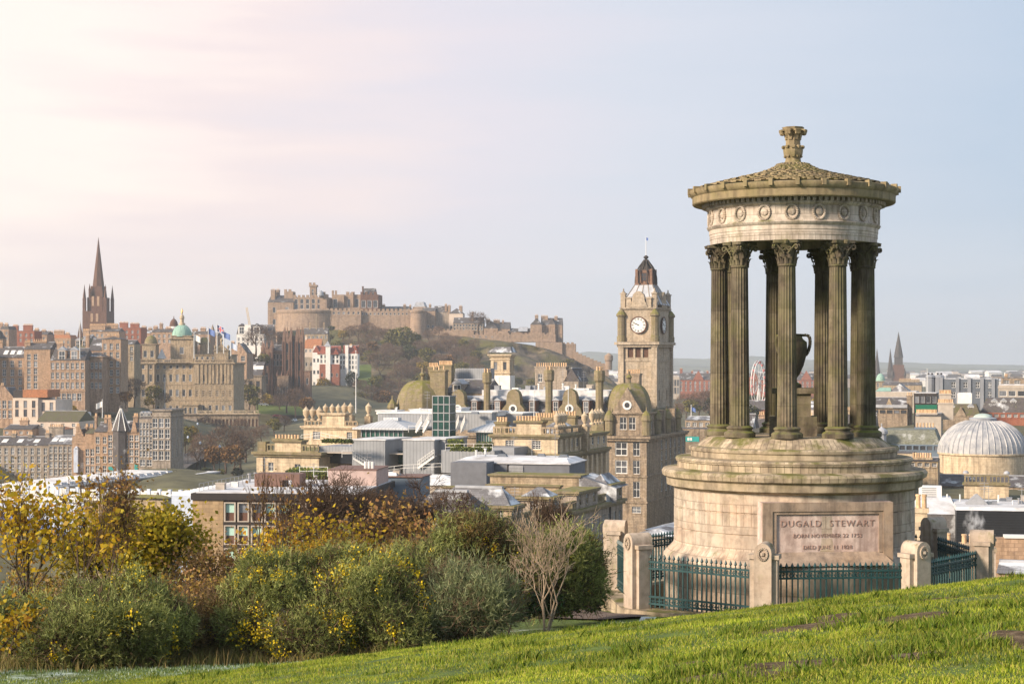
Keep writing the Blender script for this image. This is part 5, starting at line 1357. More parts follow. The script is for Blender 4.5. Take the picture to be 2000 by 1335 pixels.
for x, y in ((.6,.6),(w_-.6,.6),(w_-.6,dd-.6),(.6,dd-.6)):
    m = MB(); m.lathe([(1.05,zk0),(1.05,zk0+1.2),(.9,zk0+1.3),(.9,ct.lz(618)),(1.2,ct.lz(616)),(1.2,ct.lz(613)),(.95,ct.lz(610)),(.6,ct.lz(606)),(.15,ct.lz(602)),(.1,ct.lz(599)),(.01,ct.lz(598))], 10, x, y); ct.part('corner_turret', m, B_moss)
for x, y in ((.9,1.4),(w_-.9,1.4),(w_-.9,dd-1.4),(.9,dd-1.4),(2.4,.9),(w_-2.0,.9)):
    m = MB(); hh = 578 if x in (2.4, w_-2.0) else 569
    m.box(x-.55,x+.55,y-.55,y+.55,zk1-.1,ct.lz(hh+4)); m.box(x-.7,x+.7,y-.7,y+.7,ct.lz(hh+4),ct.lz(hh+2)); m.lathe([(.6,ct.lz(hh+2)),(.45,ct.lz(hh)),(.12,ct.lz(hh-3)),(.2,ct.lz(hh-5)),(.01,ct.lz(hh-8))] if hh == 569 else [(.5,ct.lz(hh+2)),(.4,ct.lz(hh+1))], 8, x, y); ct.part('pinnacle', m, ct.mat)
cx, cy = w_/2, dd/2
m = MB(); s0, s1 = 4.6, 2.05; m.frustum(cx-s0,cx+s0,cy-s0,cy+s0,ct.lz(594),cx-s1,cx+s1,cy-s1,cy+s1,ct.lz(553)); rf = ct.part('roof', m, plain('pale_lead_roof', (.42,.43,.46), .55, .25, 3))
m = MB()
for u in (-1,-.5,0,.5,1):
    for s_ in (0,1): 
        A = (cx+s0*u, cy-s0-.05, ct.lz(594)); B_ = (cx+s1*u, cy-s1-.05, ct.lz(553))
        if s_: A = (cx+s0+.05, cy+s0*u, A[2]); B_ = (cx+s1+.05, cy+s1*u, B_[2])
        m.bar(A, B_, .13)
ct.part('rib', m, B_grey, rf)
m = MB(); m.box(cx-2.1,cx+2.1,cy-2.1,cy+2.1,ct.lz(555),ct.lz(550)); m.box(cx-1.65,cx+1.65,cy-1.65,cy+1.65,ct.lz(550),ct.lz(524))
for u in (-1,1):
    for v in (-1,1): m.box(cx+u*1.7-.3,cx+u*1.7+.3,cy+v*1.7-.3,cy+v*1.7+.3,ct.lz(550),ct.lz(522))
ct.part('lantern', m, B_coll)
m = MB(); prof = [(1.6,ct.lz(526)),(1.3,ct.lz(521)),(.8,ct.lz(514)),(.5,ct.lz(509)),(.3,ct.lz(504)),(.3,ct.lz(501)),(.6,ct.lz(499)),(.6,ct.lz(497)),(.2,ct.lz(494))]; m.lathe(prof, 8, cx, cy); 
for k in range(8):
    a = math.pi/4*k + .39; m.path([(cx+r_*math.cos(a), cy+r_*math.sin(a), z_) for r_, z_ in ((2.5,ct.lz(552)),(2.45,ct.lz(540)),(2.2,ct.lz(527)),(1.6,ct.lz(517)),(.9,ct.lz(509)),(.4,ct.lz(503)))], .17, 5)
ct.part('lantern_roof', m, B_black)
q_ = win_mesh(1.3, 1.9, 'sash', B_dark, G_dark); o = link('window', q_[0], ct.e, (cx-.65, cy-1.78, ct.lz(546))); link('pane', q_[1], o)
m = MB(); m.tube((cx,cy,ct.lz(496)),(cx,cy,ct.lz(457)),.09,.06,6); ct.part('flagpole', m, M_wht)
m = MB(); m.add([(cx,cy,ct.lz(458)),(cx+.5,cy+.1,ct.lz(459.5)),(cx+.45,cy+.1,ct.lz(465)),(cx,cy,ct.lz(464))],[(0,1,2,3)]); ct.part('flag', m, M_blue)
# ================================================================ classical post building with zinc roof additions
g = Bd('post_office', 'cream classical block with roof urns and grey zinc roof additions', 505, 1089, 262, 1040, 20, 'building', B_cream)
zA = g.lz(887); zB = g.lz(850); gd_ = g.sy(1186)
def vase(bd, x, y, z, s=1.0):
    m = MB(); m.lathe([(.45*s,0),(.45*s,.25*s),(.2*s,.4*s),(.28*s,.6*s),(.55*s,1.1*s),(.58*s,1.6*s),(.62*s,1.75*s),(.4*s,1.95*s),(.12*s,2.3*s),(.02*s,2.5*s)], 10); o = bd.part('roof_urn', m, B_cream, smooth=50); o.location = (x, y, z)
g.wall(0, g.w, 1.0, gd_, zA-.5, top=B_moss)
# right hand pavilion
x0 = g.lx(962); x1 = g.w
g.wall(x0, x1, 0, 14, zB, zA, win=[(2,1,1.35,2.0,zA+.6,zB-.7,x0+.6,x1-1.2)], swin=[(5,1,1.3,2.0,zA+.7,zB-.7)], style='six', cornice=.55, top=B_moss)
g.wall(x0, x1, -.02, gd_, zA, 0, swin=[(9,1,1.2,3.6,zA-5.2,zA-1)], cornice=.75, top=B_moss)
mb = MB()
for i in range(10): mb.box(x1, x1+.35, .6+i*gd_/10, 1.5+i*gd_/10, zA-5.6, zA-.8)
for i in range(6): mb.box(x1, x1+.3, .5+i*2.4, 1.1+i*2.4, zA+.3, zB-.6)
g.part('pilaster', mb, B_cream)
zC = g.lz(834); xa = g.lx(1008); xb = g.lx(1057)
g.balus(x0, xa, .3, zB, zC-zB, B_sand); g.balus(xb, x1, .3, zB, zC-zB, B_sand); g.balus(.3, 13.5, 0, zB, zC-zB, B_sand, side=x1-.3)
g.wall(xa, xb, .1, 2.2, g.lz(823), zB, cornice=.35, top=B_moss)
g.pchim(1008, 1058, 1.3, 821, g.lz(824), 9, 1.6, B_moss, .7); g.pchim(970, 992, 4, 823, zB, 4, 1.4, B_moss, .7)
g.pchim(1046, 1096, 15, 815, zB, 10, 1.4, B_moss, .7); g.pchim(1080, 1126, 24, 811, zB-2, 9, 1.4, B_moss, .7)
for i in range(4): vase(g, x1-.5, 1.2+i*1.15, zC, .95)
g.wall(x1-6, x1-.05, 16.5, gd_-16.5, zB-.3, zA, cornice=.5, swin=[(3,1,1.2,2,zA+.6,zB-.8)], top=B_moss)
for i in range(4): vase(g, x1-.5, gd_-6.6+i*1.6, zB+1.0, 1.05)
x = g.lx(1142,12); zz = g.lz(832,x,12); m = MB(); m.box(x-.6,x+.6,11.4,12.6,zA,zz); g.part('roof_pier', m, B_sand); vase(g, x, 12, zz, .95)
g.roof('hip', g.lx(1058,9), x1-1, 6, 15, zB+.1, 1.6, R_slates)
# left near pavilion
yl = -6.5; xl0, xl1 = g.lx(503, yl), g.lx(623, yl); zl = g.lz(884, xl1, yl)
g.wall(xl0, xl1, yl, 16, zl, win=[(1,1,.9,2.2,g.lz(923,xl1,yl),g.lz(903,xl1,yl),g.lx(521,yl),g.lx(537,yl)),(1,1,1.0,1.6,g.lz(925,xl1,yl),g.lz(905,xl1,yl),g.lx(572,yl),g.lx(590,yl))], cornice=.75, top=B_moss)
mb = MB(); mb.box(xl0, xl0+1.1, yl-.35, yl, 0, zl-.9); g.part('pilaster', mb, B_cream)
zl2 = g.lz(868, xl1, yl); xa, xb = g.lx(536, yl), g.lx(587, yl)
g.balus(xl0+.3, xa, yl+.3, zl, zl2-zl, B_moss); g.balus(xb, xl1-.2, yl+.3, zl, zl2-zl, B_moss)
g.wall(xa, xb, yl+.1, 2, g.lz(860, xb, yl), zl, cornice=.35, top=B_moss); g.pchim(537, 586, yl+1.2, 856, g.lz(861, xb, yl), 8, 1.4, B_moss, .6)
mb = MB(); mb.box(xl0, xl0+1.4, yl, yl+1.4, zl, zl2+.3); g.part('corner_pier', mb, B_moss)
# left far pavilion with the urn row
yf = 20; f0, f1 = g.lx(593, yf), g.lx(697, yf); zf0, zf1 = g.lz(862, f1, yf), g.lz(833, f1, yf)
g.wall(f0, f1, yf, 10, zf1, 0, win=[(1,1,1.5,2.2,zf0+.2,zf1-.8,g.lx(609,yf),g.lx(627,yf)),(1,1,1.5,2.2,zf0+.2,zf1-.8,g.lx(676,yf),g.lx(689,yf))], style='six', cornice=.5)
zf2 = g.lz(822, f1, yf); xa, xb = g.lx(629, yf), g.lx(672, yf)
g.balus(f0, xa, yf+.3, zf1, zf2-zf1, B_sand); g.balus(xb, f1, yf+.3, zf1, zf2-zf1, B_sand)
g.wall(xa, xb, yf+.1, 2, g.lz(807, xb, yf), zf1, cornice=.4)
for px in (598, 611, 624): vase(g, g.lx(px, yf+.5), yf+.5, zf2, 1.0)
for px in (636, 649, 661): vase(g, g.lx(px, yf+1), yf+1, g.lz(811, xb, yf), .8)
for px in (673, 685, 720):
    x = g.lx(px, yf+6); zz = g.lz(812, x, yf+6); m = MB(); m.box(x-.55, x+.55, yf+5.45, yf+6.55, 0, zz); g.part('roof_pier', m, B_sand); vase(g, x, yf+6, zz, .95)
# zinc additions
def zbox(pl, pr, y0, d, yt, yb, mat=M_seam, cap=M_wht, name='zinc_box'):
    x0, x1 = g.lx(pl, y0), g.lx(pr, y0); z0, z1 = g.lz(yb, x1, y0), g.lz(yt, x1, y0)
    m = MB(); m.box(x0, x1, y0, y0+d, z0, z1); o = g.part(name, m, mat)
    if cap: m = MB(); m.box(x0-.15, x1+.15, y0-.15, y0+d+.15, z1, z1+.18); g.part('roof', m, cap, o)
    return x0, x1, z0, z1
zbox(738, 846, 16, 8, 808, 840); zbox(846, 960, 20, 8, 806, 840); zbox(905, 1020, 26, 8, 808, 835, M_zinc)
for pl, pr, yt, yb in ((735,770,803,809),(800,846,801,808),(940,972,804,812),(846,900,798,806)): zbox(pl, pr, 22, 4, yt, yb, M_wht, R_snow, 'roof_housing')
zbox(688, 752, -7, 10, 860, 935, cap=R_snow); zbox(787, 848, -7, 10, 860, 935, cap=R_snow); zbox(846, 870, -5, 9, 858, 910, cap=R_snow)
zbox(620, 690, -3, 8, 872, 884, cap=None); zbox(862, 966, -9, 8, 880, 925, cap=None); zbox(620, 690, -2.6, 8, 884, 905, G_dark, None, 'glass_wall')
zbox(752, 788, -2, 4, 880, 905, G_green, None, 'glass_wall'); zbox(752, 788, -2.2, 4.4, 876, 880, M_steel, None, 'canopy')
zbox(940, 1004, -6, 6, 874, 905, M_zinc, None)
def hiproof(pl, pr, y0, d, ye, yr, yg):
    x0, x1 = g.lx(pl, y0), g.lx(pr, y0); z0, z1 = g.lz(ye, x1, y0), g.lz(yg, x1, y0)
    m = MB(); m.box(x0+1.2, x1-1.2, y0+1, y0+d-1, z1, z0-.3); o = g.part('glass_pavilion', m, G_green)
    m = MB(); n_ = 9
    for i in range(n_+1): xx = x0+1.2+(x1-x0-2.4)*i/n_; m.box(xx-.08, xx+.08, y0+.85, y0+.99, z1, z0-.3)
    g.part('mullion', m, M_steel, o)
    m = MB(); m.box(x0, x1, y0, y0+d, z0-.3, z0); m.hip(x0+.05, x1-.05, y0+.05, y0+d-.05, z0, g.lz(yr, x1, y0)-z0); m.box((x0+x1)/2-1.3, (x0+x1)/2+1.3, y0+d/2-.7, y0+d/2+.7, g.lz(yr,x1,y0)-.3, g.lz(yr-2,x1,y0)); g.part('roof', m, M_seaml, o)
hiproof(688, 796, 6, 10, 836, 819, 855); hiproof(913, 985, 8, 8, 841, 825, 870)
# glazed lift tower
x0, x1 = g.lx(845, 4), g.lx(878, 4); z0, z1 = g.lz(856, x1, 4), g.lz(773, x1, 4)
m = MB(); m.box(x0, x1, 4, 6.6, z0, z1); o = g.part('glass_lift_tower', m, G_lift)
m = MB()
for i in range(6):
    zz = z0 + (z1-z0)*i/5; m.box(x0-.06, x1+.06, 3.92, 3.99, zz-.07, zz+.07); m.box(x1+.01, x1+.08, 4, 6.6, zz-.07, zz+.07)
for i in range(4): xx = x0 + (x1-x0)*i/3; m.box(xx-.06, xx+.06, 3.9, 3.98, z0, z1)
g.part('mullion', m, M_steel, o)
# outdoor stairs
def stair(pa, ya, pb, yb, y):
    xa, xb = g.lx(pa, y), g.lx(pb, y); za, zb_ = g.lz(ya, xa, y), g.lz(yb, xb, y); m = MB(); n_ = 12
    for i in range(n_):
        t = (i+.5)/n_; xx = xa+(xb-xa)*t; zz = za+(zb_-za)*t; m.box(xx-abs(xb-xa)/n_/2, xx+abs(xb-xa)/n_/2, y, y+1.1, zz-.05, zz+.05)
    m.bar((xa,y,za-.1),(xb,y,zb_-.1),.08,.28); o = g.part('outdoor_stair', m, M_wht)
    m = MB()
    for i in range(9): q = Vector((xa,y,za)).lerp(Vector((xb,y,zb_)), i/8); m.bar(q, q+Vector((0,0,1)), .06)
    for hh in (.5, 1.0): m.bar((xa,y,za+hh),(xb,y,zb_+hh),.06)
    g.part('handrail', m, M_wht, o)
stair(690, 893, 724, 914, -7.5); stair(816, 913, 848, 890, -7.5); stair(812, 843, 824, 822, 6); stair(826, 843, 838, 820, 6); stair(888, 843, 896, 822, 12); stair(900, 843, 908, 822, 12)
def prail(pts, y, name='handrail'): g.rail([(g.lx(p, y), y, g.lz(q, g.lx(p, y), y)) for p, q in pts], 1.05, M_wht, name)
prail([(668,893),(691,893)], -7.4); prail([(588,862),(625,857),(682,870)], -2); prail([(870,880),(962,880)], -9.2); prail([(798,844),(826,844)], 6)
m = MB(); m.box(g.lx(620,-3), g.lx(960,-3), -5.4, 12, g.lz(884,g.lx(960),-3)-.35, g.lz(884,g.lx(960),-3)-.2); g.part('terrace_deck', m, M_conc)
prail([(750,926),(790,921),(862,918)], -9)
# planted hedges on the terraces
def hedge(label, pl, pr, yt, yb, D, seed, mat, d=1.6):
    a, b_ = P(pl, yb, D), P(pr, yb, D); hh = (yb-yt)*D/F; rg = np.random.default_rng(seed)
    o = thing('hedge', label, 'hedge', (a+b_)/2, R(-20))
    n_ = int((b_-a).length*hh*260)+300; L_ = (b_-a).length
    p = np.stack([(rg.random(n_)-.5)*L_, (rg.random(n_)-.5)*d, rg.random(n_)*hh*(.75+.25*np.sin(np.arange(n_)))], 1)
    f = link('foliage', tri_mesh('foliage', leaf_quads(rg, p, .28), [mat], None, 4), o); f['kind'] = 'stuff'
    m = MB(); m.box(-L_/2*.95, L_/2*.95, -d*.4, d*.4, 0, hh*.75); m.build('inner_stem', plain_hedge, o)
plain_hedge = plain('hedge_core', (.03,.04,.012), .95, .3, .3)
M_hedge = leafmat('hedge_leaf', [(.06,.085,.015),(.12,.14,.03),(.19,.19,.04)], .6, .2, .25)
M_hedge2 = leafmat('bright_shrub_leaf', [(.09,.12,.02),(.17,.20,.03),(.26,.26,.05)], .6, .2, .25)
hedge('trimmed hedge planted along the zinc roof terrace rail in the middle', 879, 960, 872, 880, 252, 41, M_hedge)
hedge('round clipped bushes on the roof terrace beside the glass pavilion', 876, 905, 857, 872, 262, 42, M_hedge2)
hedge('low clipped bush right of the round terrace bushes', 930, 962, 862, 874, 262, 47, M_hedge)
hedge('clipped dark hedge on upper terrace under the urn row', 628, 690, 856, 864, 262, 43, M_hedge)
hedge('wild bright shrubs on the planted roof beside the brown frame', 563, 660, 912, 934, 238, 44, M_hedge2, 5)
# ================================================================ modern office and neighbours in front of it
of = Bd('office_block', 'modern sandstone clad office block with dark fascia and framed windows', 376, 700, 190, 1130, 6, 'office', B_block)
zt = of.lz(978); zf = of.lz(965); zf_roof = zf + .1
xs_ = of.lx(436)
of.wall(0, xs_, 0, 22, zt); of.wall(xs_, of.w, .35, 21.6, zt, mat=M_brownm, name='recessed_wall')
nb = 10; step_ = (of.w-xs_)/nb
for r_, (ya, yb_) in enumerate(((984,1019),(1029,1064),(1074,1109))):
    z0, z1 = of.lz(yb_), of.lz(ya)
    for i in range(nb):
        xx = xs_ + step_*i; m = MB(); a, b_ = xx+.1, xx+step_-.1
        m.box(a, a+.16, -.1, .34, z0-.1, z1+.1); m.box(b_-.16, b_, -.1, .34, z0-.1, z1+.1); m.box(a+.16, b_-.16, -.1, .34, z1-.03, z1+.1); m.box(a+.16, b_-.16, -.1, .34, z0-.1, z0)
        o = of.part('window', m, M_conc)
        m = MB(); m.box(a+.17, b_-.17, .2, .3, z0+.01, z0+(z1-z0)*.45); of.part('lower_panel', m, M_brownm, o)
        m = MB(); m.box(a+.17, b_-.17, .2, .3, z0+(z1-z0)*.46, z1-.04); of.part('pane', m, G_blind if (i, r_) in ((0,0),(0,1),(1,1),(3,0),(4,0),(2,1),(0,2),(2,2)) else G_dark, o)
    m = MB(); m.box(xs_, of.w, -.06, .33, z0-.45, z0-.12); of.part('floor_band', m, M_darkm)
m = MB(); m.box(-.15, of.w+.2, -.2, 22.2, zt, zf); of.part('fascia', m, M_darkm)
m = MB(); m.box(.3, of.w-.2, .3, 21.8, zf, zf+.12); of.part('flat_roof', m, R_snow)
def oy(pl, pr, y0, d, yt, yb, mat, name, cap=None):
    x0, x1 = of.lx(pl, y0), of.lx(pr, y0); z0, z1 = of.lz(yb, x1, y0), of.lz(yt, x1, y0); m = MB(); m.box(x0, x1, y0, y0+d, z0, z1); o = of.part(name, m, mat)
    if cap: m = MB(); m.box(x0-.1, x1+.1, y0-.1, y0+d+.1, z1, z1+.1); of.part('roof', m, cap, o)
    return x0, x1, z0, z1
x0, x1, z0, z1 = oy(497, 551, 9, 3.2, 925, 966, M_brownbox, 'plant_screen')
m = MB(); a = of.lx(585, 9); m.box(x1, a, 9, 12.2, z1-.7, z1); m.box(a-1.0, a, 9, 12.2, z0, z1-.7); of.part('plant_screen_frame', m, M_brownbox)
x0, x1, z0, z1 = oy(641, 735, 12, 8, 918, 963, B_pink, 'plant_room', M_brownbox)
for px in (714, 721, 728): 
    m = MB(); m.tube((0,0,0),(0,0,.9),.18,.18,8,cap=True); o = of.part('vent_pipe', m, M_wht); o.location = (of.lx(px,14), 14, z1)
for pl, pr in ((424,438),(440,470),(475,496)): oy(pl, pr, 6, 1.2, 955, 964, M_zinc, 'roof_vent')
of.rail([(of.lx(390,1),.8,zf),(of.lx(497,20),20,zf)], 1.0, M_zinc); of.rail([(of.lx(585,20),20,zf+.6),(of.lx(640,20),20,zf+.6)], 1.2, M_wht)
pr_ = Bd('plant_room', 'blue grey clad plant room with pale skylight beside the pink box', 735, 822, 212, 1000, 10, 'plant room', M_blueg)
pr_.wall(0, pr_.w, 0, 5, pr_.lz(932), win=[(1,1,1.0,1.2,pr_.lz(956),pr_.lz(944),pr_.lx(745),pr_.lx(757))], fm=M_wht, gm=M_wht, style='plain')
m = MB(); m.box(-.2, pr_.w+.2, -.2, 5.2, pr_.lz(932), pr_.lz(930)); pr_.part('roof', m, M_brownbox)
m = MB(); m.frustum(.6, 2.4, .6, 3, pr_.lz(930), .8, 2.2, 1.2, 3, pr_.lz(924)); pr_.part('skylight', m, M_wht)
mr2 = Bd('membrane_roof_block', 'low block with white curved membrane roof behind the plant room', 752, 902, 235, 1000, 14, 'building', M_conc)
mr2.wall(0, mr2.w, 0, 9, mr2.lz(948)); mr2.roof('hip', 0, mr2.w, 0, 9, mr2.lz(948), 1.2, R_white)
mr2.rail([(mr2.w*.1,-.3,mr2.lz(944)),(mr2.w*.6,-.3,mr2.lz(942)),(mr2.w,2,mr2.lz(940))], 1.0, M_wht)
gb = Bd('grey_roof_hall', 'long flat dark grey rendered box with white roof edge', 884, 1112, 222, 1000, 14, 'building', plain('dark_grey_render', (.16,.165,.185), .85, .15, 2))
gb.wall(0, gb.w, 0, 10, gb.lz(907)); m = MB(); m.box(-.2, gb.w+.2, -.2, 10.2, gb.lz(907), gb.lz(905)); m.frustum(0, gb.w, 0, 10, gb.lz(905), 1, gb.w-1, 3, 9, gb.lz(897)); gb.part('roof', m, R_snow)
gb.wall(gb.lx(880,-4), gb.lx(950,-4), -4, 3.9, gb.lz(903,gb.lx(950,-4),-4), mat=MATS['dark_grey_render'])
m = MB(); a = gb.lx(994); m.box(a, a+1.9, -.08, .02, gb.lz(935), gb.lz(910))
for i in range(5): m.box(a, a+1.9, -.14, -.08, gb.lz(933)+i*.28, gb.lz(933)+i*.28+.16)
gb.part('louvre_door', m, M_steel)
m = MB(); [m.tube((gb.lx(px), -.1, gb.lz(940)), (gb.lx(px), -.1, gb.lz(907)), .09, .09, 6) for px in (992,)]; gb.part('drainpipe', m, M_darkm)
# ================================================================ classical terrace stepping away
te = Bd('terrace_row', 'long grey classical terrace with mossy parapets and hipped slate pavilions', 660, 936, 165, 1140, 20, 'terrace', B_grey)
zm = te.lz(1044); zat = te.lz(1003); td_ = te.sy(1216); W_ = te.w
te.wall(0, W_, 0, td_, zm, swin=[(22,1,1.05,2.6,zm-4.2,zm-1.0),(22,1,1.05,2.6,zm-8.0,zm-4.8)], win=[(1,1,1.25,1.9,te.lz(1045),te.lz(1008),te.lx(837),te.lx(858))], cornice=.6, top=B_moss, style='six')
m = MB(); m.box(0, W_-.5, .5, td_-.5, zm+.08, zm+.2); te.part('flat_roof', m, R_slate)
te.balus(0.4, td_-.4, 0, zm+.06, 1.0, B_moss, side=W_-.25)
segs_ = [(0, te.sy(966)), (te.sy(1000), te.sy(1022)), (te.sy(1078), te.sy(1096)), (te.sy(1127), te.sy(1168)), (te.sy(1190), td_)]
for i, (a, b_) in enumerate(segs_):
    x0 = te.lx((798, 850, 1016, 1085, 1150)[i], a)
    x0 = max(x0, 0) if i < 2 else x0
    fw = [(1,1,1.3,1.7,zm+.1,zat-.3,te.lx((838,972,1033,1130,1175)[i],a),te.lx((857,984,1052,1140,1185)[i],a))]
    te.wall(x0, W_-.05, a, b_-a, zat, zm, win=fw if i in (0,1,2) else (), swin=[(3 if b_-a < 9 else 6,1,.9,1.5,zm+.35,zat-.35)], cornice=.42, top=B_moss, style='six', mat=B_sand if i == 1 else B_grey)
    if i in (0,1,2,4): te.roof('hip', x0+.3, W_-.5, a+.3, b_-.3, zat+.08, (1.9,1.7,.9,1,1.1)[i], R_slates if i else R_slate)
    if i < 2:
        m = MB(); q = (b_-a)/2; m.bar((x0+q*.95, a+q, zat+(1.95,1.75)[i]), (W_-q*.95, a+q, zat+(1.95,1.75)[i]), .5, .25); te.part('ridge', m, R_lead)
m = MB()
for a in (te.sy(1072), te.sy(1190)): m.tube((W_+.12, a, 0), (W_+.12, a, zat), .09, .09, 6)
te.part('drainpipe', m, M_darkm)
# stone parapets between hall and terrace
pa = Bd('parapet_block', 'cream stone parapet block with mossy coping below the grey hall', 957, 1131, 205, 1000, 16, 'building', B_sand)
pa.wall(0, pa.w, 0, 4, pa.lz(929), cornice=.25, top=B_moss); pa.wall(pa.w*.05, pa.w*.85, -3, 1.2, pa.lz(946), cornice=.2, top=B_moss); pa.wall(-4, pa.w*.3, -6, 1.2, pa.lz(948), cornice=.2, top=B_moss)
m = MB(); m.add([(pa.w,0,pa.lz(929)),(pa.w+4.5,0,pa.lz(952)),(pa.w+4.5,7,pa.lz(952)),(pa.w,7,pa.lz(929)),(pa.w,0,pa.lz(980)),(pa.w+4.5,0,pa.lz(980))],[(0,1,2,3),(4,5,1,0)]); pa.part('roof', m, R_slates)
# ================================================================ iron bridge and approach
br = Bd('iron_bridge', 'blue and white iron arch bridge with snowy deck and stone piers', -60, 372, 330, 1180, 20, 'bridge', B_sand)
def bp(pl, pr, y0, d, yt, yb, mat, name):
    x0, x1 = br.lx(pl, y0), br.lx(pr, y0); m = MB(); m.box(x0, x1, y0, y0+d, br.lz(yb, x1, y0), br.lz(yt, x1, y0)); return br.part(name, m, mat)
L_ = br.w; zd_ = br.lz(972)
m = MB(); m.box(0, L_, .4, 17, zd_-1.2, zd_-.2); br.part('deck', m, R_snow)
m = MB(); n_ = 22
for i in range(n_+1): xx = L_*i/n_; m.box(xx-.35, xx+.35, -.05, .5, zd_-.6, zd_+1.5)
br.part('parapet_post', m, M_bluep)
m = MB()
for i in range(n_): xx = L_*i/n_; m.box(xx+.36, xx+L_/n_-.36, .1, .3, zd_-.3, zd_+1.15); m.box(xx+.6, xx+L_/n_-.6, .02, .09, zd_+.05, zd_+.85)
br.part('parapet', m, M_wht)
m = MB(); m.box(0, L_, -.15, .6, zd_-1.5, zd_-.62); br.part('cornice', m, M_wht)
for (xa, xb) in ((0, br.lx(172)), (br.lx(336), L_)):
    m = MB(); N = 20; W2 = br.lx(172); pts = []
    for i in range(N+1):
        x = xa + (xb-xa)*i/N; u = (x - (br.lx(172)-46))/46 if xa == 0 else (x-xa)/46; u = max(0, min(1, u)); zz = zd_-2.6 - 9*(1-math.sqrt(max(0, 1-(u if xa == 0 else 1-u)**2))); pts.append((x, zz))
    for i in range(N): m.add([(pts[i][0],.2,pts[i][1]),(pts[i+1][0],.2,pts[i+1][1]),(pts[i+1][0],.2,zd_-1.5),(pts[i][0],.2,zd_-1.5)],[(0,1,2,3)])
    br.part('spandrel', m, M_bluep)
    m = MB()
    for i in range(N): m.bar((pts[i][0],-.1,pts[i][1]-.5),(pts[i+1][0],-.1,pts[i+1][1]-.5),.6,1.2)
    for k in range(1,6):
        for i in range(N): m.bar((pts[i][0],k*3,pts[i][1]-.5),(pts[i+1][0],k*3,pts[i+1][1]-.5),.4,1.0)
    br.part('arch_rib', m, M_blue)
x0, x1 = br.lx(214), br.lx(330); zt_ = br.lz(972)
br.wall(x0, x1, -2, 20, zt_); m = MB(); m.frustum(x0-.8, x1+.8, -2.8, 18.8, zt_, x0+1.5, x1-1.5, 0, 16, zt_+.45); br.part('pier_cap', m, B_moss)
br.wall(br.lx(172), x0, -1, 18, br.lz(986)); m = MB(); m.box(br.lx(172)-.4, x0+.3, -1.4, 17, br.lz(986), br.lz(982)); br.part('pier_cap', m, B_moss)
br.wall(br.lx(336), br.lx(374), .8, 12, br.lz(976), mat=M_bluep, name='end_panel')
ml = Bd('market_building', 'long cream low building with white roof curving up the street', 20, 108, 415, 1010, 20, 'building', B_cream)
e_ = ml.sy(345)
ml.wall(-4, ml.w, 0, e_, ml.lz(953), swin=[(19,1,1.3,3.0,ml.lz(985),ml.lz(962))], style='plain', fm=M_brownm)
m = MB(); m.box(-4, ml.w+.5, 0, e_, ml.lz(953), ml.lz(950))
for i in range(16): a = e_*i/16; m.frustum(-4, ml.w-.3, a, a+e_/16-.2, ml.lz(950), -1, ml.w-1.2, a+.6, a+e_/16-.6, ml.lz(950)+.7)
ml.part('roof', m, R_snow); ml.rail([(ml.w,0,ml.lz(952)),(ml.w,e_,ml.lz(952))], 1.1, M_darkm)
ml.wall(ml.lx(345,e_), ml.lx(384,e_), e_, 12, ml.lz(925,ml.lx(384,e_),e_), mat=B_brown, cornice=.5, top=R_snow)
# ================================================================ long white snowy platform roofs at the bridge end
pf = Bd('snowy_shed', 'low shed with ribbed snowy roof left of the office block', 335, 430, 285, 1060, 12, 'shed', M_bluep)
pf.wall(0, pf.w, 0, 26, pf.lz(968)); m = MB()
for i in range(14): a = 26*i/14; m.frustum(-.3, pf.w+.3, a, a+26/14-.15, pf.lz(968), .5, pf.w-.5, a+.6, a+26/14-.7, pf.lz(968)+.5)
pf.part('roof', m, R_white)
# ================================================================ old town
def tenement(label, xl, xr, D, yb, ye, depth, roof='gable', yr=None, win=(), swin=(), mat=None, rm=None, chims=(), yaw=6, along='x', cornice=0, band=(), name='tenement', style='sash', skyl=(), dorm=(), fm=None, step=False, cat='building', top=None, flat=R_slate):
    b = Bd(name, label, xl, xr, D, yb, yaw, cat, mat, None, rm)
    ze = b.lz(ye); 
    fw = [(w[0], w[1], w[2], w[3], b.lz(w[5]), b.lz(w[4])) + ((b.lx(w[6]), b.lx(w[7])) if len(w) > 6 else ()) for w in win]
    b.wall(0, b.w, 0, depth, ze, win=fw, swin=[(w[0], w[1], w[2], w[3], b.lz(w[5]), b.lz(w[4])) for w in swin], style=style, cornice=cornice, band=[b.lz(q) for q in band], fm=fm, top=top)
    if yr is not None:
        rh = b.lz(yr, b.w, depth/2 if along == 'x' else 0) - ze
        if roof == 'gable' and along == 'y':
            b.roof('gable', .3, b.w-.3, .5, depth, ze, rh, rm, 'y', 0); b.gables(-.1, b.w+.1, -.02, ze, rh+.5, mat=b.mat, step=step)
        else: b.roof(roof, 0, b.w, 0, depth, ze, rh, rm, along)
        for px in skyl:
            m = MB(); t_ = .45; yy = depth*.5*t_; x = b.lx(px, yy); sl = rh/(depth/2); m.add([(x-.8,yy-1.2,ze+sl*(yy-1.2)+.12),(x+.8,yy-1.2,ze+sl*(yy-1.2)+.12),(x+.8,yy+1.2,ze+sl*(yy+1.2)+.12),(x-.8,yy+1.2,ze+sl*(yy+1.2)+.12)], [(0,1,2,3)]); b.part('skylight', m, M_wht)
    else:
        m = MB(); m.box(.2, b.w-.2, .2, depth-.2, ze, ze+.15); b.part('flat_roof', m, flat)
    for px, y_, w_, h_ in dorm: b.dormer(b.lx(px, .4), .4, w_, h_, b.lz(y_, b.lx(px), .4), 2.5, mat=b.mat)
    for pl, pr, yt, n_, yy in chims: b.pchim(pl, pr, depth*yy, yt, ze-1, n_, 1.3, None, .8)
    return b
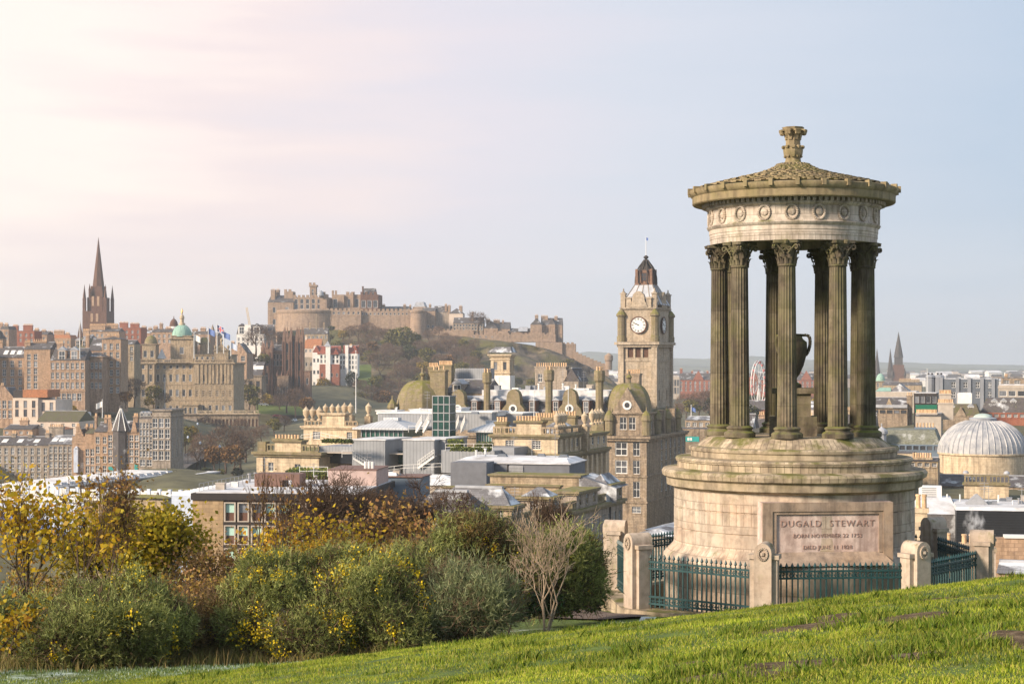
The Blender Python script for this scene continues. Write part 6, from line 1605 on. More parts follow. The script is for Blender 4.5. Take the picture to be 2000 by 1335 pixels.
# skyline behind
SK = [(0,17,638,660,'brown chimneyed tenement end at the very left of the skyline',B_old,((0,6,632,4,.5),(9,16,633,4,.5))),(24,67,641,672,'flat topped red brown block on the left skyline',B_brick,((26,36,636,6,.4),(46,64,635,9,.5))),
 (67,92,648,675,'stepped brown house between red block and low orange topped house',B_old,((68,76,643,5,.5),(82,90,645,4,.5))),(92,138,655,680,'low orange topped skyline house left of the tall spire',B_rubble,((94,103,648,4,.5),(106,126,646,9,.5),(128,136,651,5,.5))),
 (160,176,655,700,'old stone house tucked under the tall dark spire',B_old,((163,175,645,9,.5),)),(176,232,642,700,'tall sandstone block with long pot rows right of the spire',B_rubble,((176,206,635,18,.3),(208,231,634,14,.5))),
 (231,275,635,690,'dark red brown skyline block with flat top',B_brick,((234,250,630,6,.5),(255,272,632,7,.5))),(275,300,645,690,'brown skyline house left of the green dome',B_old,((277,286,638,4,.5),(290,297,641,3,.5))),
 (296,336,643,690,'stone skyline house with turret left of the green dome',B_old,((300,308,638,4,.5),(312,318,632,2,.5),(324,334,640,5,.5))),(372,410,648,690,'brown skyline house just right of the green dome',B_old,((376,386,643,4,.5),(392,402,641,5,.5))),
 (404,424,650,690,'narrow stone house with pointed corner roof right of the green dome',B_rubble,((406,411,645,2,.5),))]
for i, (xl, xr, yt, yb, lab, mt, ch) in enumerate(SK):
    b = tenement(lab, xl, xr, 900 + 22*(i % 4), yb+60, yt+5, 12, 'gable' if i % 3 else 'mansard', yt-1 if i not in (1,6) else None, [(max(2,int((xr-xl)/9)),2,1.2,1.8,yt+8,yt+28)], mat=mt, chims=ch, yaw=4, rm=(R_slate, R_slates, R_red if i == 3 else R_slate)[i % 3] if i != 3 else R_orange)
b = Bd('pointed_turret', 'pointed conical roofed turret behind the flags on the bank roof', 409, 420, 960, 720, 0, 'turret', B_brown)
m = MB(); m.lathe([(1.3,0),(1.3,b.lz(651)),(1.6,b.lz(650)),(.05,b.lz(633))], 10, b.w/2, 1.5); b.part('cone_roof', m, B_brown)
b = Bd('small_spire', 'small dark church spire left of the tall spire', 151, 160, 1010, 700, 0, 'spire', B_dark)
m = MB(); m.box(0, b.w, 0, b.w, 0, b.lz(657)); b.part('tower', m, B_dark); m = MB(); m.lathe([(b.w*.7,b.lz(657)),(.05,b.lz(628))], 4, b.w/2, b.w/2, a0=math.pi/4, a1=2.25*math.pi); b.part('steeple', m, B_dark)
b = Bd('observatory_tower', 'white ringed tower with dark dome left of the green dome', 330, 346, 950, 690, 0, 'tower', B_white)
m = MB(); m.lathe([(2.2,0),(2.2,b.lz(643)),(2.7,b.lz(642)),(2.7,b.lz(638)),(2.2,b.lz(637))], 16, b.w/2, 2.2); b.part('tower', m, B_white)
b.dome(b.w/2, 2.2, 2.3, b.lz(637), b.lz(622)-b.lz(637), B_dark, name='dome'); m = MB(); m.tube((b.w/2,2.2,b.lz(622)-.3),(b.w/2,2.2,b.lz(616)),.4,.05,6); b.part('finial', m, B_dark)
# tall dark gothic spire
s_ = Bd('church_spire', 'tall dark gothic church spire rising above the left skyline', 161, 208, 1150, 720, 5, 'spire', B_dark)
w_ = s_.w; cx = w_/2
m = MB(); m.box(0, w_, 0, w_, 0, s_.lz(607)); m.box(2.4, w_-2.4, 2.4, w_-2.4, s_.lz(607), s_.lz(580)); m.box(4.2,w_-4.2,4.2,w_-4.2,s_.lz(580),s_.lz(558)); s_.part('tower', m, B_dark)
m = MB(); m.lathe([(4.1,s_.lz(560)),(.05,s_.lz(461))], 8, cx, cx); s_.part('steeple', m, B_dark)
for x, y in ((1,1),(w_-1,1),(w_-1,w_-1),(1,w_-1)):
    m = MB(); m.box(x-.95,x+.95,y-.95,y+.95,0,s_.lz(582)); m.lathe([(1.15,s_.lz(582)),(.05,s_.lz(555))], 4, x, y); s_.part('pinnacle', m, B_dark)
for x in (4.0, w_-4.0):
    m = MB(); m.box(x-.6,x+.6,2.2,3.4,s_.lz(606),s_.lz(566)); m.lathe([(.8,s_.lz(566)),(.05,s_.lz(553))], 4, x, 2.6); s_.part('pinnacle', m, B_dark)
for zz0, zz1 in ((628,612),(597,578)):
    for x in (cx-2.6, cx+1.0): 
        m = MB(); m.box(x, x+1.6, -.12 if zz0 > 607 else 2.2, .1 if zz0 > 607 else 2.5, s_.lz(zz0), s_.lz(zz1)); s_.part('louvre', m, B_rubble)
# tall tenements under the spire
tenement('tall brown tenement with three skylights at the left edge', -30, 47, 650, 800, 698, 12, 'gable', 677, [(5,4,1.4,2.6,702,770)], mat=B_rubble, chims=((-4,6,668,4,.5),), skyl=(12,25,38), yaw=3)
tenement('high gabled stone tenement with blank rubble flank', 47, 98, 645, 800, 682, 12, 'gable', 668, [(2,5,1.4,2.5,690,760,50,76)], mat=B_rubble, chims=((49,60,668,4,.3),(66,92,666,7,.5)), yaw=3)
b = tenement('wide tenement with twin dormer gables and many white windows', 98, 166, 640, 805, 703, 12, 'gable', 680, [(7,3,1.1,2.4,705,762),(5,1,1.9,2.7,766,784,110,160)], mat=B_old, chims=((112,124,670,5,.5),), yaw=3, dorm=((121,706,3.2,4.2),(145,706,3.2,4.2)), band=(763,))
tenement('flat roofed brown block with pilasters beside the bank tower house', 160, 200, 646, 805, 696, 12, 'hip', 688, [(5,3,1.0,2.3,704,762)], mat=B_old, yaw=3, cornice=.5, rm=R_slate)
tenement('steep slate roofed house in front of the dark skyline block', 172, 212, 680, 760, 684, 14, 'gable', 661, [(4,1,1.2,2,687,698)], mat=B_old, yaw=3, chims=((168,175,655,4,.5),))
tenement('tall pale round cornered tenement tower left of the bank', 199, 236, 655, 805, 662, 10, 'hip', 657, [(3,6,1.2,2.3,668,770)], mat=B_rubble, yaw=3, chims=((208,234,655,9,.4),))
tenement('mossy green roofed house with two dormers beneath the spire', 148, 176, 690, 760, 680, 10, 'mansard', 660, [(3,1,1.1,1.8,682,694)], mat=B_old, yaw=3, rm=R_mossy, dorm=((152,679,2,3),(165,679,2,3)))
tenement('sandstone house with curved gable left of the bank', 232, 262, 720, 830, 672, 10, 'gable', 664, [(3,3,1.3,2,676,705)], mat=B_sand, yaw=3, band=(690,))
# bank on its terrace
k = Bd('domed_bank', 'grand sandstone bank with green copper dome and gilded figure', 243, 456, 800, 815, 3, 'bank', B_sand)
zc = k.lz(708)
def kw(pl, pr, y0, d, yt, **q): return k.pw(pl, pr, y0, d, yt, style='plain', **q)
kw(243, 302, 0, 22, 708, win=[(4,1,1.4,3.4,k.lz(748),k.lz(728)),(4,1,1.3,1.8,k.lz(722),k.lz(711)),(4,1,1.5,3.2,k.lz(779),k.lz(756))], cornice=.9, band=(k.lz(751),k.lz(781)))
kw(302, 378, 3, 20, 708, win=[(6,1,1.4,3.4,k.lz(748),k.lz(728)),(6,1,1.3,1.8,k.lz(722),k.lz(711)),(6,1,1.5,3.2,k.lz(779),k.lz(756)),(6,1,1.3,2.6,k.lz(808),k.lz(788))], cornice=.9, band=(k.lz(751),k.lz(781)))
kw(378, 456, 0, 24, 708, win=[(6,1,1.4,3.4,k.lz(748),k.lz(728)),(6,1,1.4,3.2,k.lz(779),k.lz(756)),(6,1,1.3,2.8,k.lz(808),k.lz(786))], cornice=.9, band=(k.lz(751),k.lz(781)))
m = MB()
for px in (246,258,272,286,299,381,386,394,402,410,416,424,432,440,446,453): x = k.lx(px, -.4); m.box(x-.55, x+.55, -.45, -.003, k.lz(749), k.lz(712))
for z in np.linspace(k.lz(778), k.lz(754), 7): m.box(k.lx(380), k.w+.1, -.12, -.004, z-.25, z+.25)
k.part('pilaster', m, B_sand)
k.balus(0, k.w, .2, zc+.05, 1.5)
kw(277, 304, .6, 6, 672, yb=708, win=[(2,1,1.6,3.2,k.lz(700),k.lz(682))], cornice=.5); k.dome(k.lx(291), 3.6, 3.0, k.lz(671), k.lz(654)-k.lz(671), B_moss)
kw(333, 377, 9, 9, 660, yb=708, win=[(1,1,2.0,5,k.lz(692),k.lz(676))], cornice=.8)
kw(336, 374, 9.5, 8, 655, yb=660, cornice=.5)
xd = k.lx(355, 13); zd0, zd1 = k.lz(656), k.lz(632)
k.dome(xd, 13.5, 4.7, zd0, zd1-zd0, M_copper, ribs=12)
m = MB(); m.lathe([(1.5,zd1-.5),(1.5,zd1+.6),(.9,zd1+.8),(.9,k.lz(621)),(1.2,k.lz(620)),(1.1,k.lz(616)),(.4,k.lz(612)),(.2,k.lz(610))], 10, xd, 13.5); k.part('lantern', m, B_cream)
m = MB(); m.lathe([(.2,k.lz(611)),(.42,k.lz(609)),(.35,k.lz(605)),(.2,k.lz(603)),(.28,k.lz(602)),(.02,k.lz(600))], 8, xd, 13.5); m.bar((xd-.7,13.5,k.lz(605)),(xd+.7,13.5,k.lz(604)),.2); k.part('gilded_figure', m, M_gold)
k.roof('hip', k.lx(306,8), k.lx(378,8), 8, 20, zc, 2.0, R_slates); kw(310, 318, 5, 4, 700, mat=M_wht); k.roof('hip', k.lx(308,4), k.lx(320,4), 4, 8, k.lz(700), 4.5, R_white)
k.dome(k.lx(399,18), 18, 2.6, k.lz(672), k.lz(657)-k.lz(672), B_moss); kw(391, 407, 15.5, 6, 672, yb=708)
kw(380, 452, 1, 12, 692, yb=708, cornice=.5, win=[(7,1,1.2,1.8)]); kw(418, 446, .2, 5, 684, yb=708, cornice=.4)
m = MB(); xm = k.lx(432); m.add([(xm-3,0,k.lz(684)),(xm+3,0,k.lz(684)),(xm,0,k.lz(671)),(xm-3,2,k.lz(684)),(xm+3,2,k.lz(684)),(xm,2,k.lz(671))],[(0,1,2),(5,4,3),(0,2,5,3),(1,4,5,2)]); k.part('gable', m, B_sand)
for px in (420, 432, 445): vase(k, k.lx(px), .8, k.lz(684 if px != 432 else 671), 1.1)
kw(358, 386, -4, 4, 790, cornice=.5, win=[(3,1,1.2,3.4)])
rw = Bd('retaining_wall', 'long pale retaining wall with balustrade and arched niches under the bank', 333, 505, 780, 880, -6, 'wall', B_brown)
zt = rw.lz(808); rw.wall(0, rw.w, 0, 10, zt, win=[(16,1,1.0,5.0,zt-7.5,zt-1.8,rw.w*.33,rw.w)], style='plain', fm=B_brown, gm=B_dark, cornice=.6); rw.balus(rw.w*.3, rw.w, .2, zt+.05, 1.6, B_cream)
rw.wall(0, rw.w*.3, -1.0, 8, zt-2, mat=B_grey, band=(zt-5,zt-8))
for i, (px, yb, yt, cl, lab, dr) in enumerate(((379,700,652,M_white_flag if 'M_white_flag' in globals() else M_wht,'pale blue flag on the leftmost bank roof pole',1),(407,690,640,M_blue,'blue flag on bank roof pole beside the dome',1),(424,690,634,None,'red white and blue flag on the tall bank pole',1),(437,690,647,M_blue,'small blue flag on bank roof pole near the right end',1),(451,695,668,M_bluep,'pale flag on the lowest pole at bank roof end',1))):
    if cl is None:
        t = NT('union_flag'); tc = t.node('ShaderNodeTexCoord').outputs['Generated']; sx = t.node('ShaderNodeSeparateXYZ', {0: tc})
        def band_(o_, c_, w_): return t.math('LESS_THAN', t.math('ABSOLUTE', t.math('SUBTRACT', o_, c_)), w_)
        X_, Z_ = sx.outputs['X'], t.math('ADD', sx.outputs['Z'], t.math('MULTIPLY', sx.outputs['X'], .33))
        dg_ = t.math('MAXIMUM', band_(X_, .5, .16), band_(Z_, .66, .13)); rd_ = t.math('MAXIMUM', band_(X_, .5, .09), band_(Z_, .66, .07))
        cl = t.out(t.mix(rd_, t.mix(dg_, (.03,.05,.22), (.7,.7,.72)), (.5,.03,.05)), .8)
    flagpole(lab, px, yb, yt, 795, M_wht, cl, 2.7, 'flags on the bank roof')
flagpole('tall bare white flagpole in front of the bank facade', 322, 800, 740, 700, M_wht)
flagpole('white flagpole with pale flag above the low slate roofs', 200, 816, 782, 520, M_wht, M_wht, 1.7, None, -1)
flagpole('tall slim pole among tenements left of the bank', 156, 700, 628, 640, M_wht)
# assembly hall and college towers
co = Bd('college_hall', 'dark gothic college hall with twin pinnacled towers', 510, 606, 930, 800, 2, 'college', B_coll)
def twr(pl, pr, y0, d, yt, yp, win, mat=B_coll, pins=True):
    x0, x1 = co.lx(pl, y0), co.lx(pr, y0); z1 = co.lz(yt, x1, y0)
    co.wall(x0, x1, y0, d, z1, win=win, style='plain', fm=B_brown, name='tower', band=(z1-8, z1-20))
    m = MB()
    for u in (.02,.27,.73,.98): x = x0 + (x1-x0)*u; m.box(x-.35, x+.35, y0-.6, y0-.003, 0, z1-2)
    co.part('buttress', m, B_dark)
    if pins:
        for u in (0, .5, 1):
            for v in ((0, 1) if u != .5 else (0,)):
                x = x0+.7 + (x1-x0-1.4)*u; y = y0+.7+(d-1.4)*v; m = MB(); m.box(x-.75, x+.75, y-.75-.2, y+.75, z1-16 if u != .5 else z1-.1, z1+.6); m.lathe([(1.0,z1+.6),(.06,co.lz(yp, x1, y0))], 4, x, y, a0=math.pi/4, a1=2.25*math.pi); co.part('pinnacle', m, mat)
twr(510, 532, 4, 6, 680, 664, [(1,3,1.6,6)]); twr(552, 570, 0, 5, 660, 637, [(1,4,1.4,6)]); twr(577, 592, 0, 5, 660, 637, [(1,4,1.4,6)])
twr(568, 579, 3, 5, 655, 640, [(1,4,1.2,6)], pins=False)
co.pw(532, 552, 8, 8, 684, win=[(3,2,1.4,3,co.lz(715),co.lz(690))], style='plain'); co.pw(541, 563, -3, 5, 733, win=[(4,1,1.1,6)], style='plain', mat=B_old, cornice=.4)
for px in (542, 551, 562): m = MB(); x = co.lx(px, -2.5); m.lathe([(.8,co.lz(733)),(.05,co.lz(722))], 4, x, -2.5); co.part('pinnacle', m, B_dark)
co.pw(594, 606, -1, 6, 724, win=[(1,2,1.2,3.5)], style='plain', cornice=.3); co.roof('gable', co.lx(532,9), co.lx(552,9), 9, 16, co.lz(684), 3)
hl = Bd('assembly_hall', 'low dark stone hall with white rooflight strip between bank and college', 455, 511, 905, 800, 2, 'hall', B_brown)
hl.wall(0, hl.w, 0, 14, hl.lz(733), win=[(4,1,2.0,6,hl.lz(765),hl.lz(742))], style='plain', fm=B_brown, cornice=.6); m = MB(); z0 = hl.lz(733)
m.add([(0,0,z0),(hl.w,0,z0),(hl.w,5,hl.lz(721)),(0,5,hl.lz(721))],[(0,1,2,3)]); hl.part('roof', m, R_slate)
m = MB(); m.add([(0,5,hl.lz(721)),(hl.w,5,hl.lz(721)),(hl.w,6.2,hl.lz(714)),(0,6.2,hl.lz(714))],[(0,1,2,3)]); hl.part('rooflight', m, M_wht)
m = MB(); m.add([(0,6.2,hl.lz(714)),(hl.w,6.2,hl.lz(714)),(hl.w,12,hl.lz(706)),(0,12,hl.lz(706))],[(0,1,2,3)]); hl.part('roof', m, R_slate)
tenement('small stone house with steep slate gable right of the bank roof', 452, 482, 860, 740, 690, 10, 'gable', 671, [(2,1,2,4,694,706)], mat=B_old, yaw=10, along='y', chims=((452,458,668,3,.5),))
ob_ = tenement('white harled tower house with dark gabled roof on the skyline', 462, 515, 1000, 740, 652, 12, 'gable', 634, [(6,2,1.3,2.0,658,676)], mat=B_white, yaw=4)
for px in (472, 501): ob_.dormer(ob_.lx(px,-.2), -.2, 4, 4.5, ob_.lz(652)-.2, 4, mat=B_white, roofm=R_slate)
ob_.wall(ob_.lx(478), ob_.lx(490), -.4, 2, ob_.lz(634), ob_.lz(652)-3, mat=B_white)
tenement('grey slate topped tower house beside the white harled one', 515, 532, 1005, 740, 652, 10, 'gable', 634, [(2,3,1.4,2,660,690)], mat=B_grey, yaw=4)
# crane on the skyline
cr_ = thing('tower_crane', 'thin yellow crane jib rising behind the white harled house', 'crane', P(492, 660, 1300)); kk = 1300/F
m = MB(); 
for q in (-1,1): m.bar((q*.6,0,0),(q*.5-4*1,0,(660-600)*kk),.35)
for i in range(14): t_ = i/14; m.bar((-.6-4*t_,0,60*kk*t_),(.6-4*(t_+.07),0,60*kk*(t_+.07)),.2)
m.build('jib', plain('crane_yellow', (.62,.45,.22), .6, .1), cr_)
# white and red gabled houses below the castle
rg_ = Bd('gabled_houses', 'white and red gabled town houses with red tile roofs below the castle', 595, 698, 1050, 790, 3, 'house', B_white)
def rgw(pl, pr, y0, d, yt, **q): return rg_.pw(pl, pr, y0, d, yt, style='plain', **q)
rgw(594, 612, 2, 8, 697, mat=B_grey, win=[(2,4,1.2,2.4)]); rgw(610, 625, 0, 8, 688, win=[(2,4,1.2,2.2)], fm=M_blueg); rg_.roof('gable', rg_.lx(610), rg_.lx(625), 0, 8, rg_.lz(688), 4, R_red, 'y', 0)
rgw(624, 663, -2, 10, 711, mat=B_brick, win=[(4,2,1.3,2.2)]); rgw(624, 663, -1, 9, 691, yb=711, win=[(5,2,1.4,2.2)]); rg_.roof('gable', rg_.lx(620), rg_.lx(664), -1.2, 9, rg_.lz(691), 5, R_red)
for px in (644, 656): rg_.roof('gable', rg_.lx(px-6,-2), rg_.lx(px+6,-2), -2, 5, rg_.lz(692), 3.4, R_red, 'y', 0)
rgw(636, 645, -2.6, 3, 676); rg_.roof('hip', rg_.lx(635), rg_.lx(646), -2.8, .6, rg_.lz(676), 3, R_lead); rgw(674, 680, 1, 3, 674); rgw(663, 698, 2, 9, 690, win=[(6,3,1.2,2.2,rg_.lz(722),rg_.lz(693))]); rg_.roof('gable', rg_.lx(668), rg_.lx(698), 2, 11, rg_.lz(690), 5, R_red)
rg_.roof('gable', rg_.lx(688), rg_.lx(699), 1.8, 9, rg_.lz(690), 4.5, R_red, 'y', 0); rg_.pchim(613, 618, 4, 676, rg_.lz(688), 3, 1.6, B_white); rg_.pchim(683, 688, 6, 674, rg_.lz(690), 3, 1.6, B_white)
tenement('orange roofed cottage just above the white gabled houses', 594, 627, 1130, 720, 680, 10, 'gable', 661, [(4,1,1.4,2,682,688)], mat=B_harl, rm=R_orange, yaw=3, chims=((596,600,657,2,.5),))
tenement('long cream terrace wall house under the castle battery', 592, 640, 1180, 690, 652, 8, 'gable', 641, [(6,1,1.4,2,655,662)], mat=B_sand, rm=R_slate, yaw=3, chims=((604,607,632,2,.5),(617,619,615,1,.5),(632,634,632,2,.5)))
# ================================================================ winding street row at lower left
tenement('gabled brown house at the left edge above the curved street', -8, 25, 565, 850, 775, 10, 'gable', 757, [(3,2,1.3,2.8,780,818)], mat=B_old, yaw=3, along='y', chims=((2,8,752,2,.5),))
b = Bd('modern_flats', 'cream modern flats with orange clad top storey', 25, 106, 560, 850, 8, 'building', B_harl)
b.wall(0, b.lx(74), 0, 14, b.lz(777), win=[(3,2,1.2,2.6,b.lz(815),b.lz(781))], style='plain', fm=M_brownm, mat=B_harl); b.wall(b.lx(74), b.w, 1, 14, b.lz(781), win=[(2,1,1.2,5,b.lz(805),b.lz(784))], style='plain', fm=M_brownm)
m = MB(); m.box(b.lx(22), b.lx(75), 1.5, 12, b.lz(777), b.lz(762)); b.part('top_storey', m, M_darkm); m = MB(); m.box(b.lx(45,1), b.lx(93,1), .8, 11, b.lz(776), b.lz(761)); b.part('top_storey', m, R_orange)
tenement('long slate roofed cream wing above the curved street', 72, 154, 530, 870, 823, 14, 'gable', 802, [(4,1,1,1.4,826,834)], mat=B_harl, rm=R_mossy, yaw=6)
tenement('flat pale roofed strip house behind the slate wing', 103, 163, 560, 850, 806, 8, None, None, (), mat=B_white, yaw=4, flat=R_snow)
tenement('grey tenement with paired windows at the left end of the curved street', -20, 95, 500, 990, 869, 12, 'gable', 852, [(9,4,1.0,2.0,873,938)], mat=B_grey, yaw=4, chims=((24,32,846,4,.5),(56,64,848,4,.5),(90,98,845,4,.5)), skyl=(10,40,72))
tenement('pale grey tenement with rows of small windows beside the pub gable', 95, 141, 495, 990, 867, 12, 'gable', 850, [(5,4,1.0,1.9,870,930)], mat=B_grey, rm=R_slates, yaw=4, chims=((97,125,833,8,.9),), skyl=(108,122), band=(932,))
b = tenement('crow stepped gabled stone pub with pale blue oriel', 141, 168, 490, 990, 866, 12, 'gable', 838, [(1,1,1.4,2.2,850,868)], mat=B_rubble, yaw=4, along='y', step=True, chims=((150,156,832,3,.6),))
m = MB(); m.box(b.lx(146), b.lx(154), -1.0, -.003, b.lz(922), b.lz(876)); m.frustum(b.lx(146), b.lx(154), -1.0, 0, b.lz(876), b.lx(149), b.lx(151), -.3, 0, b.lz(871)); b.part('oriel', m, M_bluep)
f_, g_ = win_mesh(.9, 2.0, 'sash', M_wht, G_dark)
for yy in (888, 916): o = link('window', f_, b.e, (b.lx(148), -1.05, b.lz(yy))); link('pane', g_, o)
tenement('rubble house with iron balcony right of the stepped pub gable', 166, 185, 489, 990, 846, 12, 'gable', 834, [(2,3,1.1,2.2,875,925)], mat=B_rubble, yaw=4, rm=R_mossy, chims=((168,172,832,2,.5),(176,182,833,2,.5)))
tenement('tall stone house with small gables left of the turret', 184, 211, 487, 990, 843, 12, 'gable', 824, [(2,4,1.1,2.0,850,925)], mat=B_rubble, yaw=4, chims=((186,190,812,2,.5),(205,210,815,3,.5)))
b = tenement('turreted corner tenement with pointed slate roof and teal shop', 210, 272, 484, 990, 843, 12, 'gable', 822, [(6,4,1.3,2.2,848,905)], mat=B_rubble, yaw=4, chims=((212,217,815,3,.5),(262,270,812,4,.5)))
m = MB(); xx = b.lx(234); m.lathe([(2.4,b.lz(922)),(2.4,b.lz(842)),(2.7,b.lz(841)),(.15,b.lz(797)),(.5,b.lz(796)),(.5,b.lz(793)),(.1,b.lz(792))], 8, xx, 1.0); b.part('corner_turret', m, R_slate)
m = MB()
for i in range(8): a = 2*math.pi*i/8; m.tube((xx+2.7*math.cos(a),1+2.7*math.sin(a),b.lz(841)),(xx+.2*math.cos(a),1+.2*math.sin(a),b.lz(797)),.16,.12,4)
b.part('rib', m, M_wht)
for px in (216, 262): b.gables(b.lx(px-6), b.lx(px+6), -.2, b.lz(843)-.2, 4.2, mat=B_rubble)
m = MB(); m.box(b.lx(212), b.lx(231), -.2, -.004, b.lz(922), b.lz(911)); b.part('shopfront', m, M_teals); m = MB(); m.box(b.lx(263), b.lx(269), -.2, -.004, b.lz(920), b.lz(906)); b.part('shopfront', m, M_teals)
b = tenement('plain grey tenement with white dormers right of the turret', 272, 298, 480, 990, 818, 12, 'mansard', 805, [(4,5,.9,1.8,824,893),(2,1,2.0,2.4,896,911)], mat=B_grey, yaw=4, dorm=((277,817,1.2,1.5),(284,817,1.2,1.5),(291,817,1.2,1.5)))
tenement('tall grey block with stone bay piers at the end of the curved street', 297, 333, 478, 990, 800, 14, None, None, [(3,4,2.4,3.4,815,900)], mat=B_grey, yaw=4, cornice=.5, band=(812,), swin=[(3,5,1,2,812,895)])
tenement('orange tiled cream stump house among the slate roofs', 97, 126, 515, 900, 838, 8, 'hip', 832, (), mat=B_harl, rm=R_orange, yaw=4)
tenement('snow edged house roofs behind the grey tenement', 6, 62, 525, 900, 838, 12, 'gable', 829, [(4,1,1,1.5,841,848)], mat=B_old, yaw=4, chims=((40,56,820,5,.5),), rm=R_slate)
# ================================================================ right hand side of the city
def simple(name, label, cat, xl, xr, D, yb, yt, depth, mat, yaw=16, **q): return tenement(label, xl, xr, D, yb, yt, depth, mat=mat, yaw=yaw, name=name, cat=cat, **q)
# cathedral with three spires
ca = Bd('cathedral', 'dark cathedral with one tall central spire and two lesser ones', 1742, 1769, 1900, 790, 10, 'cathedral', B_dark)
w_ = ca.w; m = MB(); m.box(0, w_, 0, w_, 0, ca.lz(738)); m.box(1.6, w_-1.6, 1.6, w_-1.6, ca.lz(738), ca.lz(712)); ca.part('tower', m, B_dark); m = MB(); m.box(3, w_-3, 3, w_-3, ca.lz(712), ca.lz(697)); ca.part('belfry', m, B_black)
m = MB(); m.lathe([(w_*.35,ca.lz(698)),(.05,ca.lz(647))], 8, w_/2, w_/2); ca.part('steeple', m, B_black)
for u in (0,1):
    for v in (0,1): m = MB(); m.box(u*w_-1.6*u-.2, u*w_+1.6-1.6*u+.2, v*w_-1.6*v, v*w_+1.6-1.6*v, 0, ca.lz(733)); m.lathe([(1.6,ca.lz(733)),(.05,ca.lz(718))], 4, .8 if not u else w_-.8, .8 if not v else w_-.8); ca.part('pinnacle', m, B_black)
for px in (1713, 1739):
    x = ca.lx(px, 22); m = MB(); m.box(x-3.2, x+3.2, 19, 25.4, 0, ca.lz(730)); ca.part('tower', m, B_black); m = MB(); m.lathe([(3.5,ca.lz(730)),(.05,ca.lz(679))], 8, x, 22); ca.part('steeple', m, B_black)
ca.wall(ca.lx(1716), ca.lx(1744), 2, 18, ca.lz(748), mat=B_dark); ca.roof('gable', ca.lx(1716), ca.lx(1744), 2, 20, ca.lz(748), 5)
b = Bd('domed_hall', 'small sandstone hall with pale green copper dome below the spires', 1710, 1730, 1300, 790, 10, 'hall', B_sand); b.wall(0, b.w, 0, 7, b.lz(744), win=[(2,1,1.4,3,b.lz(756),b.lz(747))], cornice=.6); b.dome(b.w/2, 3.5, 3.4, b.lz(744), b.lz(729)-b.lz(744), M_copper)
simple('stone_range', 'long low stone range with orange pots in front of the cathedral', 'building', 1725, 1800, 1100, 790, 752, 12, B_sand, roof='gable', yr=745, chims=((1756,1796,741,18,.5),))
b = simple('metal_clad_block', 'big dark grey metal clad block with tall narrow windows', 'building', 1832, 1950, 600, 800, 740, 20, M_zincd, win=((4,1,1.5,2.4,745,758,1850,1945),(4,1,1.5,2.4,764,778,1850,1945)), flat=R_snow)
m = MB()
for px in (1832,1838,1870,1893,1918,1940): x = b.lx(px,-.4); m.box(x-.6, x+.6, -.5, -.003, 0, b.lz(740)+.5)
b.part('fin', m, M_zinc)
for px in (1817, 1835):
    m = MB(); x = b.lx(px, 6); m.lathe([(1.6,b.lz(770)),(1.6,b.lz(738)),(1.9,b.lz(737)),(1.4,b.lz(733)),(.6,b.lz(731))], 10, x, 6); b.part('turret', m, M_zinc)
    for q in (-.6,.6): m = MB(); m.lathe([(.35,b.lz(732)),(.35,b.lz(729)),(.1,b.lz(728))], 6, x+q, 6); b.part('finial', m, M_darkm)
simple('rooftop_block', 'pale concrete rooftop storeys at the right edge of the picture', 'building', 1950, 2040, 560, 800, 752, 16, M_conc, win=((5,1,2.6,2.6,762,775),), style='plain', flat=R_snow, band=(757,))
simple('rooftop_block', 'dark rooftop plant storey at the right edge above the dormers', 'building', 1955, 2040, 620, 800, 739, 14, B_brown, win=((4,1,2,2,742,750),), flat=R_slate, chims=((1962,1968,734,3,.5),))
simple('glazed_office', 'dark glazed office floor above green scaffold sheeting', 'building', 1785, 1830, 450, 870, 768, 12, M_darkm, win=((4,1,1.2,2.2,772,788),), swin=(), flat=R_snow, style='plain', fm=M_steel)
o = thing('scaffold_sheet', 'green sheeting hung below the dark glazed office floor', 'sheeting', P(1809, 806, 447)); m = MB(); kk = 447/F; m.box(-21*kk, 21*kk, -.05, .05, 0, 16*kk); m.build('sheet', plain('green_sheet', (.02,.19,.11), .7, .15), o)
b = simple('mansard_house', 'dark mansard roofed red house with three white round topped dormers', 'house', 1915, 2040, 430, 900, 806, 14, B_brick, roof='mansard', yr=777, win=((10,1,1.0,1.3,808,816),), style='six')
for px in (1942, 1960, 1979): b.dormer(b.lx(px,1.2), 1.0, 1.6, 1.7, b.lz(796,b.lx(px),1), 2.5)
b = simple('mansard_house', 'mossy mansard roofed house with two white dormers', 'house', 1842, 1915, 425, 900, 812, 12, B_brown, roof='mansard', yr=789, rm=R_mossy)
for px in (1859, 1896): b.dormer(b.lx(px,1.0), .8, 1.6, 2.0, b.lz(809,b.lx(px),1), 2.5)
b.gables(b.lx(1865), b.lx(1888), -.2, b.lz(813), 2.4, mat=B_brown)
b = simple('slate_range', 'dark slate range with pale gutter strip behind the columns', 'building', 1690, 1772, 500, 880, 798, 14, B_brown, roof='gable', yr=776, win=((6,1,2.4,2.0,800,808),), style='plain', fm=M_darkm, band=(796,))
b.pchim(1771, 1782, 4, 772, b.lz(830), 3, 1.4)
m = MB(); m.box(0, b.w, -.5, -.25, b.lz(796), b.lz(790)); b.part('gutter', m, R_lead)
b.gables(b.lx(1728), b.lx(1745), -.4, b.lz(798)+.1, 3.0, mat=B_sand)
b = simple('snowy_hall', 'low hall with snowy roof and green glass panel behind the slate range', 'hall', 1690, 1790, 600, 830, 765, 18, M_conc, flat=R_snow)
m = MB(); m.gable(b.lx(1738,2), b.lx(1776,2), 2, 14, b.lz(764), 2.6, along='y'); b.part('roof', m, R_slates); m = MB(); m.frustum(b.lx(1710,0), b.lx(1740,0), 0, 6, b.lz(764), b.lx(1716), b.lx(1738), 4, 6, b.lz(757)); b.part('rooflight', m, M_copper)
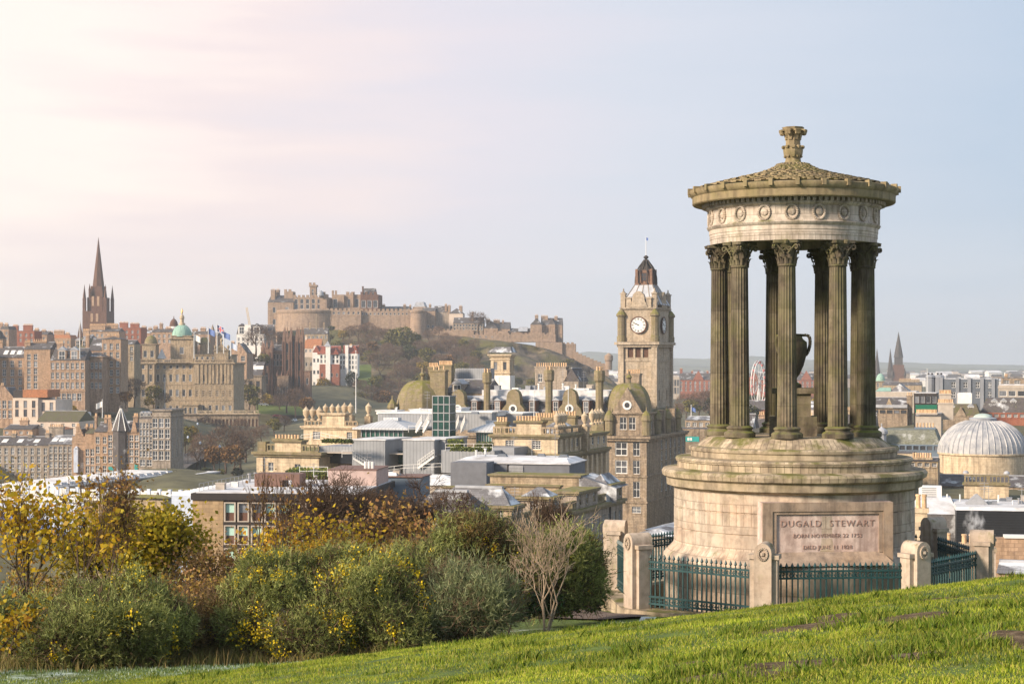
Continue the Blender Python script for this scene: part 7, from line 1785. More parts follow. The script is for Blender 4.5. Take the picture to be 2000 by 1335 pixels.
flagpole('thin bare white pole left of the metal clad block', 1811, 765, 722, 560, M_wht)
b = simple('chimney_house', 'pale rendered house wall topped by long rows of orange pots', 'house', 1788, 1838, 400, 880, 812, 10, M_conc, roof='gable', yr=806, chims=((1790,1830,806,14,.2),(1832,1862,786,9,.6),(1835,1858,768,8,.9)))
simple('white_box', 'white rooftop lift housing beside the orange pots', 'building', 1870, 1898, 470, 830, 768, 8, B_white, flat=R_snow)
b = simple('attic_block', 'grey green mansard block with blue grey window band', 'building', 1716, 1836, 360, 960, 868, 14, M_blueg, roof='mansard', yr=838, rm=slate('weathered_grey_slate', (.20,.205,.165), .05, .25), win=((9,1,1.1,1.0,870,880),), style='plain', fm=M_zincd)
f_, g_ = win_mesh(1.3, 1.3, 'plain', M_steel, G_dark); o = link('window', f_, b.e, (b.lx(1750,.8), .7, b.lz(860,b.lx(1750)))); link('pane', g_, o)
m = MB(); x = b.lx(1722,-2); m.lathe([(1.0,0),(1.0,b.lz(848)),(1.3,b.lz(847)),(1.25,b.lz(842)),(.9,b.lz(838)),(.3,b.lz(835)),(.1,b.lz(833)),(.15,b.lz(829)),(.01,b.lz(826))], 12, x, -2); b.part('corner_turret', m, R_lead)
b.pchim(1788, 1826, 8, 834, b.lz(868), 6, 2)
simple('low_house', 'low stone house wall with orange pots left of the great dome', 'house', 1775, 1832, 300, 980, 900, 8, B_sand, roof='gable', yr=893, chims=((1782,1820,893,8,.2),), win=((4,1,.8,1.0,903,912),))
simple('low_house', 'cream house front with small windows behind the memorial step', 'house', 1740, 1786, 310, 980, 886, 8, B_cream, win=((4,1,.9,1.0,890,898),), flat=R_slate)
# the great ribbed dome
dm = Bd('domed_archive', 'round cream stone hall with big ribbed lead dome at right', 1832, 2006, 330, 990, 16, 'hall', B_cream)
xc, yc, rr = dm.w/2, 8.0, 8.5
m = MB(); m.lathe([(rr*.99,0),(rr*.99,dm.lz(921)),(rr*.985,dm.lz(893)),(rr*1.02,dm.lz(891)),(rr*1.02,dm.lz(888)),(rr*.97,dm.lz(887))], 56, xc, yc); dm.part('drum', m, B_cream, smooth=40)
z0, z1 = dm.lz(888), dm.lz(821)
prof = [(rr*1.0*math.cos(a)**.92 if a < 1.5 else rr*.16, z0 + (z1-z0)*math.sin(a)) for a in [R(76)*i/12 for i in range(13)]]
dm.dome(xc, yc, rr, z0, z1-z0, plain('weathered_lead_dome', (.40,.39,.385), .6, .35, 3, dirt=(.24,.25,.28)), 56, 'dome', 44, prof)
zt = prof[-1][1]; m = MB(); m.lathe([(prof[-1][0]+.2,zt-.1),(prof[-1][0]+.35,zt+.35),(prof[-1][0]-.2,zt+.5)], 32, xc, yc); dm.part('lantern_ring', m, R_lead); dm.dome(xc, yc, prof[-1][0]*.8, zt+.4, .9, plain('pale_copper', (.42,.50,.46), .7, .2, 3), 24, 'lantern_dome')
simple('slate_terrace', 'long dark slate roof strip beneath the great dome', 'building', 1740, 2060, 300, 1010, 952, 10, B_brown, roof='gable', yr=930, rm=R_slate)
b = simple('chimney_block', 'broad cream chimney block with mossy balustrade top', 'building', 1883, 1970, 285, 1010, 946, 4, B_cream, flat=R_slate, cornice=.3, top=B_moss)
b.balus(0, b.w, .2, b.lz(946)+.05, 1.5, B_moss); 
for px in (1886, 1966): b.dome(b.lx(px), 1.2, .5, b.lz(926), .5, R_lead)
# snowy flat roof with black cladding
bk = Bd('black_clad_hall', 'black ribbed clad hall with snowy roof and pyramid rooflight', 1868, 2080, 200, 1120, 12, 'hall', M_black)
bk.wall(0, bk.w, 0, 13, bk.lz(999)); m = MB()
for i in range(11): z = bk.lz(1058) + (bk.lz(1001)-bk.lz(1058))*i/11; m.box(0, bk.w, -.06, -.004, z, z+.12)
bk.part('cladding_rib', m, M_black)
m = MB(); m.frustum(-.1, bk.w, -.1, 13, bk.lz(999), 0, bk.w, .4, 12.5, bk.lz(999)+.35); bk.part('roof', m, R_snow)
m = MB(); x = bk.lx(1908, 5); m.frustum(x-1.3, x+1.3, 4, 7, bk.lz(999)+.35, x-.1, x+.1, 5, 6, bk.lz(999)+1.5); bk.part('rooflight', m, M_steel)
for px in (1850,1875,1903,1950): m = MB(); m.tube((0,0,0),(0,0,.9),.1,.1,6,cap=True); o = bk.part('vent_pipe', m, M_wht); o.location = (bk.lx(px,9), 9, bk.lz(999)+.3)
sl = Bd('slate_hung_house', 'slate hung wall with snowy roof left of the black hall', 1780, 1869, 206, 1120, 12, 'house', slate('wall_slates', (.16,.15,.15), .12, 0))
sl.wall(0, sl.w, 0, 8, sl.lz(1004)); m = MB(); m.frustum(-.1, sl.w+.1, -.1, 8, sl.lz(1004), 1, sl.w-.5, 5, 8, sl.lz(1004)+1.6); sl.part('roof', m, R_snow)
ac = thing('ventilation_unit', 'white boxy ventilation unit with louvres on the snowy roof', 'ventilation unit', P(1817, 976, 212), R(-12)); m = MB(); m.box(-1.35,1.35,0,1.6,.2,1.7); m.box(-1.2,-1.0,.1,1.5,0,.2); m.box(1.0,1.2,.1,1.5,0,.2); m.build('casing', M_wht, ac)
m = MB(); [m.box(-1.0,.7,-.06,-.004,.4+i*.25,.5+i*.25) for i in range(5)]; m.build('louvre', M_steel, ac)
def stack(label, pl, pr, D, yb, yt, pots, mat, ph):
    b = Bd('chimney_stack', label, pl, pr, D, yb, 14, 'chimney', mat); z = b.lz(yt); m = MB(); m.box(0, b.w, 0, 1.2, 0, z-.3); m.box(-.1, b.w+.1, -.1, 1.3, z-.3, z); b.part('stack', m, mat)
    pm = MB(); pm.lathe([(.17,0),(.15,ph*.85),(.19,ph*.86),(.18,ph)], 10); me = pm.mesh('chimney_pot', M_pot, 60)
    for i in range(pots): link('chimney_pot', me, b.e, (b.w*(i+.5)/pots, .6, z))
stack('stone stack with two tall orange pots behind the drum', 1787, 1811, 120, 1120, 993, 2, B_cream, .95)
stack('stack with three cream orange pots between the right posts', 1824, 1858, 120, 1140, 1060, 3, B_cream, .62)
stack('stack with steaming orange pots beside the far right post', 1876, 1934, 118, 1140, 1063, 4, B_cream, .62)
lw = Bd('old_wall', 'old stone wall with pale coping behind the far right post', 1930, 2080, 130, 1180, 10, 'wall', B_rubble)
lw.wall(0, lw.w, 0, 1.0, lw.lz(1052)); m = MB(); m.box(lw.lx(1962), lw.w, -.1, 1.1, lw.lz(1052), lw.lz(1047)); lw.part('coping', m, M_wht)
ps = Bd('gate_pier', 'pale weathered pier standing just beyond the far right railing post', 1928, 1945, 70, 1180, 10, 'pier', S_post); m = MB(); m.box(0, ps.w, 0, .5, 0, ps.lz(1078)); ps.part('pier', m, S_post); m = MB(); m.box(-.04, ps.w+.04, -.04, .54, ps.lz(1078), ps.lz(1071)); ps.part('pier_cap', m, S_led)
b = simple('shed', 'low shed with grey slate roof behind the grass at right', 'shed', 1946, 2060, 115, 1180, 1122, 5, B_rubble, roof='gable', yr=1100, rm=R_slates, yaw=20)
# red sandstone hotel and things seen past the columns
b = simple('red_hotel', 'long red sandstone hotel with ornate gables beyond the park', 'hotel', 1326, 1600, 1400, 790, 742, 24, B_brick, roof='gable', yr=728, win=((30,3,1.5,2.4,744,765),), yaw=8, chims=((1328,1333,720,3,.5),(1350,1354,725,3,.5),(1380,1384,725,3,.5),(1430,1434,725,3,.5),(1560,1565,725,3,.5)))
for px in (1364, 1472, 1575): b.gables(b.lx(px-11), b.lx(px+11), -.5, b.lz(742), b.lz(723)-b.lz(742), mat=B_brick)
simple('glass_office', 'dark blue glass office block left of the red hotel', 'office', 1311, 1327, 1380, 790, 735, 16, M_conc, win=((3,2,1.8,7,740,770),), style='plain', fm=M_conc, yaw=8, flat=R_snow)
simple('station_roof', 'low roof with frosty covering right of the brown hotel', 'building', 1338, 1400, 520, 880, 820, 12, B_brown, roof='gable', yr=813, rm=R_slates, win=((5,1,1.2,2,824,834),))
simple('stone_range', 'low stone range with teal hoarding right of the brown hotel', 'building', 1318, 1400, 470, 900, 838, 10, B_brown, flat=R_slate)
o = thing('hoarding', 'teal green hoarding board between hotel and memorial', 'hoarding', P(1347, 862, 440), R(-16)); m = MB(); m.box(-2.4,2.4,0,.1,0,1.3); m.build('board', M_teals, o); m = MB(); m.box(-.6,.0,-.05,-.004,.3,1.0); m.box(.15,.6,-.05,-.004,.3,1.0); m.build('panel', M_wht, o)
simple('market_roofs', 'white roofed low building at the foot of the hotel', 'building', 1262, 1330, 240, 1100, 1036, 8, M_conc, roof='hip', yr=1021, rm=R_snow, yaw=24)
simple('market_roofs', 'frosted hipped roof lodge left of the gate posts', 'building', 1240, 1310, 150, 1150, 1046, 5, B_grey, roof='hip', yr=1030, rm=R_slates, yaw=24)
# ferris wheel sliver
fw_ = thing('ferris_wheel', 'red and white ferris wheel seen between the columns', 'ferris wheel', P(1482, 800, 800), R(66)); kk = 800/F
m = MB(); N = 36; rw_ = 46*kk; zc_ = 50*kk
for q in (-.6,.6): m.path([(rw_*math.cos(2*math.pi*i/N), q, zc_+rw_*math.sin(2*math.pi*i/N)) for i in range(N+1)], .22, 5)
for i in range(0, N, 3): m.tube((0,0,zc_),(rw_*math.cos(2*math.pi*i/N),0,zc_+rw_*math.sin(2*math.pi*i/N)),.1,.1,4)
m.build('rim', M_wht, fw_); 
gm_ = MB(); gm_.lathe([(.01,-.8),(.5,-.7),(.6,-.2),(.5,.4),(.01,.6)], 8); gme = gm_.mesh('gondola', plain('gondola_red', (.42,.16,.16), .5, .1))
for i in range(0, N, 2): link('gondola', gme, fw_, (rw_*math.cos(2*math.pi*i/N), 0, zc_+rw_*math.sin(2*math.pi*i/N)-.6))
m = MB()
for q in (-1,1): m.tube((q*4,0,-3),(0,0,zc_),.25,.25,5)
m.build('support', M_wht, fw_)
# flagpoles
flagpole('very tall white flagpole standing by the post office urns', 695, 806, 687, 285, M_wht)
flagpole('white flagpole left of the two over the post office roof', 1043, 822, 765, 290, M_wht)
flagpole('white flagpole right of the two over the post office roof', 1110, 815, 762, 300, M_wht)
flagpole('short pole with blue and white flag beyond the hotel turrets', 1350, 812, 793, 480, M_wht, M_blue, 1.1)
# information board by the kerb
nb_ = thing('notice_board', 'small white tilted information board at the foot of the railing', 'sign', P(1262, 1222, 37.2), -VA)
m = MB(); m.tube((0,0,-.1),(0,0,.12),.02,.02,6); m.build('stand', M_steel, nb_); m = MB(); m.add([(-.19,-.10,.05),(.15,-.10,.05),(.21,.10,.19),(-.11,.10,.19),(-.19,-.08,.03),(.15,-.08,.03),(.21,.12,.17),(-.11,.12,.17)],[(0,1,2,3),(7,6,5,4),(0,4,5,1),(1,5,6,2),(2,6,7,3),(3,7,4,0)]); q = m.build('board', M_wht, nb_)
m = MB(); m.add([(-.05,-.055,.0852),(.05,-.055,.0852),(.075,.055,.1622),(-.02,.055,.1622)],[(0,1,2,3)]); m.build('printed_text', S_letter, q)
iw = thing('iron_railing', 'plain black railing half hidden by gorse left of the leftmost gate post', 'railing', (0,0,0)); m = MB()
for i in range(26): q = P(1020+7*i, 1120-1.2*i, 44.5); m.tube(q+Vector((0,0,-1.3)), q+Vector((0,0,.15)), .013, .013, 5)
m.bar(P(1020,1120,44.5), P(1200,1089,44.5), .03); m.build('picket', M_darkm, iw)

# more of the town standing behind the memorial and beyond the left edge
for q in (('cream fronted slate roofed block behind the memorial drum', 1400, 1470, 430, 900, 838, 808, B_cream, R_slate), ('brown slate roofed block behind the columns', 1475, 1560, 460, 900, 842, 815, B_old, R_slate), ('grey block with frosted roof behind the urn', 1565, 1640, 440, 900, 845, 818, B_grey, R_slates), ('long sandstone block behind the right hand columns', 1640, 1710, 480, 900, 835, 806, B_sand, R_slate),
          ('low brown house behind the memorial steps', 1390, 1480, 300, 960, 900, 872, B_old, R_mossy), ('wide grey house behind the memorial cornice', 1490, 1610, 290, 980, 905, 880, B_grey, R_slate), ('cream house with mossy roof behind the memorial cornice', 1620, 1735, 285, 990, 908, 882, B_cream, R_mossy), ('red brick house far behind the columns', 1420, 1520, 700, 850, 800, 782, B_brick, R_slate), ('pale house far behind the urn', 1540, 1640, 720, 850, 800, 783, B_harl, R_slates)):
    simple('town_house', q[0], 'house', q[1], q[2], q[3], q[4], q[5], 12, q[7], roof='gable', yr=q[6], win=((6,2,1.1,2.0,q[5]+4,q[5]+40),), rm=q[8], chims=((q[1]+8,q[1]+22,q[6]-6,4,.5),))
for i, (xl, xr, D, ye, yr, mt, lab) in enumerate(((-150,-34,640,700,680,B_old,'brown tenement beyond the left edge of the old town row'),(-300,-160,660,704,684,B_rubble,'rubble tenement far beyond the left edge'),(-480,-310,690,708,690,B_grey,'grey tenement farthest beyond the left edge'),(-130,-25,500,872,854,B_grey,'grey curved street tenement beyond the left edge'),(-290,-140,520,880,862,B_old,'brown curved street tenement beyond the left edge'),(-200,-10,760,660,645,B_old,'tall brown block beyond the left skyline'))):
    tenement(lab, xl, xr, D, 1000 if ye > 800 else 830, ye, 14, 'gable', yr, [(8,4,1.1,2.2,ye+5,ye+70)], mat=mt, yaw=4, chims=((xl+10,xl+30,yr-6,5,.5),(xr-30,xr-10,yr-6,5,.5)))
# ================================================================ far town
rng = random.Random(77); DM = {}
def farhouse(i, px, D, py, w, h, lab, mt, rm):
    o = thing('distant_house', lab, 'house', P(px, py, D), rng.uniform(-.4,.4), 'distant houses below the hills')
    k = (mt.name, rm.name)
    if k not in DM:
        a = MB(); a.box(-1,1,-.6,.6,-1.5,1); r = MB(); r.gable(-1.05,1.05,-.65,.65,1,.55); DM[k] = (a.mesh('wall', mt), r.mesh('roof', rm))
    o.scale = (w, w, h); link('wall', DM[k][0], o); link('roof', DM[k][1], o)
LB = {0:'tiny pale house in the far town below the hills', 1:'tiny brown house in the far town below the hills', 2:'tiny white block in the far town below the hills'}
for i in range(230):
    px = rng.choice((rng.uniform(1125,1205), rng.uniform(1310,1395), rng.uniform(1395,1720), rng.uniform(1705,2010), rng.uniform(1705,2010), rng.uniform(-20,160)))
    D = rng.uniform(1900, 5200); q = i % 3; py = HY + 3400*(30 + rng.uniform(-4,3))/D*.82
    farhouse(i, px, D, py, rng.uniform(6,15), rng.uniform(3,7), LB[q], (B_harl, B_brown, B_white)[q], (R_slate, R_slate, R_snow)[q])

# ================================================================ town trees, cars, roads
M_tA = leafmat('brown_branch_haze', [(.085,.05,.035),(.16,.10,.068),(.22,.145,.10)], .85, .1, .2)
M_tB = leafmat('olive_foliage', [(.08,.08,.022),(.16,.145,.035),(.23,.185,.05)], .8, .2, .25)
M_tC = leafmat('golden_foliage', [(.22,.14,.02),(.33,.22,.025),(.27,.20,.04)], .8, .2, .25)
M_tD = leafmat('dark_evergreen', [(.03,.036,.016),(.06,.066,.025),(.09,.09,.035)], .8, .1, .25)
M_tE = leafmat('rust_foliage', [(.15,.075,.03),(.23,.125,.05),(.17,.11,.04)], .8, .2, .25)
def tproto(kind, seed):
    rg = np.random.default_rng(seed); rn = random.Random(seed)
    lm = [(0,0,6.0,3.0,3.0,2.8)] + [(rn.uniform(-2.4,2.4), rn.uniform(-2.4,2.4), rn.uniform(4.2,8.0), rn.uniform(1.1,1.9), rn.uniform(1.1,1.9), rn.uniform(1.0,1.7)) for _ in range(10)]
    p, nr = shell_points(rg, lm, 1500 if kind != 'A' else 1700, .35, 1.1)
    if kind == 'A':
        V, _ = sprigs(rg, p, nr, .5, 2, 1.15, .04, .7, .35); k = 3; mat = M_tA
    else:
        V = leaf_quads(rg, p, .75); k = 4; mat = {'B': M_tB, 'C': M_tC, 'D': M_tD, 'E': M_tE}[kind]
    cm = tri_mesh('crown', V, [mat], None, k)
    tb = MB(); pts = []; grow(tb, pts, rn, (0,0,-.6), Vector((0,0,1)), 3.2, .28, 4, spread=.6, upb=.2, minr=.04)
    zt = max(v[2] for v in tb.v); tb.v = [(x*7.5/zt, y*7.5/zt, z*7.5/zt) for x, y, z in tb.v]
    return cm, tb.mesh('trunk', M_bark, None, False)
TP = {(k, s): tproto(k, 100 + ord(k)*7 + s) for k in 'ABCDE' for s in (0, 1)}
rng = random.Random(9)
TG = 'trees on the slope below the castle'
def ttree(px, py, D, ptop, kind, label, wide=1.0, group=None):
    b0 = P(px, py, D); hgt = (py-ptop)*D/F; s = hgt/8.9
    o = thing('bare_tree' if kind == 'A' else 'garden_tree', label, 'tree', b0, rng.uniform(0, 6.28), group)
    o.scale = (s*wide, s*wide, s); cm, tm = TP[(kind, rng.randint(0, 1))]
    link('trunk', tm, o); link('crown', cm, o)['kind'] = 'stuff'
def slopeD(px, py):
    ty, td, by, bd = [float(np.interp(px, RKa[:,0], RKa[:,k])) for k in (1,2,3,4)]
    s = max(0, min(1, (by-py)/(by-ty))); return bd + (td-bd)*s - 8
KL = {'A': 'leafless brown tree among the wood on the castle slope', 'B': 'olive green tree among the wood on the castle slope', 'C': 'golden leaved tree among the wood on the castle slope', 'D': 'dark evergreen tree among the wood on the castle slope', 'E': 'rust coloured tree among the wood on the castle slope'}
ST = [(647,650,14,'D',1.5),(670,668,24,'C',1.2),(684,668,30,'A',1.2),(700,672,36,'A',1.3),(720,672,40,'A',1.2),(735,676,36,'A',1.3),(752,682,38,'A',1.2),(768,690,46,'B',1.1),(786,692,52,'B',1.2),(806,690,42,'B',1.1),(800,718,46,'D',1.0),(820,712,44,'A',1.1),(770,722,44,'A',1.2),
 (743,742,54,'A',1.2),(722,720,36,'B',1.1),(702,708,36,'A',1.2),(690,700,30,'B',1),(780,762,48,'A',1.3),(752,752,20,'E',1.2),(686,770,46,'D',.7),(650,752,26,'C',1.1),(632,776,36,'C',1.0),(625,806,52,'C',1.3),(660,800,46,'B',1.2),(640,812,40,'B',1.1),(668,812,50,'A',1.1),(700,812,48,'B',1.1),(723,812,56,'A',1.2),(748,812,50,'E',1.1),(770,812,44,'A',1.2),
 (835,724,46,'B',1.1),(845,700,34,'A',1.2),(862,700,36,'A',1.2),(880,704,40,'A',1.2),(858,732,38,'A',1.2),(876,728,36,'E',1.1),(895,722,40,'A',1.2),(912,712,38,'A',1.1),(900,742,36,'B',1.2),(920,738,40,'A',1.2),(930,715,32,'B',1.1),(940,745,30,'A',1.2),(826,742,34,'C',1.1),(815,735,36,'A',1.1),(856,660,22,'A',1.3),(870,675,24,'A',1.3),(890,685,28,'A',1.2),(838,672,26,'A',1.3),(905,690,28,'B',1.1),(925,690,26,'A',1.2),(965,745,26,'B',1.3),(1010,760,24,'D',1.4),(1040,765,26,'B',1.4),(1080,768,24,'B',1.4),(1120,765,22,'D',1.3),(985,720,18,'B',1.5),(1110,715,14,'B',1.6),
 (660,690,24,'B',1.1),(676,688,26,'A',1.2),(645,670,18,'B',1.3),(712,688,34,'A',1.2),(756,706,34,'A',1.2),(728,700,34,'E',1.1),(790,740,36,'A',1.2),(805,752,36,'A',1.2),(822,765,36,'B',1.2),(845,752,34,'A',1.2),(870,758,34,'A',1.2),(735,770,36,'B',1.2),(705,780,36,'A',1.2),(760,780,38,'A',1.2),(795,785,38,'A',1.2),(830,790,38,'A',1.2)]
for px, py, hh, kd, wd in ST: ttree(px, py, slopeD(px, py), py-hh, kd, KL[kd], wd, TG)
ttree(934, 648, 1245, 611, 'A', 'bare spreading tree standing on the castle rampart', 1.2)
GT = [(232,792,690,738,'A','wide brown bare tree left of the bank facade'),(262,792,700,742,'A','brown bare tree directly against the bank facade'),(300,794,720,752,'B','thin olive tree before the bank windows'),(290,800,690,776,'C','small golden bush below the bank'),(140,815,600,790,'C','small golden bush below the tenements'),(210,790,680,752,'A','dark bare tree beside the parked cars'),(245,796,650,765,'E','russet bare tree below the bank facade'),(322,796,700,768,'A','small bare tree at the foot of the bank'),
 (362,882,590,834,'B','olive tree beneath the retaining wall'),(350,892,600,846,'D','dark evergreen beneath the retaining wall'),(375,868,620,832,'C','golden topped tree beneath the retaining wall'),(400,910,565,850,'A','wide bare brown tree at the bend of the road'),(440,920,555,838,'A','large bare brown tree in the middle of the gardens'),(470,915,560,850,'A','bare brown tree near the post office corner'),(420,922,545,870,'E','russet tree behind green shrubs'),(455,924,540,868,'E','second russet tree behind green shrubs nearer the post office'),
 (480,898,580,840,'A','bare tree beside the post office wall'),(385,915,560,868,'A','small bare tree by the white van'),(430,938,520,915,'B','green shrub beside the sloping street'),(465,938,500,912,'D','dark shrub beside post office wall'),(400,935,520,912,'D','dark low shrub by the street lamp'),
 (466,800,870,744,'A','bare brown tree before the assembly hall'),(486,802,865,750,'B','olive tree before the assembly hall'),(503,800,870,762,'A','small bare tree at the hall corner'),(560,806,880,755,'A','bare purple brown tree in front of the college'),(545,806,890,770,'A','low bare tree in front of the college gate'),(522,800,900,768,'C','golden bush in front of the college'),(577,812,870,762,'A','bare tree right of the college gatehouse'),(600,815,860,775,'E','rust tree below the gabled houses'),
 (400,850,740,815,'A','bare tree before the retaining wall niches'),(430,860,720,822,'A','wide bare tree before the retaining wall'),(470,858,700,820,'A','bare tree at the end of the retaining wall'),(510,868,640,832,'A','bare tree among parked cars on the hill road'),(535,850,680,818,'B','olive tree on the hill road'),(555,842,700,812,'A','small bare tree beside the hill road'),(498,800,860,775,'B','small olive tree by the parked cars'),
 (500,690,960,640,'A','bare tree beside the white harled house'),(540,690,990,648,'A','bare tree above the college hall'),(515,720,930,690,'B','olive tree above the assembly hall roof'),(490,724,925,690,'E','rust tree above the assembly hall roof'),
 (1340,822,900,772,'A','bare park tree left of the first column'),(1365,822,920,768,'A','bare park tree nearer the first column'),(1350,818,860,780,'B','yellow green park tree beyond the hotel'),(1385,826,900,766,'A','bare park tree just left of the columns'),(1395,826,905,772,'D','dark park tree behind the first column'),(1470,820,900,770,'D','dark conifer seen between second and third columns'),(1465,835,700,790,'D','dark evergreen low between second and third columns'),(1575,825,900,775,'A','bare tree seen beside the urn'),(1590,830,880,780,'C','golden tree seen below the urn'),(1325,826,880,790,'A','small bare park tree beside hotel turrets'),
 (1125,760,1500,742,'B','far olive tree at the foot of the crag'),(1150,775,1250,750,'D','dark trees at the foot of the crag beside the tower')]
for q in GT: ttree(*q, 1.15)
tag(strip_ := None, '') if False else None
def road(name, pts, half, mat, lift=.25):
    vs, fs = [], []
    P3 = [P(px, py, D) for px, py, D in pts]
    for i, p in enumerate(P3):
        d = (P3[min(i+1, len(P3)-1)] - P3[max(i-1, 0)]); d.z = 0; d.normalize(); n_ = Vector((d.y, -d.x, 0))
        vs += [p - n_*half + Vector((0,0,lift)), p + n_*half + Vector((0,0,lift))]
    for i in range(len(P3)-1): fs.append((2*i, 2*i+1, 2*i+3, 2*i+2))
    m = MB(); m.add(vs, fs)
    return tag(m.build(name, mat), kind='structure')
road('road', [(590,795,960),(575,812,900),(555,838,830),(520,855,760),(480,872,700),(430,880,640),(370,890,590),(330,908,540),(300,925,500)], 7, M_asph)
m = MB(); a = [P(500,808,875), P(600,812,875), P(600,795,905), P(500,790,905)]
m.add([v + Vector((0,0,.3)) for v in a], [(0,1,2,3)]); tag(m.build('park_lawn', M_lawn2), kind='structure')
p0 = rock_pt(712, .22); m = MB(); q = [rock_pt(x, s) + Vector((0,-9,5)) for x, s in ((696,.12),(726,.12),(728,.42),(700,.40))]; m.add([tuple(v) for v in q], [(0,1,2,3)]); tag(m.build('park_lawn', M_lawn2), kind='structure')
# vehicles
def carmesh():
    m = MB(); pr = [(-2.1,.35),(-2.15,.75),(-1.5,.85),(-.9,1.38),(.6,1.4),(1.25,.92),(2.05,.8),(2.1,.35)]
    n_ = len(pr); m.add([(x,-.85,z) for x,z in pr] + [(x,.85,z) for x,z in pr], [tuple(range(n_))[::-1], tuple(range(n_,2*n_))] + [(i,(i+1)%n_,n_+(i+1)%n_,n_+i) for i in range(n_)])
    w = MB()
    for s_ in (-.86,.86): w.add([(-1.1,s_,.88),(.95,s_,.92),(.5,s_,1.32),(-.8,s_,1.3)], [(0,1,2,3) if s_ < 0 else (3,2,1,0)])
    w.add([(-1.42,-.7,.93),(-1.42,.7,.93),(-.98,.65,1.34),(-.98,-.65,1.34)],[(0,1,2,3)]); w.add([(1.2,-.7,1.0),(1.2,.7,1.0),(.72,.65,1.36),(.72,-.65,1.36)],[(3,2,1,0)])
    y = MB(); i0 = 0; y.lathe([(.01,-.1),(.32,-.1),(.32,.1),(.01,.1)], 12); y.v = [(x, z, yy) for x, yy, z in y.v]
    return m, w.mesh('car_window', G_dark), y.mesh('wheel', M_darkm)
cm_, cw_, cy_ = carmesh(); CARM = {}
def car(px, py, D, col, label, rz, van=False):
    nm = 'car_paint_%s' % col[0]
    mt = MATS.get(nm) or plain(nm, col[1], .35, .05, 1, spec=.5)
    o = thing('delivery_van' if van else 'parked_car', label, 'van' if van else 'car', P(px, py, D) + Vector((0,0,.3)), rz, None if van else 'cars parked along the hill road')
    if van:
        m = MB(); m.box(-3.2,1.6,-1.1,1.1,.5,3.1); m.build('cargo_box', M_wht, o); m = MB(); m.frustum(1.65,3.1,-1.0,1.0,.5,1.65,2.6,-.95,.95,2.3); m.build('cab', M_wht, o); m = MB(); m.box(-3.26,-3.21,-.6,.6,.7,2.7); m.build('door', M_pot, o)
    else:
        if nm not in CARM: CARM[nm] = cm_.mesh('body', mt)
        link('body', CARM[nm], o); link('windows_glass', cw_, o).name = 'car_window'
    for x in (-1.35, 1.35):
        for y in (-.85, .85): link('wheel', cy_, o, (x*(1.5 if van else 1), y, .32))
car(344, 903, 545, ('w',(.8,.8,.8)), 'white box van parked on the sloping street', 2.2, True)
for q in ((329,910,535,('k',(.02,.02,.025)),'black car in front of the white box van',2.2),(395,884,610,('s',(.45,.47,.5)),'silver car parked at the road bend',2.5),(485,868,700,('w',(.75,.75,.75)),'white car parked below the retaining wall end',2.4),(504,792,880,('s',(.45,.47,.5)),'silver car parked on the lawn edge by the college',.2),(516,793,880,('w',(.75,.75,.75)),'white car parked by the college beside the silver one',.2),
          (541,815,850,('r',(.4,.04,.04)),'red car near the garden wall below the college',.3),(575,824,840,('w',(.75,.75,.75)),'white car driving up the hill road at the top',2.0),(558,838,800,('k',(.02,.02,.025)),'black car on the hill road behind the white one',2.0),(520,858,745,('s',(.45,.47,.5)),'silver car midway down the hill road',2.3),(168,787,690,('w',(.75,.75,.75)),'white car parked under the tenements at left',.1),(186,788,690,('k',(.02,.02,.025)),'black car parked under the tenements',.1),(178,783,700,('s',(.45,.47,.5)),'silver car behind the white car under the tenements',.1),(500,862,735,('w',(.75,.75,.75)),'second white car further down the hill road',2.3)): car(*q)
# street lamps
lm_ = MB(); lm_.tube((0,0,0),(0,0,7.5),.09,.06,6); lpole = lm_.mesh('post', M_darkm); lm_ = MB(); lm_.lathe([(.01,7.4),(.3,7.6),(.35,8.0),(.01,8.4)], 8); lhd = lm_.mesh('lamp_head', M_bluep)
for px, py, D, lab in ((386,872,600,'street lamp by the golden topped tree'),(429,925,500,'street lamp beside the green shrubs'),(391,918,500,'street lamp at end of the long cream building'),(367,905,520,'street lamp near the white box van')):
    o = thing('street_lamp', lab, 'street lamp', P(px, py, D), 0, 'street lamps by the sloping street'); link('post', lpole, o); link('lamp_head', lhd, o)
# roof clutter on the nearer flat roofs
rng = random.Random(21)
def clutter(bd, x0, x1, y0, y1, z, n_, big=1.0):
    for _ in range(n_):
        x, y = rng.uniform(x0, x1), rng.uniform(y0, y1); m = MB(); q = rng.random(); s_ = big*rng.uniform(.7, 1.3)
        if q < .35: m.tube((x,y,z),(x,y,z+.8*s_),.12*s_,.12*s_,8,cap=True); m.tube((x,y,z+.8*s_),(x,y,z+.95*s_),.2*s_,.2*s_,8,cap=True); bd.part('vent_pipe', m, (M_wht, M_steel)[rng.random() < .5])
        elif q < .6: m.box(x-.5*s_,x+.5*s_,y-.4*s_,y+.4*s_,z,z+.7*s_); m.box(x-.56*s_,x+.56*s_,y-.46*s_,y+.46*s_,z+.7*s_,z+.78*s_); bd.part('ventilation_box', m, (M_zinc, M_wht, M_conc)[rng.randint(0,2)])
        elif q < .8: m.tube((x,y,z),(x,y,z+3.2*s_),.035,.03,4); [m.bar((x-.5,y,z+k),(x+.5,y,z+k),.04) for k in (2.2*s_,2.6*s_,3.0*s_)]; bd.part('aerial', m, M_steel)
        else: m.frustum(x-.7*s_,x+.7*s_,y-.5*s_,y+.5*s_,z,x-.5*s_,x+.5*s_,y-.3*s_,y+.3*s_,z+.35); bd.part('rooflight', m, M_zincd)
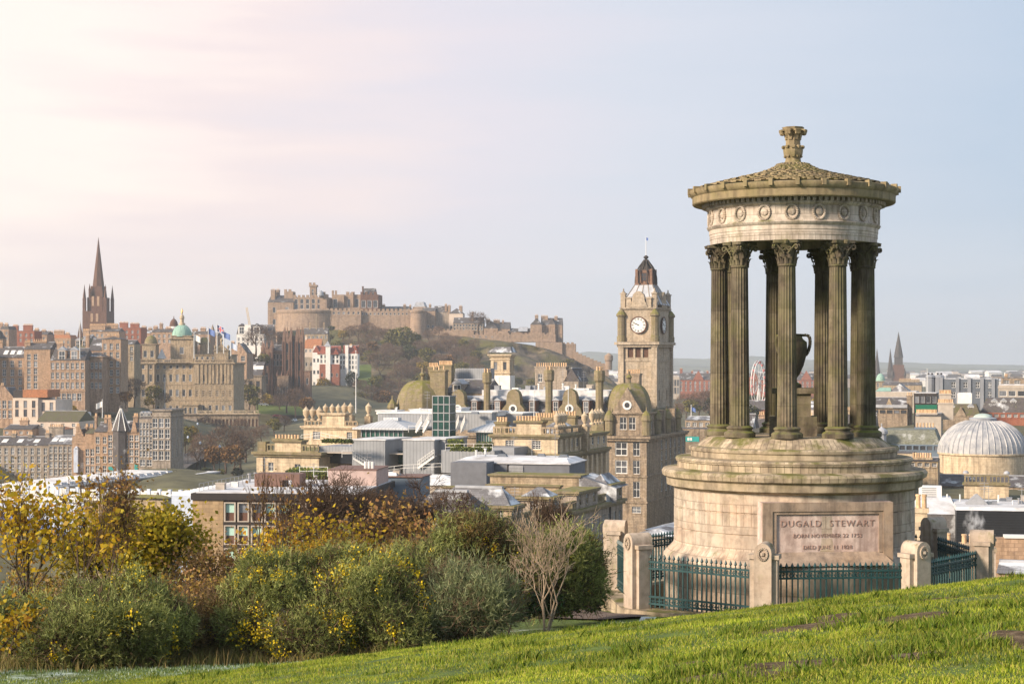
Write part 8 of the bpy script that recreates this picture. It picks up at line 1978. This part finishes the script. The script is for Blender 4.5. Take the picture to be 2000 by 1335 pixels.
clutter(of, 2, of.w-2, 3, 20, zf_roof, 16); clutter(bk, 3, bk.w-3, 2, 11, bk.lz(999)+.35, 14, .7); clutter(gb, 1, gb.w-1, 4, 8, gb.lz(897), 8); clutter(h, h.lx(960,8), h.lx(1175,8), 8, 16, h.lz(762, h.lx(1183), 9), 14, 1.2)
clutter(ml, -3, ml.w-1, 2, e_-2, ml.lz(950)+.5, 12); clutter(te, W_-9, W_-1.5, 2, td_-2, zm+.2, 14, .8); clutter(pr_, 1, pr_.w-1, 1, 4, pr_.lz(930), 3, .7); clutter(g, g.lx(750,18), g.lx(950,18), 17, 24, g.lz(808, g.lx(846,16), 16), 10)
# steam drifting from the chimney pots
t = NT('steam_air'); nt = t.m.node_tree
for n_ in list(nt.nodes):
    if n_.type == 'BSDF_PRINCIPLED': nt.nodes.remove(n_)
tc = nt.nodes.new('ShaderNodeTexCoord'); 
gr = nt.nodes.new('ShaderNodeTexGradient'); gr.gradient_type = 'SPHERICAL'; mp_ = nt.nodes.new('ShaderNodeMapping'); mp_.inputs['Location'].default_value = (0,0,0)
nt.links.new(tc.outputs['Object'], mp_.inputs[0]); nt.links.new(mp_.outputs[0], gr.inputs[0])
nz_ = nt.nodes.new('ShaderNodeTexNoise'); nz_.inputs['Scale'].default_value = 2.6; nz_.inputs['Detail'].default_value = 4; nt.links.new(tc.outputs['Object'], nz_.inputs['Vector'])
a_ = nt.nodes.new('ShaderNodeMapRange'); a_.inputs[1].default_value = .48; a_.inputs[2].default_value = .75; a_.inputs[4].default_value = 7.0; nt.links.new(nz_.outputs[0], a_.inputs[0])
b_ = nt.nodes.new('ShaderNodeMath'); b_.operation = 'MULTIPLY'; nt.links.new(a_.outputs[0], b_.inputs[0]); nt.links.new(gr.outputs[0], b_.inputs[1])
pv = nt.nodes.new('ShaderNodeVolumePrincipled'); pv.inputs['Color'].default_value = (.96,.96,.97,1); nt.links.new(b_.outputs[0], pv.inputs['Density']); nt.links.new(pv.outputs[0], nt.nodes['Material Output'].inputs['Volume'])
t.m.cycles.volume_sampling = 'MULTIPLE_IMPORTANCE' if hasattr(t.m, 'cycles') else None
m = MB(); m.lathe([(.01,-1),(.6,-.8),(1,0),(.6,.8),(.01,1)], 12); st_ = m.build('steam', t.m, None, P(1903, 1024, 117), 0, uv=False); st_.scale = (.85,.6,1.3); tag(st_, 'thin white steam rising from the pots by the far right post', 'steam', kind='stuff')
# ================================================================ air
t = NT('haze_air'); nt = t.m.node_tree
for n_ in list(nt.nodes):
    if n_.type == 'BSDF_PRINCIPLED': nt.nodes.remove(n_)
pv = nt.nodes.new('ShaderNodeVolumePrincipled'); pv.inputs['Density'].default_value = HAZE_D; pv.inputs['Color'].default_value = (.86,.92,1.0,1); pv.inputs['Anisotropy'].default_value = .25
nt.links.new(pv.outputs[0], nt.nodes['Material Output'].inputs['Volume'])
m = MB(); m.box(-9000, 9000, -40, 9500, -75, 130); o = m.build('haze', t.m, uv=False); tag(o, kind='stuff')
